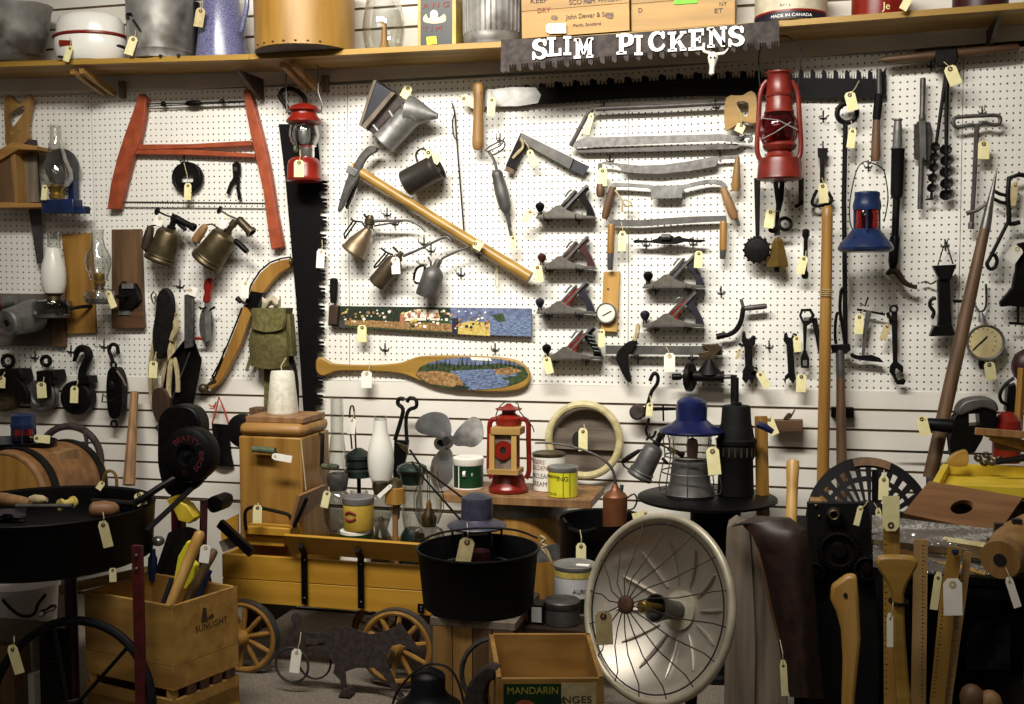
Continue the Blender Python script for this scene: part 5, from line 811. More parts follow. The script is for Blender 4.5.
B().prism(sm([(423,18.5), (426,14), (428,18), (432,17), (434,18), (440,17), (444,14), (446,18), (444,22), (434,23.5), (425,22)], 3), f+.003, .0015).o('emblem', 'tag', r); B().prism(arc(434,14.5,4,4.6,n=16), f+.004, .0015).o('emblem', 'white', r); B().prism([(426.5,37), (436,36), (437,43.5), (427,45)], f+.005, .002).o('price_sticker', 'fluo_yellow', r)
pot(459, .09, [(0,6), (20,6.5), (60,7)], 14).t('dark_bottle', 'dark bottle in the gap beside the green tin box', 'bottle', 'black')
r = T('galvanized_tub', 'ribbed galvanized tub beside the yellow crates on the shelf', 'tub', P(493,42,.15)); pot(493, .15, [(0,27.5), (1,28.5), (4,28.8), (5,29.4), (12,29.4), (13,28.8), (60,29.5), (62,30)], 40).o('body', 'galv', r)
c = P(493,40,.15); k = S(493,40,.15)
for i in range(15): a = math.radians(-165+150*i/14); B().tube([(c.x+29.3*k*math.cos(a), c.y+29.3*k*math.sin(a), shz(493)+13*k), (c.x+29.8*k*math.cos(a), c.y+29.8*k*math.sin(a), shz(493)+60*k)], .0032, 6).o('rib', 'galv', r)
def crate(x0, x1, d, dep, h, lab):
    xm = (x0+x1)/2; z = shz(xm)-(.0 if x0 < 600 else 0); a = P(x0, yat(x0,d,z), d); b = P(x1, yat(x1,d,z), d); q = V((b.x-a.x, 0, 0)); z0 = max(shz(x0), shz(x1)) if 0 else z
    r = T('wooden_crate', lab, 'crate', V(((a.x+b.x)/2, -d+dep/2, z))); L = q.length; H = h
    sl = math.atan2(P(x1,yf(x1),SHD).z-P(x0,yf(x0),SHD).z, L); up = V((-math.sin(sl),0,math.cos(sl))); rt = V((math.cos(sl),0,math.sin(sl))); R = Matrix((rt, V((0,1,0)), up)).transposed(); c = r.location
    for i in range(2): B().box(c+up*(H*(.25+.5*i)), (L, .012, H*.495), R).o('front_board', 'gold_wood', r, bev=.0008) if 0 else None
    def bx(u, y, w, su, sy, sw, n, m): B().box(c+rt*u+V((0,y,0))+up*w, (su, sy, sw), R).o(n, m, r, bev=.0008)
    bx(0, -dep/2+.006, H*.245, L, .012, H*.49, 'front_board', 'crate_yellow'); bx(0, -dep/2+.006, H*.745, L, .012, H*.5, 'front_board', 'crate_yellow'); bx(0, dep/2-.006, H/2, L, .012, H, 'back_board', 'pine'); bx(-L/2+.006, 0, H/2, .012, dep-.024, H, 'end_board', 'crate_yellow'); bx(L/2-.006, 0, H/2, .012, dep-.024, H, 'end_board', 'crate_yellow'); bx(0, 0, .005, L, dep, .01, 'bottom_board', 'dark_wood'); return r, sl
r, sl = crate(522, 629.5, .25, .22, .22, 'yellow wooden whisky crate with dark stencilled lettering on the shelf'); d = .2525; an = math.degrees(sl)
for t, x, y, h, m, s in (('SCOTCH WHISKY', 569, 4.8, 5, 'ink_brown', .95), ('John Dewar & Sons', 566, 19.3, 4.8, 'ink_brown', .9), ('Perth, Scotland', 573, 26.8, 3, 'ink_brown', 1.1), ('KEEP', 530, 3.5, 5, 'ink_brown', 1.2), ('DRY', 537, 13, 5, 'ink_red', 1)): wr('x', t, x, y, h, d, m, r, an, None, s)
for x, y, q in ((554,17.5,3.4), (587.5,.8,3.4), (609,15.5,4.4)): B().prism(sm([(x-q,y), (x-q*.3,y-q*.7), (x+q,y-q*.3), (x+q*.7,y+q*.7), (x-q*.5,y+q*.5)], 3), d, .001).o('dark_stain', 'brown_wood', r)
tg(546,28.5,.262,10,20,-91,'white paper tag on the front of the whisky crate', None, 'tag_white')
r, sl = crate(631.5, 735, .23, .2, .22, 'second yellow wooden crate with green sticker, right of the whisky crate'); d = .2325; an = math.degrees(sl)
B().prism([(674,-3), (697.5,-4), (697.5,3), (674,4.5)], d+.001, .0015).o('green_sticker', 'lime', r); wr('x', 'NY', 719, 6, 4, d, 'ink_brown', r, an); wr('x', 'ET', 714, 13, 4.4, d, 'ink_brown', r, an, None, 1.3); wr('x', 'D', 638, 12.5, 4.5, d, 'ink_brown', r, an)
r = T('paint_pail', 'cream paint pail with red and navy bands near the sign end', 'pail', P(790,20,.15)); pot(790.5, .15, [(0,33.5), (.8,35), (2,35), (40,35.5)], 40).o('body', 'paint_pail', r); k = S(790,18,.15); zb = shz(790.5); c = P(790.5, yat(790.5,.15,zb), .15)
B().lathe(V((c.x,c.y,zb+.8*k)), (0,0,1), [(0,35.1*k), (0,35.5*k), (7*k,35.5*k), (7*k,35.1*k)], 40).o('navy_band', 'navy', r); B().lathe(V((c.x,c.y,zb+8*k)), (0,0,1), [(0,35.1*k), (0,35.5*k), (2*k,35.5*k), (2*k,35.1*k)], 40).o('red_band', 'red', r)
def cyl(c, R, a0, k, sx=1): return lambda p: V((c.x+(R+p.z*.02)*math.cos(math.radians(a0)+p.x*k*sx/R), c.y+(R+p.z*.02)*math.sin(math.radians(a0)+p.x*k*sx/R), c.z+p.y*k))
wr('x', 'MADE IN CANADA', 0, 0, 1, 0, 'lettering_white', r, 0, cyl(V((c.x,c.y,zb+2.6*k)), 35.6*k, -122, 4.2*k, 1.15))
for i in range(4): B().prism([(780+i*3,4+i%2), (781.2+i*3,3.5), (781+i*3,7-i%3)], .15+35.3*k, .003).o('dark_fleck', 'ink_brown', r)
r = T('red_can', 'glossy red can with a paper tag on the right of the shelf', 'can', P(878,13,.15)); pot(878.5, .15, [(0,24.5), (1,26), (30,26.5), (36,26.5)], 36).o('body', 'red', r); zb = shz(878); c = P(878.5, yat(878.5,.15,zb), .15); k = S(878,10,.15); wr('x', 'Je', 0, 0, 1, 0, 'tag', r, 0, cyl(V((c.x,c.y,zb+5*k)), 26.3*k, -86, 10*k))
tg(912,-8,.3,8,20,28,'manila price tag on the glossy red shelf can', None)
pot(980, .15, [(0,25), (1,26), (20,26.5)], 36).t('red_tin', 'flat red tin at the right end of the shelf', 'tin', 'dark_red')
tg(70.5,46,.30,6.5,16,18,'manila price tag hanging below the red handle of the roaster', (70,38,.29)); tg(134,36.5,.29,9,19,18,'manila price tag between the white roaster and galvanized pail', (136,30,.285)); tg(201,8,.27,9.5,19,9,'tan price tag between the galvanized pail and coffee pot', (203,-4,.25), 'tag_tan')
# ================================================================ in front of the slatted wall, middle depth
def zat(x, y, d): return P(x, y, d).z
# --- plank on a barrel with cans and the red lantern
PZ = zat(530, 490, .30)
r = T('plank_shelf', 'rough plank laid on a barrel, holding cans and the red lantern', 'plank', P(530,495,.3)); a = P(452, 490, .3); b = P(598, 492, .3)
B().box(((a.x+b.x)/2, -.3, PZ-.016), (b.x-a.x, .3, .03)).o('plank', 'tan_wood', r, bev=.002)
k0 = S(525,520,.3); c = P(523, 560, .23)
r = T('wooden_barrel', 'wooden barrel with gray hoops standing under the plank', 'barrel', V((c.x, c.y, .0))); H = PZ-.033; Rb = .19
B().lathe(r.location, (0,0,1), [(0,Rb*.84), (H*.15,Rb*.93), (H*.4,Rb), (H*.6,Rb), (H*.85,Rb*.93), (H,Rb*.84)], 36).o('staves', 'amber_wood', r)
for t, m in ((.93,'grey_zinc'), (.68,'grey_zinc'), (.32,'grey_zinc'), (.07,'grey_zinc')):
    q = Rb*(1-.16*(2*abs(t-.5))**1.8)+.004; B().lathe(r.location+V((0,0,H*t-.03)), (0,0,1), [(0,q-.004), (0,q), (.06,q), (.06,q-.004)], 36).o('hoop', m, r)
def on(cx, d, z, prof, n=28, ov=1): return pot(cx, d, prof, n, ov, z)
r = T('green_can', 'white lidded can with green label next to the propeller', 'can', P(468,487,.3)); z = PZ; on(468.5, .3, z, [(0,14), (.6,15), (24,15), (24.5,14)]).o('body', 'can_green', r); on(468.5, .3, z, [(23.5,15.3), (24,15.6), (30,15.6), (31,14.6), (31,4)]).o('lid', 'white', r)
c = P(468.5, yat(468.5,.3,z), .3); k = S(468,480,.3); B().lathe(V((c.x,c.y,z)), (0,0,1), [(0,14.9*k), (0,15.2*k), (1.4*k,15.2*k), (1.4*k,14.9*k)], 28).o('white_band', 'white', r)
for a in (-113, -160): B().tube([V((c.x+15.1*k*math.cos(math.radians(a)), c.y+15.1*k*math.sin(math.radians(a)), z+h*k)) for h in (1, 23)], .0022, 6).o('white_stripe', 'white', r)
B().tube([V((c.x+15.2*k*math.cos(math.radians(t)), c.y+15.2*k*math.sin(math.radians(t)), z+16*k)) for t in (-94, -84)], .011, 8).o('white_badge', 'white', r); wr('x', 'E', 0, 0, 1, 0, 'white', r, 0, cyl(V((c.x,c.y,z+14*k)), 15.3*k, -64, 4*k))
r = T('birdhouse_lantern', 'bright red tubular lantern with a wooden birdhouse front on the plank', 'lantern', P(510,489,.33)); d = .34; z = PZ
on(508.5, d, z, [(0,18), (1,20), (4,20), (8,17), (14,16), (18,14)]).o('oil_tank', 'red', r); on(509, d, z, [(17,11), (60,11), (63,12), (66,12), (68,13), (74,13), (76,11), (78,7), (82,7), (82,13), (83,13.5), (85,6), (88,2)], 28).o('chimney', 'red', r)
for s in (-1, 1): B().tp([(509+s*8,421), (509+s*14,419), (509+s*19,423), (509+s*19.5,440), (509+s*20,470), (509+s*17,478)], d, 2.6, 9, sm=3).o('side_tube', 'red', r)
B().tp([(498,425), (496,415), (501,405), (509,401), (518,404), (520,412), (532,426), (534,432)], d+.01, .6, 6, sm=2).o('bail', 'wire', r)
q = d+.07; B().pb(492,434,513,473,q-.004,.06).o('house_wall', 'grey_wood', r); B().pb(490.5,428,520,435,q+.012,.08).o('house_roof', 'pine', r, bev=.001); B().pb(487,470,518,475,q+.02,.09).o('perch_ledge', 'pine', r, bev=.001)
for x in (492, 514): B().prism([(x-2.6,434.5), (x+2.2,434.5), (x+2.4,470.5), (x-3,470.5)], q+.008, .012).o('corner_post', 'pine_z', r)
B().prism(arc(503,450.5,9.6,9.6,n=26), q+.004, .006, [arc(503,450.5,3.2,3.6,n=16)]).o('entry_ring', 'red', r); B().prism(arc(503,450.5,3.4,3.8,n=16), q-.001, .004).o('entry_hole', 'ink', r)
B().prism([(500,461), (506,460.5), (506,462), (500,462.5)], q, .003).o('house_mark', 'ink', r)
r = T('syrup_can', 'white corn syrup can with red and purple lettering on the plank', 'can', P(549,489,.28)); d = .27; on(549, d, PZ, [(0,15.6), (.6,16.4), (34,16.4), (35,15.6)]).o('body', 'white', r); on(549, d, PZ, [(34.2,16.7), (35,17), (36.8,17), (37.5,15.5), (36.5,12), (36.5,1)]).o('lid', 'old_brass', r); c = P(549, yat(549,d,PZ), d); k = S(549,480,d)
for t, h, y, m, s, a in (('ROGERS\'', 4.2, 27.5, 'ink_red', .95, -165), ('GOLDEN SYRUP', 4.6, 21.5, 'ink_red', .85, -160), ('RECLEAN', 4.6, 13.5, 'ink_navy', .85, -152), ('CREAMY', 4.8, 5.5, 'ink_navy', .9, -152)): wr('x', t, 0, 0, 1, 0, m, r, 0, cyl(V((c.x,c.y,PZ+y*k)), 16.5*k, a, h*k/.72, s))
r = T('yellow_can', 'bright yellow can with black band, in front of the syrup can', 'can', P(563,493,.38)); d = .38; on(563, d, PZ, [(0,14.4), (.6,15), (25,15), (25.5,14)]).o('body', 'can_yellow', r); on(563, d, PZ, [(25,15.2), (26,15.6), (29.5,15.6), (30,14.4), (29.5,12), (29.5,1)]).o('lid', 'lid_metal', r); c = P(563, yat(563,d,PZ), d); k = S(563,480,d)
for a in (-78, -52): B().tube([V((c.x+15.1*k*math.cos(math.radians(a)), c.y+15.1*k*math.sin(math.radians(a)), PZ+h*k)) for h in (1, 24.5)], .0013, 5).o('black_line', 'ink', r)
for t, h, y, s, a in (('DEARBORN', 3, 19.5, .8, -160), ('ING', 4.6, 17, 1.1, -104), ('COLOR', 2.6, 2.5, 1, -150)): wr('x', t, 0, 0, 1, 0, 'ink', r, 0, cyl(V((c.x,c.y,PZ+y*k)), 15.2*k, a, h*k/.72, s))
# --- round wooden ring, blow torch, caged lanterns on a black table
r = T('wooden_ring', 'large pale wooden ring with gray plank across the back on the wall', 'ring', P(584,440,.06)); c = P(584,440,.06); k = S(584,440,.06); B().torus(c, (0,-1,0), 36*k, 3.9*k, 40, 10).o('rim', 'rim_wood', r); B().box(c+V((0,.03,0)), (66*k, .02, 21*k)).o('cross_plank', 'grey_wood_x', r, bev=.001); B().prism(arc(579,440,7,9,n=18), .042, .004).o('plank_hole', 'ink', r); B().lathe(c+V((0,.052,0)), (0,-1,0), [(0,35*k), (.008,35*k)], 36).o('back_disc', 'grey_wood_x', r)
tg(583,428,.1,9,23,0,'manila price tag in the centre of the pale wooden ring', (584,424,.07))
torch('silver gray blow torch leaning beside the caged blue lantern', (639,477), (656,445), 13, 9, (622,462,640,450,2.4), (668,448,684,456,2.6), (648,437), (662,458,668,464,1.6), 'iron', 'iron')
ob = [o for o in bpy.data.objects if o.get('label') == 'silver gray blow torch leaning beside the caged blue lantern'][0]
for ch in ob.children:
    if ch.name.split('.')[0] in ('tank', 'hoop'): ch.data.materials[0] = M['zinc_dark']
off = P(650,462,.34)-P(650,462,.09); s = S(650,462,.34)/S(650,462,.09); ob.location += P(*(639,477),.34)-P(*(639,477),.09); ob.scale = (s, s, s)
TZ = zat(705, 497, .42)
r = T('black_table', 'small black round table carrying the caged lanterns', 'table', P(712,505,.4)); c = P(707,495,.4); k = S(707,495,.4)
B().lathe(V((c.x,c.y,TZ-.014)), (0,0,1), [(0,66*k), (.003,69*k), (.011,69*k), (.014,67*k)], 40).o('table_top', 'black', r); B().lathe(V((c.x+.03,c.y,0)), (0,0,1), [(0,28*k), (.02,28*k), (.03,25*k), (TZ-.015,25*k)], 24).o('pedestal', 'matte_black', r)
def bars(b, cx, d, z, prof, n, rr, a0=0):                        # upright guard wires following a profile
    c = P(cx, yat(cx,d,z), d); k = S(cx, yat(cx,d,z), d)
    for i in range(n): a = a0+2*PI*i/n; b.tube([V((c.x+q*k*math.cos(a), c.y+q*k*math.sin(a), z+h*k)) for h, q in prof], rr, 6)
    return b
r = T('caged_lantern', 'railway lantern with blue cap and wire cage on the black table', 'lantern', V((P(690,495,.4).x, -.4, TZ))); d = .4
on(690, d, TZ, [(0,24), (2,25), (14,20), (20,19), (34,18), (36,15)], 28).o('oil_base', 'zinc_dark', r); on(690, d, TZ, [(36,17), (46,21), (56,21.5), (64,18), (66,17), (66,16.4), (64,17.4), (56,20.9), (46,20.4), (37,16)], 28).o('globe', 'clear_glass', r)
on(691, d, TZ, [(63,31), (65,32.5), (67,31), (72,20), (76,15.6), (77,15.4), (88,15.6), (94,14.6), (98,10), (100,2)], 32).o('cap', 'blue_enamel', r); on(692, d, TZ, [(36,5), (50,6), (56,5), (58,1)], 12).o('burner', 'pink', r)
for i in range(8): a = 2*PI*i/8; c = P(690, yat(690,d,TZ), d); k = S(690,495,d); B().tube([V((c.x+q*k*math.cos(a), c.y+q*k*math.sin(a), TZ+h*k)) for h, q in ((3,30), (10,31), (22,29), (40,25), (56,27), (65,29))], .0024, 6).o('cage_wire', 'dull_steel', r)
for h, q in ((3.5,30), (24,28.5), (40,25.4)): B().torus(V((c.x,c.y,TZ+h*k)), (0,0,1), q*k, .0026, 32, 6).o('cage_ring', 'dull_steel', r)
B().tp([(663,430), (664,460), (662,478), (672,500), (700,520), (716,508)], d+.09, .9, 6, sm=3).o('bail', 'dull_steel', r) if 0 else None
tg(712,447,.56,13,28,-6,'tan paper tag on the cage of the blue capped lantern', (716,440,.5), 'tag')
r = T('black_lantern', 'tall black lantern with slotted collar beside the blue capped lantern', 'lantern', V((P(735,495,.36).x, -.36, TZ))); d = .36
on(735.5, d, TZ, [(0,17), (1,18), (36,17), (40,19), (50,19), (52,18)], 28).o('body', 'matte_black', r); on(735.5, d, TZ, [(52,20), (56,20.5), (58,18), (70,16), (72,15), (88,14), (90,13), (91,3)], 28).o('cap', 'matte_black', r); on(736, d, TZ, [(90,5), (93,5), (94,2), (118,1.8)], 10).o('top_rod', 'iron', r)
for i in range(9): a = math.radians(-165+150*i/8); c = P(735.5, yat(735.5,d,TZ), d); k = S(735,480,d); B().box(V((c.x+18.6*k*math.cos(a), c.y+18.6*k*math.sin(a), TZ+45*k)), (.006,.006,9*k)).o('slot', 'old_brass', r)
B().tp([(757,424,.42), (765,427,.42), (773,432,.42)], .42, [3.4,3.8,2.6], 8).o('blue_handle', 'blue_enamel', r, 'blue side handle')
B().sl((761,416), (763,520), .3, [(0,5.6), (.01,6.4), (1,6.6)], 4, d1=.34).t('wooden_post', 'square yellow wooden post standing behind the black lantern', 'post', 'amber_wood')
B().sl((793,460), (789,600), .5, [(0,4), (.01,6), (.05,6.6), (.2,5.6), (.5,5.6), (1,6)], 14, d1=.7).t('ash_haft', 'varnished ash tool handle standing behind the brown leather', 'tool handle', 'ash_wood')
# --- tractor seat
r = T('tractor_seat', 'black cast iron tractor seat with radiating slots', 'seat', P(868,510,.3)); c = P(868,520,.36)
def seat(u, v):                                                  # half dish, slots cut between ribs
    a = math.radians(178-176*u); return c+V((math.cos(a)*.21*v, -.08+.14*v*v*abs(math.sin(a)), math.sin(a)*.208*v))
b = B().grid(lambda u, v: seat(u, .86+.14*v), 30, 2, .012); b.o('rim', 'matte_black', r); B().grid(lambda u, v: seat(u, .02+.36*v), 24, 3, .012).o('hub_plate', 'matte_black', r)
B().grid(lambda u, v: seat(u, .66+.07*v), 30, 2, .012).o('ring', 'matte_black', r)
for i in range(15): B().grid(lambda u, v: seat((i+.5)/15+(u-.5)*.034, .36+.52*v), 2, 5, .012).o('rib', 'matte_black', r)
B().grid(lambda u, v: seat(.42+.2*u, .9+.11*v)+V((0,-.014,0)), 6, 2, .006).o('worn_edge', 'brown_wood', r); B().prism([(872,470), (878,470), (879,520), (872,520)], .42, .01).o('brace', 'iron', r)
tg(884,476,.52,10,24,2,'manila price tag on the slotted tractor seat', (884,470,.48))
# --- tin snips, propeller
r = T('tin_snips', 'old iron tin snips standing upright behind the green lantern', 'snips', P(402,460,.12)); d = .12; B().tp([(395,440), (401,420), (403,409), (398,404), (399,399), (404,399)], d, 2.2, 8, sm=3).o('handle', 'iron', r); B().tp([(407,442), (406,420), (409,410), (416,407), (416,400), (410,398), (407,402)], d, 2, 8, sm=3).o('handle', 'iron', r); B().prism([(394,440), (408,441), (406,456), (403,468), (398,520), (392,520), (393,470)], d+.01, .02).o('blades', 'black', r, bev=.002); B().prism([(396,442), (407,446), (408,455), (402,450)], d+.02, .012).o('pivot_plate', 'old_brass', r, bev=.001)
r = T('boat_propeller', 'three bladed aluminium boat propeller behind the green can', 'propeller', P(446,450,.22)); d = .22; c = P(446,441,d); k = S(446,441,d)
for pp, m in ((sm([(444,437), (432,436), (420,433), (415,427), (420,417), (432,412), (444,414), (450,422), (451,434)], 3), 'aluminium'), (sm([(452,442), (454,434), (462,424), (472,417), (480,420), (483,430), (482,440), (474,447), (464,446), (457,446)], 3), 'dull_steel'), (sm([(442,448), (450,449), (454,460), (454,474), (446,486), (436,488), (430,476), (432,460), (438,452)], 3), 'aluminium')):
    b = B(); l = [P(x, y, d+.03+(.05*((x-446)*(y-441)/900))) for x, y in pp]; ctr = sum(l, V((0,0,0)))/len(l)+V((0,-.008,0)); n = len(l); bk = [p+V((0,.006,0)) for p in l]; cb = ctr+V((0,.02,0))
    b.add(l+[ctr]+bk+[cb], [(i, (i+1) % n, n) for i in range(n)]+[(n+1+(i+1) % n, n+1+i, 2*n+1) for i in range(n)]+[((i+1) % n, i, n+1+i, n+1+(i+1) % n) for i in range(n)]).o('blade', m, r, ang=60)
B().lathe(c+V((0,.0,0)), (0,-1,0), [(0,8.4*k), (.05,7.6*k), (.07,7*k), (.07,4*k), (.03,3.6*k)], 20).o('hub', 'dull_steel', r); B().prism(arc(446,441,3.8,4.4,n=14), d+.0715, .002).o('bore', 'ink', r)
# --- copper spray oiler on a black cauldron behind the dish
r = T('iron_cauldron', 'wide black iron cauldron behind the copper oiler', 'cauldron', P(602,530,.55)); d = .62; z = zat(602,517,d); c = P(602,517,d); k = S(602,517,d)
B().lathe(V((c.x,c.y,0.2)), (0,0,1), [(0,26*k), (.06,40*k), (z-.24,43*k), (z-.215,45*k), (z-.2,45*k), (z-.205,42.5*k), (.1,39*k), (.03,4*k)], 40).o('pot', 'black', r)
for i in range(3): a = 2*PI*i/3+.5; B().tube([V((c.x+30*k*math.cos(a), c.y+30*k*math.sin(a), .24)), V((c.x+40*k*math.cos(a), c.y+40*k*math.sin(a), 0))], .016, 8).o('leg', 'black', r)
B().tp([(563,519,d+.05), (570,528,d+.12), (582,532,d+.17), (596,529,d+.18)], d, 2, 7, sm=3).o('bail', 'iron', r)
r = T('copper_oiler', 'copper spray oiler with long curved spout standing in the cauldron', 'oiler', P(614,528,.6)); d = .6; B().vl(615, d, [(545,12), (528,12.4), (496,12.2), (493,10), (490,5), (487,3.6), (484,2.4)], 26).o('body', 'copper', r); B().tp([(615,486), (615,478), (610,466), (596,455), (570,446), (548,443), (535,443)], d, [1.6,1.5,1.4,1.3,1.2,1.1,.9], 8, sm=4).o('spout', 'dull_steel', r); B().sl((621,492), (622,485), d, [(0,2), (1,2)], 8).o('filler_cap', 'dull_steel', r); B().tp([(627,498), (634,494), (637,500), (634,508), (628,510)], d, 1, 6, sm=3).o('handle', 'wire', r)
tg(581,543,.86,10,22,0,'manila price tag with knotted string above the paint can', (580,530,.82)); tg(648,513,.8,7,16,75,'manila price tag behind the top of the big dish', None)
B().prism([(556,505), (568,500), (572,520), (570,560), (560,560), (558,540)], .5, .03).t('plaster_fragment', 'pale worn stick leaning beside the barrel under the plank', 'stick', 'rim_wood') if 0 else None
# --- churn box
r = T('butter_churn', 'tall wooden butter churn box with two cranks beside the black saw', 'churn', P(282,540,.5)); d0, d1 = .62, .37
xL, xR = P(239,470,d0).x, P(302,470,d0).x; zt = zat(270,437,d0); zb = .30
B().box(((xL+xR)/2, -(d0+d1)/2, (zt+zb)/2), (xR-xL, d0-d1, zt-zb)).o('box', 'amber_wood', r, bev=.006); B().box(((xL+xR)/2, -(d0+d1)/2, zt+.024), (xR-xL+.004, d0-d1+.004, .05)).o('rim_board', 'oak_x', r, bev=.022); B().box(((xL+xR)/2+.006, -(d0+d1)/2, zt+.06), (xR-xL-.02, d0-d1-.05, .024)).o('lid', 'tan_wood', r, bev=.004)
B().tp([(253,449), (275,451)], d0+.03, [3.2,3.6], 12).o('crank_grip', 'grip_green', r); B().tp([(275,451,d0+.03), (276,453,d0+.01), (276,452,d0-.01)], d0, 1.4, 7).o('crank_arm', 'iron', r)
rx = xR+.012; e = P(316,434,.46); B().tube([(xR-.01,-.46,e.z), (rx,-.46,e.z), (rx,-.47,e.z-.12)], .008, 8).o('crank_arm', 'iron', r); B().lathe((rx,-.47,e.z-.12), (1,-.12,0), [(0,.008), (.004,.012), (.06,.012), (.07,.008)], 12).o('crank_grip', 'grip_green', r); B().tp([(272,458), (274,448)], d0+.004, .5, 5) ; tg(272,456,d0+.07,7,20,-80,'white paper tag on the green crank grip of the churn', None, 'tag_white')
B().tp([(301,440,d0+.003), (303,460,d0+.004), (306,490,d0+.004)], d0, .6, 5).t('churn_string', 'thin string hanging down the corner of the butter churn', 'string', 'string')
r = T('twine_cone', 'white cone of twine standing on top of the butter churn', 'twine', V((0,0,0)))
z = zt+.0725; c = P(283,417,.48); k = S(283,417,.48); r.location = V((c.x,c.y,z)); 
B().lathe(V((c.x,c.y,z)), (0,0,1), [(0,15*k), (.006,15.6*k), (39*k,11.8*k), (42*k,11*k), (42.5*k,5*k)], 28).o('wound_twine', 'bone', r); B().tp([(283,377,.5), (281,366,.45), (286,358,.4)], .48, .5, 5).o('loose_end', 'string', r)
B().pb(249,408,262,418.5,.30,.06).t('wood_block', 'small brown wooden block on the wall behind the churn', 'block', 'brown_wood', None, .002); c = P(246,430,.25); k = S(246,430,.25); B().lathe(c, (0,-1,0), [(0,14*k), (.02,17*k), (.03,17*k), (.04,12*k)], 28).t('iron_disc', 'dark round iron disc partly hidden behind the churn', 'disc', 'iron')
# --- yellow wagon
r = T('farm_wagon', 'small yellow wooden farm wagon with spoked wheels holding lanterns', 'wagon', P(320,650,.6)); WD0, WD1 = .74, .34; zf = .255
xa, xb = P(222,570,WD0).x, P(431,580,WD0).x; zs = zat(320,560,WD0); lo = zat(320,608,WD0)
for dd in (WD0, WD1):
    for z0, z1 in ((lo, (lo+zs)/2-.002), ((lo+zs)/2, zs)): B().box(((xa+xb)/2, -dd+.01, (z0+z1)/2), (xb-xa, .018, z1-z0)).o('side_board', 'wagon_yellow', r, bev=.002)
B().box(((xa+xb)/2, -(WD0+WD1)/2, lo+.012), (xb-xa-.004, WD0-WD1-.03, .02)).o('floor_board', 'wagon_yellow', r)
for x in (xa+.01, xb-.01): B().box((x, -(WD0+WD1)/2, (lo+zs)/2), (.018, WD0-WD1-.03, zs-lo)).o('end_board', 'wagon_yellow', r)
def flare(x0, y0, x1, y1, d0, d1, h, m='wagon_yellow'):          # leaning top board
    a, b = P(x0,y0,d1), P(x1,y1,d1); a2, b2 = V((a.x,-d0,a.z-h)), V((b.x,-d0,b.z-h)); n = V((0,-.01,.012))
    B().add([a,b,b2,a2,a+V((0,.016,.004)),b+V((0,.016,.004)),b2+V((0,.016,0)),a2+V((0,.016,0))], [(0,1,2,3),(7,6,5,4),(0,4,5,1),(1,5,6,2),(2,6,7,3),(3,7,4,0)]).o('flared_board', m, r, bev=.001)
flare(283,535.5,420,545,.745,.80,.075)
for x, y0, y1 in ((304.5,546,604), (361,550,608), (421,596,613)):
    a = P(x,y0+8,WD0+.012); b = P(x,y1,WD0+.012); B().box(((a+b)/2), (.022, .008, a.z-b.z)).o('iron_strap', 'black', r); 
    if y0 < 590: B().tube([P(x,y0+9,WD0+.016), P(x-4,y0,WD0+.05)], .011, 6).o('strap_top', 'black', r)
    for y in (y0+14, y1-6): B().bp(x, y, WD0+.018, 1).o('bolt', 'steel', r)
B().add([P(*q) for q in ((220,523,.52), (238,514,.5), (238,545,.5), (222,548,.52), (221,522.5,.50), (239,513.5,.48), (239,545,.48), (223,548,.5))], [(0,1,2,3),(7,6,5,4),(0,4,5,1),(1,5,6,2),(2,6,7,3),(3,7,4,0)]).o('end_flare', 'wagon_yellow', r)
B().add([P(*q) for q in ((292,526,.72), (300,496,.72), (326,485,.45), (318,514,.45), (289,525,.72), (297,495,.72), (323,484,.45), (315,513,.45))], [(0,1,2,3),(7,6,5,4),(0,4,5,1),(1,5,6,2),(2,6,7,3),(3,7,4,0)]).o('foot_board', 'tan_wood', r); B().tp([(307,498,.73), (300,514,.735), (294,527,.735)], .73, 2, 6).o('foot_strap', 'black', r)
B().pb(243,527.5,290,535.5,.70,.07).pb(245,535.5,284,546,.68,.05).o('seat_step', 'wagon_yellow', r, bev=.003)
B().tp([(246,530), (245,514), (249,508), (258,507.5), (270,510), (288,514.5), (291,520)], .71, 1.8, 7, sm=3).o('seat_iron', 'iron', r)
def spoked(cx, cy, rpx, d, m, tyre, ns=10):
    c = P(cx,cy,d); k = S(cx,cy,d); R = rpx*k; w = T0 = B(); h = B().torus(c, (0,-1,0), R*.9, R*.085, 36, 8, 1.0)
    o = h.o('wheel', m, r); B().lathe(c+V((0,.022,0)), (0,-1,0), [(0,R*.97), (0,R*1.01), (.03,R*1.01), (.03,R*.97), (0,R*.97)], 40, False).o('iron_tyre', tyre, o); B().lathe(c+V((0,.02,0)), (0,-1,0), [(-.02,R*.12), (0,R*.22), (.04,R*.2), (.06,R*.13), (.065,R*.04)], 20).o('hub', m, o); B().lathe(c+V((0,-.044,0)), (0,-1,0), [(0,R*.07), (.006,R*.05)], 10).o('axle_nut', 'dull_steel', o)
    for i in range(ns): a = 2*PI*i/ns+.2; q = V((math.cos(a),0,math.sin(a))); B().tube([c+q*R*.15, c+q*R*.5, c+q*R*.86], [R*.055,R*.07,R*.06], 8).o('spoke', m, o)
    return c, R
fz = P(395,648,.78)
spoked(243,637,37,.76,'amber_wood','dull_steel'); spoked(396.5,647.5,39,.78,'amber_wood','dull_steel'); spoked(243,629,34,.36,'amber_wood','dull_steel'); spoked(385,634,35,.36,'amber_wood','dull_steel')
for x, y in ((243,637), (396.5,647.5)): a = P(x,y,.76); B().tube([V((a.x,-.75,a.z)), V((a.x,-.34,a.z))], .014, 8).o('axle', 'dark_wood', r); B().box((a.x,-.54,(a.z+lo)/2+.005), (.06,.3,lo-a.z-.0)).o('bolster', 'dark_wood', r)
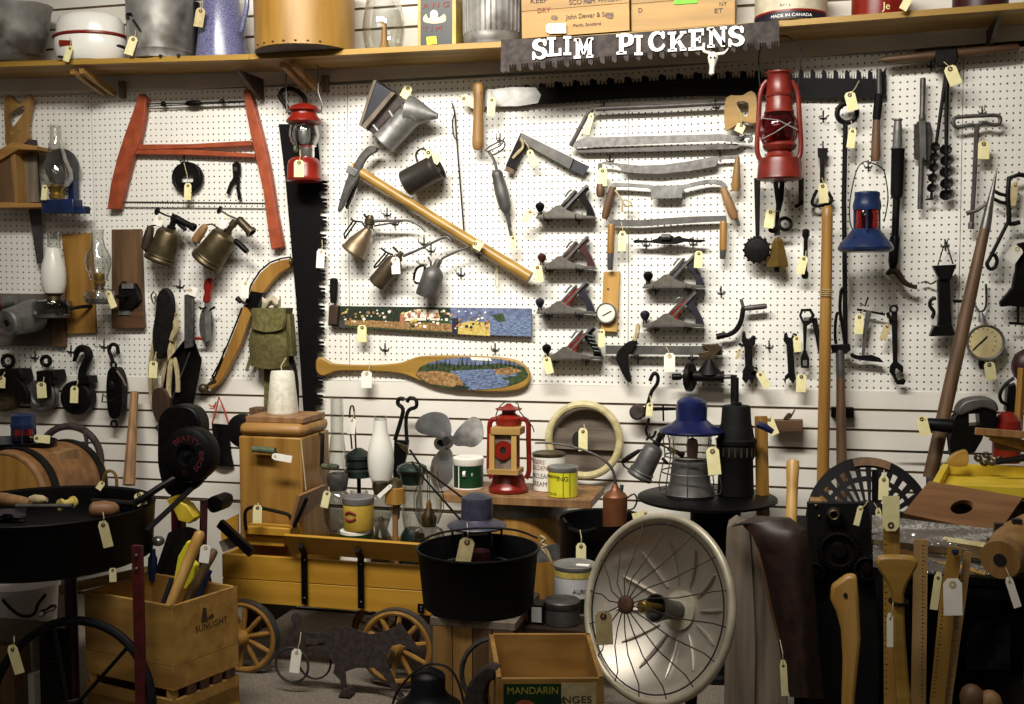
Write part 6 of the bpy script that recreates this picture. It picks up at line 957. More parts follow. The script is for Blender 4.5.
tg(257.5,505,.74,9,18,1,'manila price tag on the seat iron of the yellow wagon', (258,503,.73)); tg(327.5,491,.78,7.5,17,12,'manila price tag in front of the clear lamps in the wagon', (329,487,.75))
# --- lamps and tins standing in the wagon (its floor is at WZ)
WZ = lo+.023
def lamp(nm, lab, x, d, parts, cat='lamp', z=None):
    z = WZ if z is None else z; r = T(nm, lab, cat, V((P(x,500,d).x, -d, z)))
    y0 = yat(x,d,z); b = V((P(x,y0,d).x,-d,z)); k = S(x,y0,d)
    for n, m, prof in parts:                                     # profile given as (pixel row, r px), bottom up
        B().lathe(V((b.x,b.y,P(x,prof[0][0],d).z)), (0,0,1), [(P(x,y,d).z-P(x,prof[0][0],d).z, q*k) for y, q in prof], 24, n not in ('chimney', 'globe')).o(n, m, r)
    return r, b, k
def shell(pr): return pr+[(y+.3, max(q-.6, .3)) for y, q in pr[::-1]]
lamp('oil_lamp', 'tall clear pressed glass oil lamp nearest the churn in the wagon', 339, .56, [('foot', 'smoky_glass', [(yat(339,.56,WZ),15), (575,14), (560,8), (540,7), (532,9)]), ('oil_font', 'smoky_glass', [(532,9), (520,14), (505,14.5), (494,11), (490,7)]), ('burner', 'dull_steel', [(490,9), (484,10), (478,11), (474,10), (472,4)]), ('chimney', 'clear_glass', shell([(474,9), (466,11), (455,9), (435,6.5), (398,6.5)]))])
r, b, k = lamp('camp_lantern', 'dark green enamel camp lantern behind the gold tin', 360, .46, [('base', 'green_paint', [(yat(360,.46,WZ),15), (560,15), (520,14), (512,9)]), ('globe', 'clear_glass', shell([(512,9), (504,10), (490,9)])), ('stem', 'iron', [(512,2), (470,2)]), ('lower_hood', 'dark_green', [(477,12), (476,15), (470,14.5), (468,12)]), ('middle_hood', 'dark_green', [(468,11), (466,13.5), (460,13), (458,11)]), ('upper_hood', 'dark_green', [(459,13), (458,14.5), (455,14), (451,8), (448,3)])], 'lantern')
B().tp([(352,449), (350,425), (350,410), (352,405.5), (354,410), (355,430), (356,449)], .46, .9, 6, sm=3).o('bail', 'wire', r)
lamp('oil_lamp', 'frosted white chimney oil lamp standing tall in the wagon', 382, .5, [('foot', 'smoky_glass', [(yat(382,.5,WZ),14), (575,13), (550,6), (530,6), (520,9)]), ('oil_font', 'smoky_glass', [(520,9), (510,13), (500,13), (494,8)]), ('burner', 'old_brass', [(494,7), (486,9), (482,8)]), ('chimney_base', 'clear_glass', shell([(483,9.5), (478,10)])), ('chimney', 'frost', shell([(478,11), (470,12.6), (460,13.2), (450,12.6), (440,9.8), (430,7), (420,6.4)])), ('chimney_top', 'clear_glass', shell([(420,6.4), (416,6.3)]))])
r, b, k = lamp('gold_tin', 'gold tin with red emblem standing on a green tin in the wagon', 358.5, .64, [('body', 'can_gold', [(529,14.6), (528,15.2), (503,15.2), (502,14.6)]), ('lid', 'lid_metal', [(503,15.6), (502,16), (497,15.8), (496,14.5)])], 'tin', zat(358.5,529,.64))
for s, y in ((1,509.5), (-1,518)): B().tube([V((b.x+15.2*k*math.cos(math.radians(a)), b.y+15.2*k*math.sin(math.radians(a)), zat(358,y,.64)-s*.009*((a+100)/22)**2)) for a in (-122,-111,-100,-89,-78)], .005, 7).o('red_emblem', 'ink_red', r)
r, b, k = lamp('green_tin', 'green and white tin under the gold tin in the wagon', 356, .64, [('body', 'white', [(yat(356,.64,WZ),15.5), (535,15.5), (530,15.2), (529.3,14)])], 'tin'); B().lathe(V((b.x,b.y,zat(356,541,.64))), (0,0,1), [(0,15.3*k), (0,15.8*k), (8.5*k,15.8*k), (8.5*k,15.3*k)], 28).o('green_band', 'can_green', r); wr('x', 'Gibbons', 0, 0, 1, 0, 'white', r, 0, cyl(V((b.x,b.y,zat(356,540,.64))), 15.9*k, -130, 6*k))
lamp('oil_lamp', 'amber glass lamp with brown wooden stem in the wagon', 396, .62, [('foot', 'tan_wood', [(yat(396,.62,WZ),12), (585,11), (578,3.4), (520,2.8), (505,2.6)]), ('amber_shade', 'amber_wood', [(504,9), (503,10.4), (488,9.4), (487,8)]), ('collar', 'old_brass', [(487,8), (484,7), (480,6), (478,3)])])
lamp('glass_funnel', 'clear cut glass stopper shaped piece beside the amber lamp', 382, .66, [('glass_cone', 'smoky_glass', [(yat(382,.66,WZ),13), (545,13), (535,9), (524,3), (520,4), (516,2)])], 'glass')
r, b, k = lamp('camp_lantern', 'camp lantern with bright green flat hood in the wagon', 413, .44, [('base', 'green_paint', [(yat(413,.44,WZ),14), (560,14), (535,12), (528,8)]), ('globe', 'clear_glass', shell([(528,9), (515,11), (500,10), (486,9)])), ('hood', 'green_paint', [(484,10.5), (480,11.5), (474,12.5), (472,14.5), (470,15.5), (466,14), (463,8), (462,2)])], 'lantern'); B().tp([(398,474), (402,466), (412,464), (424,468), (428,478)], .52, .9, 6, sm=3).o('bail', 'dull_steel', r)
r, b, k = lamp('oil_lamp', 'clear hurricane oil lamp with guard wires at the right of the wagon', 429.5, .58, [('foot', 'smoky_glass', [(yat(429,.58,WZ),15), (565,14), (550,10), (545,13), (538,16), (530,14), (526,8)]), ('burner', 'old_brass', [(526,7), (518,8), (514,6), (508,3)]), ('chimney', 'clear_glass', shell([(524,9), (512,13), (500,13.6), (490,11), (478,8), (466,7.4)])), ('wick_tube', 'amber_wood', [(514,2.4), (504,3), (500,1)])])
for a in (0, PI/2, PI, 1.5*PI): B().tube([V((b.x+q*k*math.cos(a+.4), b.y+q*k*math.sin(a+.4), zat(429,y,.58))) for y, q in ((524,9), (510,14.5), (496,14.6), (482,10), (472,8.6))], .0016, 5).o('guard_wire', 'wire', r)
tg(391.5,485,.66,4,18,48,'white paper tag between the frosted lamp and amber lamp', None, 'tag_white'); tg(352,418,.5,8,16,4,'white paper tag on the bail of the dark green lantern', (354,412,.48), 'tag_white')
# ================================================================ foreground
HX = [(0,1,2,3), (7,6,5,4), (0,4,5,1), (1,5,6,2), (2,6,7,3), (3,7,4,0)]
def slab(b, q, th, n=None):                                      # board from four corners, th thick
    q = [V(p) for p in q]; n = V(n) if n else (q[1]-q[0]).cross(q[3]-q[0]).normalized(); return b.add(q+[p+n*th for p in q], HX)
def down(p, z=0): return V((p[0], p[1], z))
# --- rusty horse and cart silhouette
r = T('horse_silhouette', 'rusty sheet metal horse pulling a cart with driver, on the carpet', 'sculpture', P(350,690,.9)); d = .9
B().prism([(317,634), (330,629), (345,626), (356,630), (370,634.5), (384,632), (394,627), (399,622), (402,626), (408,634), (416,645), (420,649), (416,652), (408,648), (400,644), (392,646), (388,652), (386,662), (390,670), (396,684), (404,696), (400,699), (392,689), (383,676), (374,668), (356,668), (345,672), (346,682), (347,692), (342,692), (340,680), (333,673), (335,664), (326,655), (316,657)], d, .005).o('horse', 'rust', r)
B().prism(sm([(296,613), (300.5,616), (301,622), (298,626), (304,632), (318,634), (318,638), (306,640), (306,650), (310,656), (284,657), (280,648), (286,636), (293,627), (291,620), (292,615)], 3), d-.008, .005).o('driver', 'rust', r)
c = P(292,665,d+.012); k = S(292,665,d); B().torus(c, (0,-1,0), 17.5*k, 1.3*k, 32, 6).o('cart_wheel', 'rust', r); B().torus(c+V((.06,.05,0)), (0,-1,0), 17.5*k, 1.1*k, 32, 6).o('cart_wheel', 'rust', r)
B().prism([(306,640), (324,640), (324,643), (306,644)], d+.004, .004).o('shaft', 'rust', r); B().prism([(342,690), (347,690), (350,697), (338,697)], d+.02, .05).o('foot_plate', 'rust', r)
tg(297,649,.93,10,24,7,'white price tag hanging from the rusty horse and cart', (301,632,.91), 'tag_white')
# --- black bucket on a wooden stool box, lantern inside it
d = 1.2; zr = zat(478,548,d); c = P(478,548,d); k = S(478,548,d); zb = zat(478,605,d)
r = T('black_bucket', 'big black metal bucket on a wooden box in the centre foreground', 'bucket', V((c.x,c.y,zb)))
B().lathe(V((c.x,c.y,zb)), (0,0,1), [(0,53*k), (.004,55*k), (zr-zb-.006,60*k), (zr-zb,61.5*k), (zr-zb+.003,61*k), (zr-zb,59.6*k), (.012,54*k), (.01,4*k)], 48).o('pail', 'matte_black', r)
B().torus(V((c.x,c.y,zr)), (0,0,1), 60.8*k, .0042, 56, 8).o('rolled_rim', 'black', r); B().torus(V((c.x+.0,c.y-.01,zr-.05)), (0,0,1), 36*k, .003, 40, 6).o('inner_ring', 'dull_steel', r)
B().tp([(418,542,d), (440,533,d+.06), (478,528,d+.1), (515,530,d+.06), (537,538,d)], d, 1.1, 7, sm=4).o('bail', 'wire', r)
r = T('twine_wrap', 'twine wound round the right end of the black bucket bail', 'twine', P(542,540,d)); B().tp([(540,536), (545,539), (541,543), (546,546), (542,548), (548,556), (552,564), (549,556), (545,548)], d+.01, 1.6, 6, sm=3).o('wrap', 'jute', r)
q = V((P(482,556,d).x, c.y-.03, zb+.012)); B().lathe(q, (0,0,1), [(0,9*k), (zr-zb-.02,10.5*k), (zr-zb-.012,10.5*k), (zr-zb-.02,9.6*k), (.01,8*k)], 24).t('red_cup', 'dark red cup standing inside the black bucket', 'cup', 'maroon')
r = T('signal_lantern', 'slate blue capped lantern standing inside the black bucket', 'lantern', V((P(477,530,1.12).x, -1.12, zb+.012))); cx, dd = 477, 1.12; z0 = zat(cx,524,dd); kk = S(cx,524,dd); b0 = V((P(cx,524,dd).x, -dd, z0))
B().lathe(b0, (0,0,1), [(-.01,28*kk), (-.004,30*kk), (0,29*kk), (.012,18*kk), (.018,16*kk), (.075,15.6*kk), (.082,15*kk), (.094,8*kk), (.097,2*kk)], 36).o('cap', 'slate', r) if 'slate' in M else None
for i in range(6): a = 2*PI*i/6+.3; B().tube([b0+V((25*kk*math.cos(a), 25*kk*math.sin(a), -.006)), V((b0.x+21*kk*math.cos(a), b0.y+21*kk*math.sin(a), zb+.02))], .0035, 6).o('guard_rod', 'iron', r)
B().lathe(V((b0.x,b0.y,zb+.013)), (0,0,1), [(0,20*kk), (.05,22*kk), (.055,20*kk), (z0-zb-.06,16*kk), (z0-zb-.04,14*kk)], 24).o('lamp_body', 'iron', r)
r = T('fire_tongs', 'long thin black fire tongs leaning into the black bucket', 'tongs', P(420,470,1.1)); B().tp([(410,450,.85), (420,465,.9), (440,481,1.0), (463,498,1.1)], .9, 1.1, 7).o('arm', 'iron', r); B().tp([(412,462,.85), (422,476,.9), (445,502,1.05), (464,524,1.16)], .9, 1.1, 7).o('arm', 'iron', r)
tg(468,538,1.285,15,28,12,'tan price tag with twine on the front of the black bucket', (467,523,1.2), 'tag_tan')
zs_ = zb-.002
r = T('wooden_box', 'upright wooden box with weathered planks under the black bucket', 'box', V((c.x,c.y,0))); xa, xb = P(432,630,d+.14).x, P(513,630,d+.14).x
B().box(((xa+xb)/2, c.y+.02, zs_-.012), (xb-xa+.012, .32, .024)).o('top_board', 'grey_wood', r, bev=.002)
for i in range(4): w = (xb-xa)/4; B().box((xa+w*(i+.5), -d-.13, (zs_-.024)/2), (w-.003, .018, zs_-.024)).o('plank', 'brown_wood' if i > 1 else 'oak', r, bev=.001)
B().box((xa+.009, c.y+.03, (zs_-.024)/2), (.018, .28, zs_-.026)).box((xb-.009, c.y+.03, (zs_-.024)/2), (.018, .28, zs_-.026)).o('side_board', 'brown_wood', r) if 0 else B().box((xa+.009, c.y+.04, (zs_-.024)/2), (.018, .28, zs_-.026)).o('side_board', 'brown_wood', r); B().box((xb-.009, c.y+.04, (zs_-.024)/2), (.018, .28, zs_-.026)).o('side_board', 'brown_wood', r)
# --- paint can, dark tin and small carton on a low black box
zc = .39; a, b = P(516,640,1.23).x, P(592,640,1.23).x
r = T('low_box', 'low dark box carrying the paint can behind the orange crate', 'box', V(((a+b)/2,-1.08,0))); B().box(((a+b)/2,-1.08,zc-.01), (b-a,.30,.02)).o('top', 'dark_wood', r); B().box(((a+b)/2,-1.08,(zc-.02)/2), (b-a-.03,.27,zc-.02)).o('body', 'black', r)
r = T('paint_can', 'paint can with white and green label beside the big dish', 'can', V((P(575,600,1.03).x,-1.03,zc))); kk = S(575,570,1.03); h = zat(575,563,1.03)-zc; B().lathe(r.location, (0,0,1), [(0,20*kk), (.003,20.8*kk), (h-.012,20.8*kk)], 32).o('body', 'plastic_white', r); B().lathe(r.location+V((0,0,h-.014)), (0,0,1), [(0,21.2*kk), (.004,21.8*kk), (.012,21.8*kk), (.014,20.6*kk), (.01,18*kk), (.01,2*kk)], 32).o('lid', 'lid_metal', r)
B().lathe(r.location+V((0,0,h-.034)), (0,0,1), [(0,20.9*kk), (0,21.1*kk), (.018,21.1*kk), (.018,20.9*kk)], 32).o('lime_band', 'art_yellow', r); B().lathe(r.location+V((0,0,.008)), (0,0,1), [(0,20.9*kk), (0,21.1*kk), (.045,21.1*kk), (.045,20.9*kk)], 32).o('dark_band', 'tin_green', r); wr('x', 'AURORA', 0, 0, 1, 0, 'ink', r, 0, cyl(r.location+V((0,0,h-.078)), 21.1*kk, -86, .018))
B().box(r.location+V((.028,-.02,h)), (.04,.02,.003)).o('sticker', 'tag_white', r)
r = T('dark_tin', 'dark round lidded tin in front of the paint can', 'tin', V((P(562,630,1.16).x,-1.16,zc))); kk = S(562,620,1.16); h = zat(562,599,1.16)-zc; B().lathe(r.location, (0,0,1), [(0,17*kk), (.003,17.8*kk), (h-.02,17.8*kk)], 32).o('body', 'zinc_dark', r); B().lathe(r.location+V((0,0,h-.022)), (0,0,1), [(0,18*kk), (.004,18.6*kk), (.018,18.6*kk), (.022,17*kk), (.016,14*kk), (.016,1*kk)], 32).o('lid', 'dull_steel', r)
a = P(529,622,1.2); r = T('small_carton', 'small carton with orange and white panels left of the dark tin', 'carton', V((a.x,a.y,zc))); B().box((a.x,a.y+.03,zc+.03), (.085,.05,.058)).o('carton', 'dark_leather', r, bev=.001); B().box((a.x-.02,a.y+.004,zc+.03), (.032,.003,.044)).o('orange_panel', 'orange_label', r); B().box((a.x+.022,a.y+.004,zc+.03), (.03,.003,.044)).o('white_panel', 'plastic_white', r)
# --- orange crate
zt = .457; q = [Zp(497,679,zt), Zp(604,678.5,zt), Zp(590,633,zt), Zp(489,633,zt)]; hb = .29
r = T('orange_crate', 'open wooden fruit crate with MANDARIN ORANGES label in the foreground', 'crate', V(((q[0].x+q[2].x)/2,(q[0].y+q[2].y)/2,hb)))
for i, nm in ((0,'front_board'), (1,'side_board'), (2,'back_board'), (3,'side_board')):
    a, b = q[i], q[(i+1) % 4]; n = (b-a).cross(V((0,0,1))).normalized(); slab(B(), [down(a,hb), down(b,hb), b, a], .012, -n).o(nm, 'crate_wood', r, bev=.0008)
slab(B(), [down(p,hb+.001) for p in q], .01, (0,0,1)).o('bottom_board', 'crate_wood', r)
fx = (q[1]-q[0]).normalized(); fn = -(fx.cross(V((0,0,1)))).normalized(); fn = fn if fn.y < 0 else -fn; W = (q[1]-q[0]).length
def lab(b, u0, u1, w0, w1, k): return slab(b, [q[0]+fx*(W*u0)+V((0,0,w0))+fn*k, q[0]+fx*(W*u1)+V((0,0,w0))+fn*k, q[0]+fx*(W*u1)+V((0,0,w1))+fn*k, q[0]+fx*(W*u0)+V((0,0,w1))+fn*k], .0006, fn)
lab(B(), .06, .60, -.14, -.012, .0004).o('green_label', 'can_green', r); lab(B(), .60, .93, -.14, -.010, .0004).o('tan_label', 'tag_tan', r)
def onq(u, w, h, sx): return lambda p: q[0]+fx*(W*u+p.x*h/.72*sx)+V((0,0,w+p.y*h/.72))+fn*(.0016+p.z*.02)
wr('x', 'MANDARIN', 0,0,1,0, 'gold_ink', r, 0, onq(.09,-.036,.0175,.96)); wr('x', 'ORA', 0,0,1,0, 'ink_navy', r, 0, onq(.43,-.062,.018,1.05)); wr('x', 'NGES', 0,0,1,0, 'ink', r, 0, onq(.61,-.058,.017,1.2))
b = B()
for i in range(12): a0, a1 = PI*i/12, PI*(i+1)/12; c0 = q[0]+fx*(W*.26)+V((0,0,-.09))+fn*.0012; b.add([c0, c0+fx*.035*math.cos(a0)+V((0,0,.04*math.sin(a0))), c0+fx*.035*math.cos(a1)+V((0,0,.04*math.sin(a1)))], [(0,1,2)])
b.o('fruit_picture', 'orange_label', r)
a = (q[0]+q[2])/2; B().box((a.x,a.y,hb/2-.001), (.27,.3,hb-.004)).t('plain_crate', 'plain wooden crate underneath the fruit crate', 'crate', 'crate_wood')
r = T('iron_hoop', 'worn dark iron wheel hoop leaning behind the fruit crate front', 'hoop', P(480,690,1.4)); c = P(497,674,1.395); k = S(497,674,1.4); B().torus(c, (.1,-1,.1), 36*k, 4.4*k, 44, 8, .6).o('hoop', 'rust', r); tg(1,1,.1,.1,.1,0,'x') if 0 else None
r = T('iron_casting', 'gray brown iron casting with arched top left of the fruit crate', 'casting', P(487,700,1.6)); B().prism(sm([(463,712), (466,690), (474,676), (484,668), (492,667), (500,672), (499,680), (490,684), (486,700), (486,712)], 3), 1.78, .06).o('body', 'grey_wood', r, bev=.006) if 0 else B().prism(sm([(463,716), (466,690), (474,676), (484,668), (492,667), (497,671), (494,680), (488,684), (484,700), (484,716)], 3), 1.78, .04).o('body', 'rust', r, bev=.006)
B().sl((492.5,645), (492.5,668), 1.5, [(0,1.4), (.15,2), (.3,1.6), (.5,2.2), (.7,1.6), (1,2.2)], 10).t('wood_spindle', 'short turned wooden spindle standing behind the fruit crate corner', 'spindle', 'ash_wood')
# --- black lantern at the bottom edge
r = T('carriage_lantern', 'dark blue black lantern with wire bail at the bottom edge', 'lantern', down(P(428,700,1.55))); cc = P(428,690,1.55); k = S(428,690,1.55)
B().lathe(V((cc.x,cc.y,0)), (0,0,1), [(0,30*k), (.03,30*k), (.06,20*k), (cc.z-.05,18*k), (cc.z-.045,32*k), (cc.z-.04,33*k), (cc.z-.02,22*k), (cc.z,17.5*k), (cc.z+.038,17.5*k), (cc.z+.045,16*k), (cc.z+.06,6*k), (cc.z+.062,1*k)], 36).o('body', 'slate_black', r)
B().tp([(391,712), (396,694), (410,676), (424,666), (436,664), (450,669), (459,684), (464,704)], 1.58, 1.3, 7, sm=4).o('bail', 'wire', r)
# --- big reflector heater dish
cx, cy, d = 656, 608, 1.42; C0 = P(cx,cy,d); view = (C0-CAM).normalized(); side = view.cross(V((0,0,1))).normalized(); th = math.radians(39)
AX = (-view*math.cos(th)-side*math.sin(th)+V((0,0,.05))).normalized(); k = S(cx,cy,d); R = 92.5*k
r = T('heater_dish', 'large round metal reflector heater with wire guard facing left', 'heater', down(C0, C0.z-R))
dep = .11; o0 = C0-AX*dep
prof = [(dep*(i/10)**2, R*.98*i/10) for i in range(1, 11)]
B().lathe(o0, AX, prof+[(dep-.006,R*.985)]+[(dep*(i/10)**2-.008, R*.98*i/10) for i in range(10, 0, -1)], 56).o('reflector', 'dish', r, ang=50)
B().torus(C0, AX, R*.985, R*.045, 64, 12).o('rolled_rim', 'dish_rim', r)
_, U, Wv = frame(AX)
for i in range(12):
    a = 2*PI*i/12+.2; dr = U*math.cos(a)+Wv*math.sin(a); B().tube([o0+AX*(dep*t*t+.004)+dr*(R*.98*t) for t in (.3,.42,.54,.66,.74)], [.002,.0045,.005,.0045,.002], 6).o('pressed_rib', 'dish', r)
hub = C0+AX*.125
for i in range(16):
    a = 2*PI*i/16; dr = U*math.cos(a)+Wv*math.sin(a); sw = U*math.cos(a+.5)+Wv*math.sin(a+.5)
    B().tube([hub+dr*.018, hub+dr*R*.25-AX*.012+sw*.008, hub+dr*R*.55-AX*.05-sw*.008, C0+dr*R*.8+AX*.018+sw*.006, C0+dr*R*.97+AX*.004], .0017, 6).o('guard_wire', 'rust', r)
B().lathe(hub-AX*.008, AX, [(0,.02), (.003,.024), (.012,.024), (.016,.018)], 20).o('guard_hub', 'rust_brown', r)
B().torus(C0+AX*.006, AX, R*.9, .0022, 56, 6).o('guard_ring', 'wire', r)
B().lathe(o0+AX*.002, AX, [(0,.05), (.012,.052), (.014,.03)], 28).o('centre_plate', 'dish_rim', r); B().lathe(o0+AX*.01, AX, [(0,.024), (.05,.026), (.09,.034), (.10,.038), (.104,.038), (.103,.034), (.06,.022)], 24).o('element_cup', 'dull_steel', r); B().lathe(o0+AX*.09, AX, [(0,.012), (.045,.013), (.08,.016), (.085,.012)], 16).o('element', 'brass', r)
bz = C0-AX*(dep+.02); B().tube([bz, bz-AX*.05+V((0,0,-.05)), V((bz.x,bz.y+.02,.03))], .016, 10).o('stand_rod', 'iron', r); B().lathe(V((bz.x,bz.y+.02,0)), (0,0,1), [(0,.12), (.012,.12), (.03,.04), (.034,.02)], 28).o('stand_base', 'iron', r)
tg(603,611,1.63,17,34,-3,'tan price tag hanging from the guard of the big reflector heater', (606,604,1.61), 'tag_tan')
# --- post with leather, planter plate, handles and rulers
def upright(nm, label, cat, pts, d0, dt, m, tx, **kw): pass
a, b = P(725,523,1.0), P(757,530,1.0); 
r = T('fence_post', 'split gray wooden post standing right of the big reflector heater', 'post', down(P(748,700,1.0)))
def solid(pp, d0, th, z0=0):                                     # board whose outline runs down to the floor
    l = [P(x, y, d0) for x, y in pp]; l += [down(l[-1], z0), down(l[0], z0)]; return B().add(l+[p+V((0,th,0)) for p in l], [tuple(range(len(l))), tuple(range(2*len(l)-1, len(l)-1, -1))]+[(i, (i+1) % len(l), len(l)+(i+1) % len(l), len(l)+i) for i in range(len(l))])
solid([(725,620), (726,540), (727,527), (735,521), (749,529), (752,560), (756,640)], 1.0, .1).o('split_half', 'grey_wood', r, bev=.003); solid([(753.5,640), (752,560), (751,532), (760,527), (776,535), (784,600), (788,660)], .99, .09).o('split_half', 'grey_wood', r, bev=.003)
r = T('leather_holster', 'dark brown leather draped over the split gray post', 'leather', P(770,540,1.05))
pts = [((731,527),(756,516)), ((742,525),(790,518)), ((752,535),(806,530)), ((760,555),(812,556)), ((768,590),(816,600)), ((778,640),(820,650)), ((785,680),(823,690)), ((790,697),(824,699))]
def lea(u, v):
    i = min(int(v*7), 6); t = v*7-i; (a0, b0), (a1, b1) = pts[i], pts[i+1]; x = (a0[0]*(1-t)+a1[0]*t)*(1-u)+(b0[0]*(1-t)+b1[0]*t)*u; y = (a0[1]*(1-t)+a1[1]*t)*(1-u)+(b0[1]*(1-t)+b1[1]*t)*u
    return P(x, y, 1.03+.045*math.sin(u*PI)+.06*min(1, v*3)+.008*math.sin(u*7+v*5))
B().grid(lea, 16, 28, .008).o('leather', 'leather', r); B().tp([(757,548,1.12), (764,575,1.13), (770,605,1.14), (779,640,1.14)], 1.12, 1.6, 6).o('piping', 'brown_wood', r)
tg(783,660,1.22,7,36,-3,'pale curled tag hanging below the brown draped leather', (780,640,1.16), 'tag')
r = T('planter_plate', 'tall black iron machine plate with gear wheel at right', 'machine part', down(P(845,700,.98))); d = .98
solid([(807.5,600), (807,503), (868,503), (880,640)], d, .03).o('plate', 'matte_black', r, bev=.002); c = P(842,548,d); k = S(842,548,d)
def gear(x, y, rr, n, nm):
    c = P(x,y,d); g = B().lathe(c, (0,-1,0), [(0,rr*.9*k), (.03,rr*.92*k), (.032,rr*.8*k), (.02,rr*.72*k), (.02,rr*.4*k), (.036,rr*.34*k), (.036,rr*.1*k)], 36).o(nm, 'iron', r)
    b = B()
    for i in range(n): a = 2*PI*i/n; b.box(c+V((math.cos(a)*rr*.95*k,-.016,math.sin(a)*rr*.95*k)), (rr*.14*k,.03,rr*.1*k), Matrix.Rotation(-a, 3, 'Y'))
    t = b.o('gear_teeth', 'iron', g)
gear(838,548,20,26,'gear_wheel'); gear(866,566,13,20,'small_gear'); gear(814,570,11,16,'small_gear'); B().lathe(P(834,515,d), (0,-1,0), [(0,9*k), (.03,9*k), (.034,7*k), (.02,5*k)], 22).o('bearing', 'iron', r); B().torus(P(834,515,d+.035), (0,-1,0), 4.4*k, .004, 18, 6).o('bearing_ring', 'old_brass', r)
B().pb(810,500,822,510,d-.01,.05).t('brown_block', 'small tan wooden block on top of the black machine plate', 'block', 'tan_wood', None, .002)
for x, y in ((816,505.5), (819,516)): B().bp(x, y, d+.003, 1.4).o('bolt', 'brass', r)
tg(861,506,1.02,6,20,14,'narrow tag with string over the right corner of the machine plate', (868,501,1.0)); tg(878,508,1.0,6,26,-6,'pale tag behind the right edge of the machine plate', (874,503,.99))
tg(806.5,568,1.05,6,36,-3,'narrow gray paper strip tag between leather and machine plate', None, 'tag_white')
def stick(nm, label, cat, pp, dd, prof_m, th, m, bev=.003, parts=None):
    r = T(nm, label, cat, down(P(pp[-1][0], 704, dd)))
    solid(pp, dd, th).o('shaft', m, r, bev=bev); return r
r = stick('axe_haft', 'curved ash axe handle with a hole near its end at bottom right', 'tool handle', [(842,700), (843,660), (841,630), (836,612), (830.5,600), (831.5,587), (847,575.5), (857,576), (859,600), (861,640), (858,670), (855,700)], 1.3, 0, .035, 'ash_wood', .009); B().prism(arc(845.5,595.5,2.2,2.6,n=14), 1.302, .004).o('drilled_hole', 'ink', r)
r = T('shovel_grip', 'yellow varnished shovel handle with flared T grip at bottom right', 'handle', down(P(905,704,1.42))); d = 1.42; a = P(897.5,561,d); k = S(897,561,d)
B().prism(sm([(877,561), (882,557.5), (897,557), (912,558), (917.5,562), (917,568), (910,580), (905,592), (904.5,602), (906,640), (909,680), (912,712), (899,712), (896,680), (893,640), (892.5,602), (890,590), (884,578), (878,569)], 3), d, .034).o('grip', 'gold_wood', r, bev=.015); B().torus(P(898.5,601.5,d-.016), (.05,-.1,1), 8.4*k, .0045, 24, 8).o('wire_ring', 'iron', r); e = P(905.5,712,d-.016); B().tube([e, V((e.x+.005,e.y,0))], .016, 12).o('lower_shaft', 'gold_wood', r)
tg(890,613,1.45,6.5,34,0,'white price tag beside the yellow T grip handle', (893,602,1.43), 'tag_white')
def ruler(pp, dd, lab, m, n, x0, y0, x1, y1):
    r = T('yard_stick', lab, 'ruler', down(P(pp[0][0],704,dd))); solid(pp, dd, .006).o('stick', m, r)
    b = B()
    for i in range(n): t = i/n; x, y = x0+(x1-x0)*t, y0+(y1-y0)*t; w = 3 if i % 4 == 0 else 1.8; b.prism([(x,y), (x+w,y+.2), (x+w,y+.8), (x,y+.6)], dd+.0006, .0005)
    b.o('inch_marks', 'ink', r, kind='stuff'); return r
ruler([(884,700), (883,498), (899.5,497), (901,700)], 1.285, 'gold yardstick with big manila tag standing behind the T grip', 'ruler_gold', 30, 884, 520, 885, 700); r = ruler([(911,700), (914,539), (928,540), (926,700)], 1.285, 'upright tan yardstick right of the yellow T grip handle', 'ruler_wood', 40, 922, 545, 921, 700)
r = ruler([(930,700), (940,600), (949,546), (962,548), (956,600), (945,700)], 1.31, 'leaning yardstick with blue pinned end, front one of the pair', 'ruler_gold', 30, 945, 580, 932, 700); B().sl((955,549), (955.5,555), 1.325, [(0,3), (.5,3.6), (1,2)], 10).o('blue_pin', 'blue', r)
ruler([(944,700), (957,600), (965,551), (972,553), (966,600), (952,700)], 1.29, 'second leaning yardstick just behind the blue pinned one', 'ruler_wood', 20, 960, 580, 948, 700)
tg(891,531,1.3,17,35,180,'big upright manila tag on top of the gold yardstick', None); tg(952.5,578.5,1.345,19,37,-1,'large white price tag with a dark handwritten mark on the leaning yardsticks', None, 'tag_white'); 
B().tp([(953,603,1.262), (956,598,1.262), (953.5,597,1.262), (955.5,604,1.262), (952,608,1.262)], 1.262, .5, 5, sm=3).t('handwriting', 'dark handwritten mark on the large white tag', 'writing', 'ink') if 0 else None
tg(939,572,1.3,8,38,8,'cream tag behind the front leaning yardstick', None)
# --- bench at the right with tray, lid, wrapped boards and hub
zbn = .60; x0, x1 = P(905,590,1.25).x, P(1100,590,1.25).x
r = T('work_bench', 'black topped work bench at the right edge', 'bench', V(((x0+x1)/2,-.8,0))); B().box(((x0+x1)/2,-.8,zbn-.02), (x1-x0,.9,.04)).o('bench_top', 'matte_black', r, bev=.003)
B().box(((x0+x1)/2,-.37,.29), (x1-x0,.02,.57)).o('dark_backing', 'black', r)  # added black sheet, keeps the space under the bench dark against the pale wall
xc0 = P(795,600,.55).x; B().box(((xc0+x0-.01)/2,-.55,.29), (x0-.01-xc0,.4,.58)).t('dark_gap_fill', 'added dark block filling the gap behind the iron machine plate and leather', 'filler block', 'matte_black', None, .004)  # added block, its black makes the gap behind plate and leather dark
for x in (x0+.04, x1-.04):
    for y in (-1.2,-.4): B().box((x,y,(zbn-.04)/2), (.05,.05,zbn-.04)).o('leg', 'black', r)
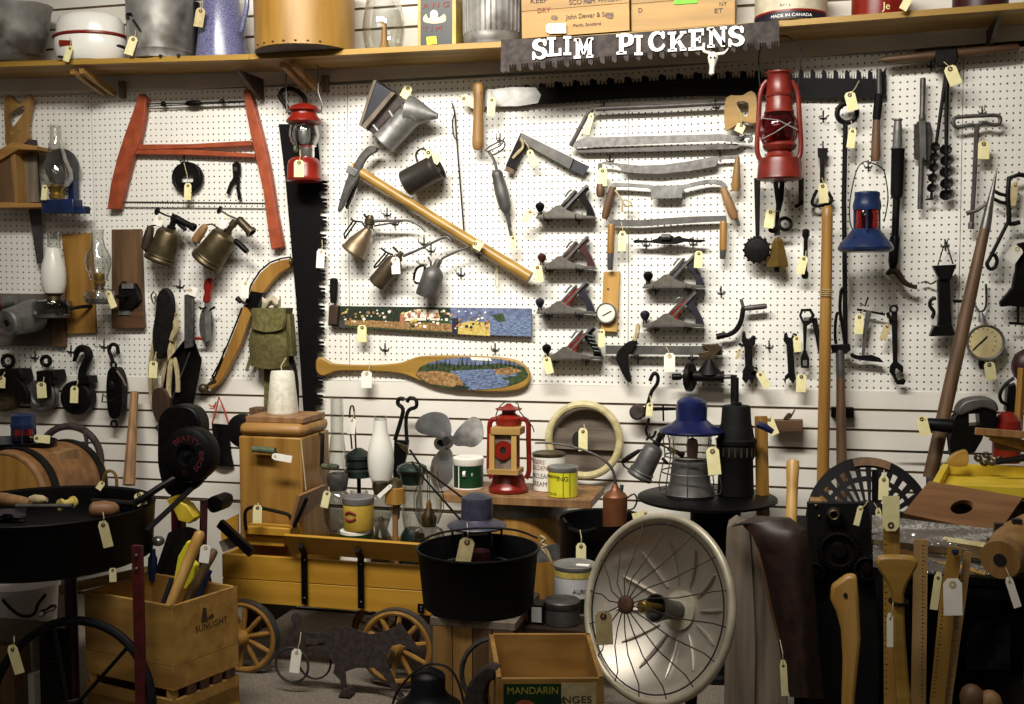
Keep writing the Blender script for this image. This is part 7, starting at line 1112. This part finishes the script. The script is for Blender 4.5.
B().box(((x0+x1)/2,-.8,.1), (x1-x0-.06,.8,.02)).o('lower_shelf', 'black', r); B().box(((x0+x1)/2,-1.235,zbn+.004), (x1-x0,.03,.03)).o('front_lip', 'black', r)
zq = zat(943,464,.5); q = [Zp(931,484,zq), Zp(943,463,zq), P(1100,484,.5), None]; q[2] = Zp(1100,486,zq); dpt = .04; B().box(((x0+.2+x1)/2+.05,-.68,(zbn+zq-dpt)/2), (.5,.34,zq-dpt-zbn-.004)).t('support_box', 'plain dark box under the yellow tray on the bench', 'box', 'dark_wood')
r = T('yellow_tray', 'shallow bright yellow wooden tray on the bench at right', 'tray', V((q[0].x+.15,-.7,zq-dpt)))
f1 = Zp(1100,510,zq); f1 = V((q[2].x, q[0].y, zq)); bk = V((q[2].x, q[1].y, zq)); cor = [q[0], q[1], bk, f1]
for i, nm in ((0,'side_board'), (1,'back_board'), (2,'side_board'), (3,'front_board')):
    a, b = cor[i], cor[(i+1) % 4]; n = (b-a).cross(V((0,0,1))).normalized(); slab(B(), [down(a,zq-dpt), down(b,zq-dpt), b, a], .02, n).o(nm, 'tray_yellow', r, bev=.001)
slab(B(), [down(p,zq-dpt+.002) for p in cor], .008, (0,0,1)).o('bottom', 'tray_yellow', r)
r = T('slide_cover', 'brown wooden box cover with round finger hole leaning on the tray', 'lid', P(960,505,1.0)); L4 = [P(903,513,1.09), P(998,533,1.1), P(1023,497,.96), P(929,481,.95)]; n = (L4[1]-L4[0]).cross(L4[3]-L4[0]).normalized()
def lp(u, v): return L4[0]*(1-u)*(1-v)+L4[1]*u*(1-v)+L4[2]*u*v+L4[3]*(1-u)*v
N = 24; oc = []
for i in range(N): a = 2*PI*i/N; oc.append((.5+.11*math.cos(a), .46+.2*math.sin(a)))
sq = []
for i in range(N):
    a = 2*PI*i/N; m = max(abs(math.cos(a)), abs(math.sin(a))); sq.append((.5+.5*math.cos(a)/m, .5+.5*math.sin(a)/m))
vs = [lp(*p)-n*0 for p in sq]+[lp(*p) for p in oc]; vs += [p-n*.014 for p in vs]; fs = []
for i in range(N): j = (i+1) % N; fs += [(i,j,N+j,N+i), (2*N+j,2*N+i,3*N+i,3*N+j), (i,2*N+i,2*N+j,j), (N+i,N+j,3*N+j,3*N+i)]
B().add(vs, fs).o('board', 'mahogany', r)
# corners of the lid
r = T('wrapped_boards', 'boards wrapped in shiny clear plastic film in front of the lid', 'package', P(930,540,1.15))
slab(B(), [P(872,530,1.12), P(990,548,1.22), P(992,560,1.2), P(874,545,1.1)], .02).o('board', 'rim_wood', r); slab(B(), [P(884,548,1.17), P(985,575,1.23), P(986,584,1.22), P(885,560,1.16)], .02).o('board', 'pine', r)
fr = random.Random(3)
def film(x, y, w, sl, h, d0, d1):
    return B().grid(lambda u, v: P(x+w*u, y+sl*u+h*v, d0+(d1-d0)*v+.012*math.sin(v*PI)+.004*math.sin(u*9+v*11)+fr.uniform(-.0035,.0035)), 70, 16, .001).o('plastic_film', 'film', r, ang=60)
film(872, 515, 122, 14, 24, 1.10, 1.2); film(873, 545, 116, 16, 22, 1.16, 1.235)
r = T('wheel_hub', 'old turned wooden wheel hub with dark axle hole at the right edge', 'hub', P(1010,550,1.3)); a = P(1000,560,1.36); e = P(1034,533,1.12); L = (e-a).length; k = S(1000,560,1.3)
B().lathe(a, e-a, [(0,13*k), (0,19*k), (.02,20.5*k), (.04,20.5*k), (.05,19*k), (.1,24*k), (.16,25*k), (L,22*k)], 36).o('hub', 'oak', r); B().lathe(a-(e-a).normalized()*.0015, e-a, [(0,6.4*k), (.002,6.4*k)], 22).o('axle_hole', 'ink', r)
for i in range(8): ax, U2, W2 = frame(e-a); t = 2*PI*i/8; B().box(a+ax*.13+(U2*math.cos(t)+W2*math.sin(t))*24.6*k, (.022,.022,.022)).o('spoke_socket', 'ink', r)
tg(1008,577,1.4,8,32,-18,'gray paper tag hanging under the wooden wheel hub', (1006,568,1.38), 'tag_white')
for x, y, lb in ((972,690,'round wooden knob end, left of two under the bench'), (990,696,'round tan wooden knob end, right of two under the bench')): B().sl((x,y+20), (x,y-6), 1.5, [(0,10), (.5,12), (.8,9.5), (.95,5), (1,1)], 18).t('rounded_end', lb, 'tool', 'tan_wood' if x > 980 else 'brown_wood')
B().grid(lambda u, v: P(968+42*u, 622+48*v, 1.1+.03*math.sin(u*8+v*4)+.02*math.sin(v*9)), 12, 12, .02).t('denim_cloth', 'folded dark blue denim cloth under the bench', 'cloth', 'denim')
# --- tools above the tray
r = T('power_tool', 'black handheld power tool with gray cap behind the yellow tray', 'power tool', P(975,430,.45)); d = .45; B().prism(sm([(958,410), (966,401), (985,398), (996,402), (998,412), (984,408), (970,412), (960,416)], 3), d+.04, .09).o('cap', 'zinc_dark', r, bev=.006); B().prism([(955,418), (962,410), (984,407), (997,412), (995,430), (985,432), (982,440), (975,452), (952,458), (950,440)], d+.03, .08, [[(969,414), (979,413.5), (980,425), (969,426)]]).o('body', 'black', r); B().sl((926,424), (952,426), d, [(0,5.6), (.1,6.4), (1,7)], 14).o('nozzle', 'black', r)
tg(921,416,.52,11,20,-14,'manila price tag on the nozzle of the black power tool', (927,420,.47))
r = T('folding_rule', 'bundle of brown wooden slats on the tools at the right edge', 'ruler', P(1000,435,.55))
for i, (x0, y0, x1, y1, w) in enumerate([(975,431,1040,436,7), (985,434,1040,446,5), (990,438,1040,452,5), (996,446,1040,450,7)]): a = P(x0,y0,.6-.02*i); b = P(x1,y1,.56-.02*i); B().beam(a, b, w*S(1000,440,.5), .012).o('slat', 'tan_wood' if i % 2 == 0 else 'brown_wood', r, bev=.002)
r = T('red_canister', 'glossy red canister standing behind the brown slats at right edge', 'canister', P(1010,440,.4)); B().vl(1006, .42, [(462,13), (430,14), (420,13), (412,6)], 24).o('body', 'red', r)
r = T('red_sprayer', 'dark red round tank at the far right edge above the slats', 'tank', P(1024,370,.3)); B().bp(1028,366,.3,16,(1,.8,1.1)).o('tank', 'maroon', r); B().tp([(1014,378), (1006,384), (1000,394), (1002,402), (1008,404)], .3, 1.8, 7, sm=3).o('hose', 'black', r); B().prism([(1008,386), (1016,384), (1018,412), (1006,412)], .3, .05).o('pump', 'black', r, bev=.003)
B().sl((1022,368), (1018,430), .38, [(0,4), (1,4.4)], 4).t('wooden_strip', 'upright orange wooden strip at the far right edge', 'strip', 'amber_wood')
r = T('brass_fittings', 'cluster of small bronze plumbing fittings on the tray back edge', 'fittings', P(985,462,.55)); 
for x, y, q in ((978,458,4), (986,455,3.4), (992,461,5), (984,463,4), (999,459,3.6)): B().torus(P(x,y,.56), (rnd.uniform(-1,1),-1,rnd.uniform(-1,1)), q*S(x,y,.5)*.7, q*S(x,y,.5)*.4, 14, 7).o('fitting', 'bronze', r)
B().sl((996,462), (1040,456), .6, [(0,3), (1,3.4)], 10).t('steel_bar', 'dark round steel bar lying on the tray back edge', 'bar', 'iron'); B().prism(sm([(948,465), (952,456), (962,451), (968,452), (967,466)], 3), .58, .03).t('wood_wedge', 'rounded yellow wooden wedge at the left corner of the tray', 'wedge', 'gold_wood', None, .002)
# ================================================================ foreground left: barrel churn, forge, crates
r = T('barrel_churn', 'wooden barrel churn lying on its side at the left edge', 'churn', P(30,490,.8)); a = P(2,497,.86); e = P(72,482,.42); ax = (e-a); L = ax.length; k = S(10,490,.82); R = 46*k
B().lathe(a, ax, [(0,R*.9), (.0,R*.96), (.05,R*1.0), (L*.5,R*1.06), (L-.05,R), (L,R*.95)], 40).o('staves', 'barrel_wood', r); B().lathe(a+ax.normalized()*(-.002), ax, [(0,R*.9), (.004,R*.9)], 40).o('barrel_head', 'amber_wood', r); B().lathe(a, ax, [(.0,R*.9), (-.004,R*.93), (-.004,R*.98), (.02,R*.99)], 40, False).o('chime', 'tan_wood', r)
for t in (.16, .88): B().lathe(a+ax*t, ax, [(-.02,R*1.02), (-.02,R*1.045), (.02,R*1.05), (.02,R*1.025)], 40, False).o('hoop', 'iron', r)
cc = P(50,452,.63); B().box(cc+V((0,.0,-.02)), (.17,.13,.06)).o('filler_hatch', 'tan_wood', r, bev=.003)
sx_ = P(20,600,.6); B().box((sx_.x,-.62,.2), (.3,.3,.4)).o('stand', 'dark_wood', r)
zt8 = zat(10,452,.66); c8 = P(14,450,.66); k8 = S(14,450,.66)
r = T('black_tray', 'black oval tray on the barrel churn carrying the blue lantern', 'tray', V((c8.x,c8.y,zt8))); B().lathe(V((c8.x,c8.y,zt8-.004)), (0,0,1), [(0,36*k8/1.4), (.004,39*k8/1.4), (.05,45*k8/1.4), (.052,44*k8/1.4), (.01,37*k8/1.4), (.008,2*k8)], 40, True, 1.4).o('tray', 'black', r)
r = T('blue_lantern', 'small blue lantern with dark red lens on the black tray', 'lantern', V((P(24,445,.66).x,-.66,zt8+.006))); b = r.location; k = S(24,430,.66)
B().lathe(b, (0,0,1), [(0,14*k), (.01,14*k), (.02,12*k), (9*k,10*k)], 24).o('base', 'blue', r); B().lathe(b+V((0,0,9*k)), (0,0,1), [(0,11*k), (14*k,10*k)], 24).o('lens', 'dark_red_glass', r); B().lathe(b+V((0,0,23*k)), (0,0,1), [(0,11.5*k), (3*k,12.5*k), (6*k,12*k), (9*k,11.6*k), (13*k,11.8*k), (14*k,10.5*k), (15*k,4*k)], 28).o('cap', 'blue', r)
for i in range(6): t = 2*PI*i/6; B().tube([b+V((12.2*k*math.cos(t),12.2*k*math.sin(t),8*k)), b+V((11.6*k*math.cos(t),11.6*k*math.sin(t),24*k))], .0035, 6).o('guard_bar', 'blue', r)
tg(34,438,.83,8,16,-84,'cream price tag beside the blue lantern on the black tray', (30,437,.81))
r = T('cast_wheel', 'rusty dark cast iron wheel with curved spoke leaning on the wall', 'wheel', P(72,490,.2)); c = P(70,459,.22); k = S(70,459,.22); B().torus(c, (.1,-1,0), 33*k, 3.6*k, 44, 10).o('rim', 'rust', r); B().tp([(83,428), (86,437), (86,448), (80,456), (72,460)], .22, [2.6,2,2,2.2,2.8], 8, sm=3).o('spoke', 'rust', r); B().tp([(70,459), (52,464), (38,470)], .22, [2.8,2,2.2], 8).tp([(70,459), (78,475), (84,489)], .22, [2.8,2,2.2], 8).o('spoke', 'rust', r); B().lathe(c+V((0,.02,0)), (0,-1,0), [(0,5*k), (.04,5*k), (.044,3*k)], 16).o('hub', 'rust', r)
B().tp([(101,490), (105,474), (111,471), (116,476), (117,490)], .5, 1.6, 8, sm=3).t('brass_bow', 'bright bent brass bow behind the forge pan', 'brass fitting', 'brass')
# --- portable forge
d = 1.25; zr = zat(45,505,d); c = P(45,505,d); k = S(45,505,d); R = 105*k; zb = zr-.175
r = T('forge', 'portable black forge with round pan on red legs at the left', 'forge', V((c.x,c.y,0)))
B().lathe(V((c.x,c.y,zb)), (0,0,1), [(0,R*.5), (.0,R*.9), (.012,R*.97), (.165,R), (.175,R*1.01), (.178,R*1.0), (.172,R*.97), (.10,R*.95), (.098,.02)], 56).o('pan', 'black', r)
for x, y in ((137.5,545), (-22,600)):
    t = P(x,y,1.42 if x > 100 else .95); B().beam(t, down(t), .035, .012).o('leg', 'post_red', r, bev=.002)
    for i in range(2): B().ball(t+V((0,-.008,-.03-.04*i)), .006).o('bolt', 'dull_steel', r)
t = P(-60,600,1.1); B().beam(down(t,zb), down(t), .035, .012).o('leg', 'post_red', r)
t = P(71,600,1.25); B().tube([down(t,zb), down(t)], .02, 12).o('blast_pipe', 'maroon', r)
c2 = P(70,712,1.45); k2 = S(70,712,1.45); fl = B().torus(c2, (.05,-1,.25), 89*k2, 4.6*k2, 56, 10).o('fly_wheel', 'slate_black', r); 
for a0 in (-70, -25, 50, 110, 200): a0 = math.radians(a0); _, U3, W3 = frame(V((.05,-1,.25))); B().tube([c2, c2+(U3*math.cos(a0)+W3*math.sin(a0))*88*k2], .006, 8).o('spoke', 'black', r)
B().lathe(c2+V((0,.03,0)), (.05,-1,.25), [(0,.03), (.06,.03), (.065,.015)], 20).o('hub', 'black', r)
B().tp([(122,509,1.2), (140,500,1.12), (160,487,1.05), (178,477,1.0)], 1.1, [3.6,3.4,3.4,4.2], 10, sm=2).o('lever', 'black', r); B().beam(P(203,478,.95), P(146,531,1.22), .016, .008).o('brace_bar', 'black', r)
# blower
r = T('blower', 'black round forge blower with red lettering on its disc', 'blower', P(185,455,.95)); d = .95; k = S(185,450,d)
B().prism(sm([(158,470), (157,440), (158,420), (165,409), (178,405), (192,409), (199,420), (200,435), (200,470), (190,490), (168,495)], 4), .945, .07).o('housing', 'black', r, bev=.008); ax = V((-.12,-1,.05)).normalized(); ax = V((.03,-1,.03)).normalized(); c = P(187,455,1.02)-ax*.066
B().lathe(c, ax, [(0,24*k), (.01,27*k), (.05,27.4*k), (.062,26*k), (.07,22*k), (.072,10.5*k), (.062,9.5*k), (.06,2*k)], 44).o('cover_disc', 'black', r); B().lathe(c+ax*.06, ax, [(0,3*k), (.02,2.6*k), (.022,1*k)], 14).o('axle', 'iron', r)
U4 = V((1,0,0))-ax*ax.x; U4.normalize(); W4 = ax.cross(U4); W4 = W4 if W4.z > 0 else -W4
def ring(rr, a0, h, sx=1): return lambda p: c+ax*(.073+p.z*.02)+(U4*math.cos(math.radians(a0)-p.x*h/.72*sx/rr)+W4*math.sin(math.radians(a0)-p.x*h/.72*sx/rr))*(rr+p.y*h/.72)
wr('x', 'BEATTY  BROS', 0,0,1,0, 'letter_red', r, 0, ring(14*k, 142, 5.4*k, 1.0)); wr('x', '22', 0,0,1,0, 'letter_red', r, 0, lambda p: c+ax*.074+U4*((p.x*6-4.5)*k)+W4*((p.y*6-19)*k))
B().beam(P(203,478,.97), P(214,462,.9), .02, .012).o('bracket', 'black', r); B().beam(down(P(178,490,.9), P(178,490,.9).z), down(P(178,490,.9)), .04, .03).o('blower_post', 'post_red', r)
# things in the forge pan
zp = zr-.075; 
def onp(x, y, dz=.0): return Zp(x, y, zp+dz)
def peg(nm, label, cat, p0, p1, prof, m, h=.03, n=12):
    a = Zp(p0[0],p0[1],zr+h-.02); b = Zp(p1[0],p1[1],zr+h-.02); kk = S(p0[0],p0[1],1.25); L = (b-a).length; return B().lathe(a, b-a, [(t*L,q*kk) for t, q in prof], n).t(nm, label, cat, m)
peg('wooden_haft', 'tan wooden tool handle lying at the left of the forge pan', 'tool handle', (-8,498), (30,503), [(0,5), (.3,7), (.7,6), (.95,4.6), (1,3)], 'tan_wood')
peg('turned_grip', 'reddish brown turned wooden handle in the forge pan', 'tool handle', (90,510), (119,509), [(0,5), (.1,8), (.5,9), (.85,7), (1,3)], 'mahogany'); peg('yellow_spool', 'small yellow spool lying in the forge pan', 'spool', (60,505), (74,502), [(0,6), (.15,6), (.2,4), (.8,4), (.85,6), (1,6)], 'art_yellow'); peg('steel_rod', 'dull steel rod with twine end across the forge pan', 'rod', (16,506), (72,506), [(0,2), (1,2.4)], 'dull_steel')
peg('twine_bundle', 'small bundle of tan twine in the forge pan', 'twine', (30,499), (47,500), [(0,3), (.3,5), (.7,4.6), (1,2)], 'jute'); peg('black_hose', 'curved black rubber hose end in the forge pan', 'hose', (92,501), (134,504), [(0,3), (.5,3.6), (1,3)], 'dark_leather', .035)
B().grid(lambda u, v: Zp(-14+40*u, 508+12*v, zr-.01+.03*math.sin(u*PI)*math.sin(v*PI)+.006*math.sin(u*11+v*6)), 12, 6, .01, (0,0,1)).t('blue_rag', 'crumpled blue rag at the left of the forge pan', 'rag', 'navy')
tg(102,521,1.63,10,27,-14,'long manila price tag hanging over the front of the forge pan', (103,512,1.55)); tg(138,493,1.1,10,13,-20,'crumpled cream tag at the back rim of the forge pan', None); tg(103,482,.95,6,9,35,'small cream tag behind the middle of the forge pan', None); tg(112.5,568,1.4,7,14,-2,'cream price tag under the right side of the forge pan', None)
# --- crates with bats and odds and ends
dA = 1.38; A = P(172,606.5,dA); zA = A.z; Rr = Zp(237.5,586,zA); Ll = Zp(84,591,zA); Bk = Rr+Ll-A; zB = zat(172,667,dA)
r = T('stencil_crate', 'wooden crate with faded dark stencil holding bats, upper of two', 'crate', V(((A.x+Bk.x)/2,(A.y+Bk.y)/2,zB))); ring_ = [A, Rr, Bk, Ll]
for i, nm in enumerate(('front_board','end_board','back_board','end_board')):
    a, b = ring_[i], ring_[(i+1) % 4]; n = (b-a).cross(V((0,0,1))).normalized(); slab(B(), [down(a,zB+.012), down(b,zB+.012), b, a], .012, -n).o(nm, 'crate_wood', r, bev=.0008)
slab(B(), [down(p,zB) for p in ring_], .012, (0,0,1)).o('bottom_board', 'crate_wood', r)
ux = (Rr-A).normalized(); un = ux.cross(V((0,0,1))).normalized(); un = un if un.y < 0 else -un; Wd = (Rr-A).length; Hh = zA-zB
def oc(u, w, h, sx): return lambda p: A+ux*(Wd*u+p.x*h/.72*sx)+V((0,0,-Hh*w+p.y*h/.72))+un*(.001+p.z*.02)
wr('x', 'SUNLIGHT', 0,0,1,0, 'ink_brown', r, 0, oc(.33,.56,.02,1.0)); slab(B(), [A+ux*(Wd*u)+V((0,0,-Hh*w))+un*.0006 for u, w in ((.42,.42),(.52,.44),(.5,.2),(.45,.18))], .0006, un).o('stencil_mark', 'ink_brown', r)
slab(B(), [A+ux*(Wd*u)+V((0,0,-Hh*w))+un*.0006 for u, w in ((.52,.42),(.62,.4),(.6,.33),(.54,.36))], .0006, un).o('stencil_mark', 'ink_brown', r)
r = T('slat_crate', 'slatted wooden crate underneath the stencilled crate', 'crate', V(((A.x+Bk.x)/2,(A.y+Bk.y)/2,0)))
for i in range(4):
    a, b = ring_[i], ring_[(i+1) % 4]; n = (b-a).cross(V((0,0,1))).normalized()
    for z0, z1 in ((zB-.075,zB-.002), (zB-.19,zB-.105), (.01,.1)): slab(B(), [down(a,z0), down(b,z0), down(b,z1), down(a,z1)], .012, -n).o('slat', 'crate_wood', r, bev=.001)
    p = a+(Bk-a+Rr-a+Ll-a+A-a)*.03; B().box((p.x,p.y,(zB-.004)/2), (.025,.025,zB-.006)).o('corner_post', 'crate_wood', r)
for i in range(4): t = .2+.2*i; a = A+(Rr-A)*t; slab(B(), [down(a,zB-.105), down(a+ux*.035,zB-.105), down(a+ux*.035,zB-.077), down(a,zB-.077)], .01, -un).o('short_slat', 'rust_brown', r)
def bat(nm, label, cat, p0, d0, p1, d1, prof, m, n=12): a = P(*p0,d0); b = P(*p1,d1); L = (b-a).length; k = S(*p0,d0); return B().lathe(a, b-a, [(t*L,q*k) for t, q in prof], n).t(nm, label, cat, m)
bat('wooden_bat', 'pale wooden bat with blue mark leaning out of the stencilled crate', 'bat', (150,655), 1.3, (201,531), 1.2, [(0,5), (.5,5.4), (.9,6), (.98,5.2), (1,3)], 'ash_wood'); bat('rounded_haft', 'brown rounded tool handle leaning right in the stencilled crate', 'tool handle', (165,640), 1.26, (215,549), 1.12, [(0,3.6), (.6,4), (.92,5), (.98,4.4), (1,2)], 'brown_wood')
bat('blue_rod', 'blue painted rod leaning in the stencilled crate', 'rod', (180,640), 1.2, (210,570), 1.1, [(0,2.6), (1,2.8)], 'blue'); bat('blue_rod', 'dark blue rod at the left of the pale bat', 'rod', (150,640), 1.28, (172,578), 1.22, [(0,2.4), (1,2.4)], 'navy'); bat('red_post', 'dark red metal post rising behind the bat handles', 'post', (201,640), 1.0, (204,500), .95, [(0,4), (1,4.4)], 'maroon', 4)
B().prism([(173,582), (178,556), (187,541), (191,543), (189,560), (195,566), (194,578), (186,590)], 1.16, .03).t('yellow_guard', 'bright yellow plastic guard behind the pale wooden bat', 'plastic guard', 'can_yellow', None, .003); B().prism([(166,500), (174,496), (180,502), (186,505), (195,518), (189,524), (178,521), (174,512)], .98, .05).t('yellow_tool', 'yellow plastic tool body under the black blower', 'tool', 'tray_yellow', None, .004)
B().grid(lambda u, v: P(156+14*v*0+(12-22*v)+(34+34*v)*u, 533+66*v-6*math.sin(u*PI), 1.0+.05*math.sin(u*PI)+.02*math.sin(u*9)), 14, 10, .006).t('black_tarp', 'folded black tarp hanging behind the bats in the crate', 'tarp', 'dark_leather'); B().prism(sm([(207,500), (214,496), (222,500), (220,510), (212,513), (207,508)], 3), .93, .08).t('metal_fitting', 'black rounded metal fitting beside the dark red post', 'fitting', 'iron', None, .004)
B().beam(P(220,523,.84), P(252,553,.86), .03, .02).t('black_bar', 'flat black bar slanting down to the yellow wagon side', 'bar', 'black'); B().beam(P(221,547,.84), P(243,538,.8), .04, .02).t('grey_board', 'short gray wooden board end beside the wagon', 'board', 'grey_wood'); bat('spray_can', 'slim blue can behind the red forge leg', 'can', (152,580), 1.05, (153,549), 1.05, [(0,4.6), (.7,4.6), (.8,3), (1,2.4)], 'blue', 16)
B().bp(158,541,1.04,6.5,(1,1,.8)).t('steel_ball', 'shiny rounded steel ball left of the black tarp', 'ball', 'bright_steel'); bat('yellow_plank', 'yellow plank lying behind the red forge leg', 'plank', (60,590), 1.0, (152,570), .9, [(0,5), (1,5)], 'pine', 4)
tg(206,545,1.25,10,18,8,'white paper tag on the brown handle behind the pale bat', None, 'tag_white')
# --- bottom left: white pail, steel tin, black cylinder, brown box
r = T('white_pail', 'white plastic pail with black handle under the forge', 'pail', down(P(20,640,.9), .2)); b = P(22,582,.9); k = S(22,600,.9); z9 = zat(22,640,.9); B().lathe(V((b.x,b.y,z9)), (0,0,1), [(0,29*k), (.004,30*k), (b.z-z9-.02,34*k), (b.z-z9-.018,36*k), (b.z-z9,36*k), (b.z-z9+.002,33*k)], 36).o('pail', 'plastic_white', r); B().tp([(3,600,1.03), (10,608,1.05), (22,616,1.05), (34,614,1.04), (38,604,1.03), (46,594,1.02)], 1.04, 1.6, 7, sm=3).o('handle', 'black', r)
B().box((b.x,b.y,z9/2-.002), (.24,.24,z9-.006)).t('dark_box', 'dark box carrying the white pail under the forge', 'box', 'dark_wood')
bat('steel_tin', 'dull steel tin standing left of the black cylinder', 'tin', (31,668), 1.25, (31,632), 1.25, [(0,11), (.9,11), (1,8)], 'lid_metal', 20); r = T('black_cylinder', 'tall black metal cylinder under the forge', 'cylinder', down(P(56,704,1.3))); q = P(56,632,1.3); k = S(56,640,1.3); B().lathe(r.location, (0,0,1), [(0,14*k), (q.z-.004,14*k), (q.z,12*k), (q.z-.01,10*k)], 28).o('cylinder', 'matte_black', r); B().torus(V((q.x,q.y,q.z-.08)), (0,0,1), 14.2*k, .003, 28, 6).o('ring', 'iron', r)
q = P(31,668,1.25); B().box((q.x,q.y,q.z/2-.001), (.09,.09,q.z-.004)).t('pale_block', 'pale block under the dull steel tin', 'block', 'plastic_white')
r = T('brown_box', 'dark brown wooden box at the bottom left corner', 'box', down(P(0,704,1.5))); q = P(-14,642,1.36); B().box((q.x,q.y+.1,q.z/2), (.2,.2,q.z)).o('box', 'brown_wood', r, bev=.003); B().box((q.x,q.y+.1,q.z+.005), (.215,.215,.012)).o('lid', 'dark_wood', r, bev=.003)
tg(11,645,1.7,10,30,-17,'manila price tag in front of the brown box at bottom left', (14,636,1.65)); bat('chrome_tap', 'small bright chrome tap lying on the fly wheel top', 'tap', (38,615), 1.3, (56,606), 1.25, [(0,2), (.2,4), (.5,2.4), (.8,4), (1,2)], 'chrome')
# ================================================================ small pieces belong to the part they sit on
UNDER = {'eyelet':'card', 'handwriting':'card', 'lever':'lever_cap', 'font_base':'oil_font', 'chimney_top':'chimney', 'drain_hole':'body', 'horn':'skull', 'eye_socket':'skull', 'tick':'dial_face', 'pointer':'dial_face', 'white_badge':'body', 'white_stripe':'body', 'white_band':'body', 'spoke_socket':'hub', 'axle_hole':'hub', 'entry_ring':'house_wall', 'entry_hole':'house_wall', 'house_mark':'house_wall', 'perch_ledge':'house_wall', 'corner_post':'house_wall', 'slot':'body', 'rib':'body', 'hoop':'tank', 'nail':'side_hoop', 'strut_end':'strut', 'handle_bolt':'handle', 'bolt':'iron_strap', 'bore':'hub', 'red_emblem':'body', 'emblem':'front_panel', 'piping':'leather', 'pressed_rib':'reflector', 'green_label':'front_board', 'tan_label':'front_board', 'fruit_picture':'front_board', 'stencil_mark':'front_board', 'dark_stain':'front_board', 'inch_marks':'stick', 'drilled_hole':'shaft', 'navy_band':'body', 'red_band':'body', 'lime_band':'body', 'dark_band':'body', 'black_line':'body', 'enamel_chip':'pan', 'price_sticker':'box', 'plank_hole':'cross_plank', 'wick_tube':'burner', 'bearing_ring':'bearing', 'trigger':None}
for ob in list(bpy.data.objects):
    p = ob.parent; t = UNDER.get(ob.name.split('.')[0])
    if p is None or t is None or p.parent is not None or p.get('category') is None or ob.children: continue
    s = [c for c in p.children if c.name.split('.')[0] == t]
    if s: ob.parent = s[0] if len(s) == 1 else min(s, key=lambda c: (sum((V(b) for b in c.bound_box), V((0,0,0)))-sum((V(b) for b in ob.bound_box), V((0,0,0)))).length)
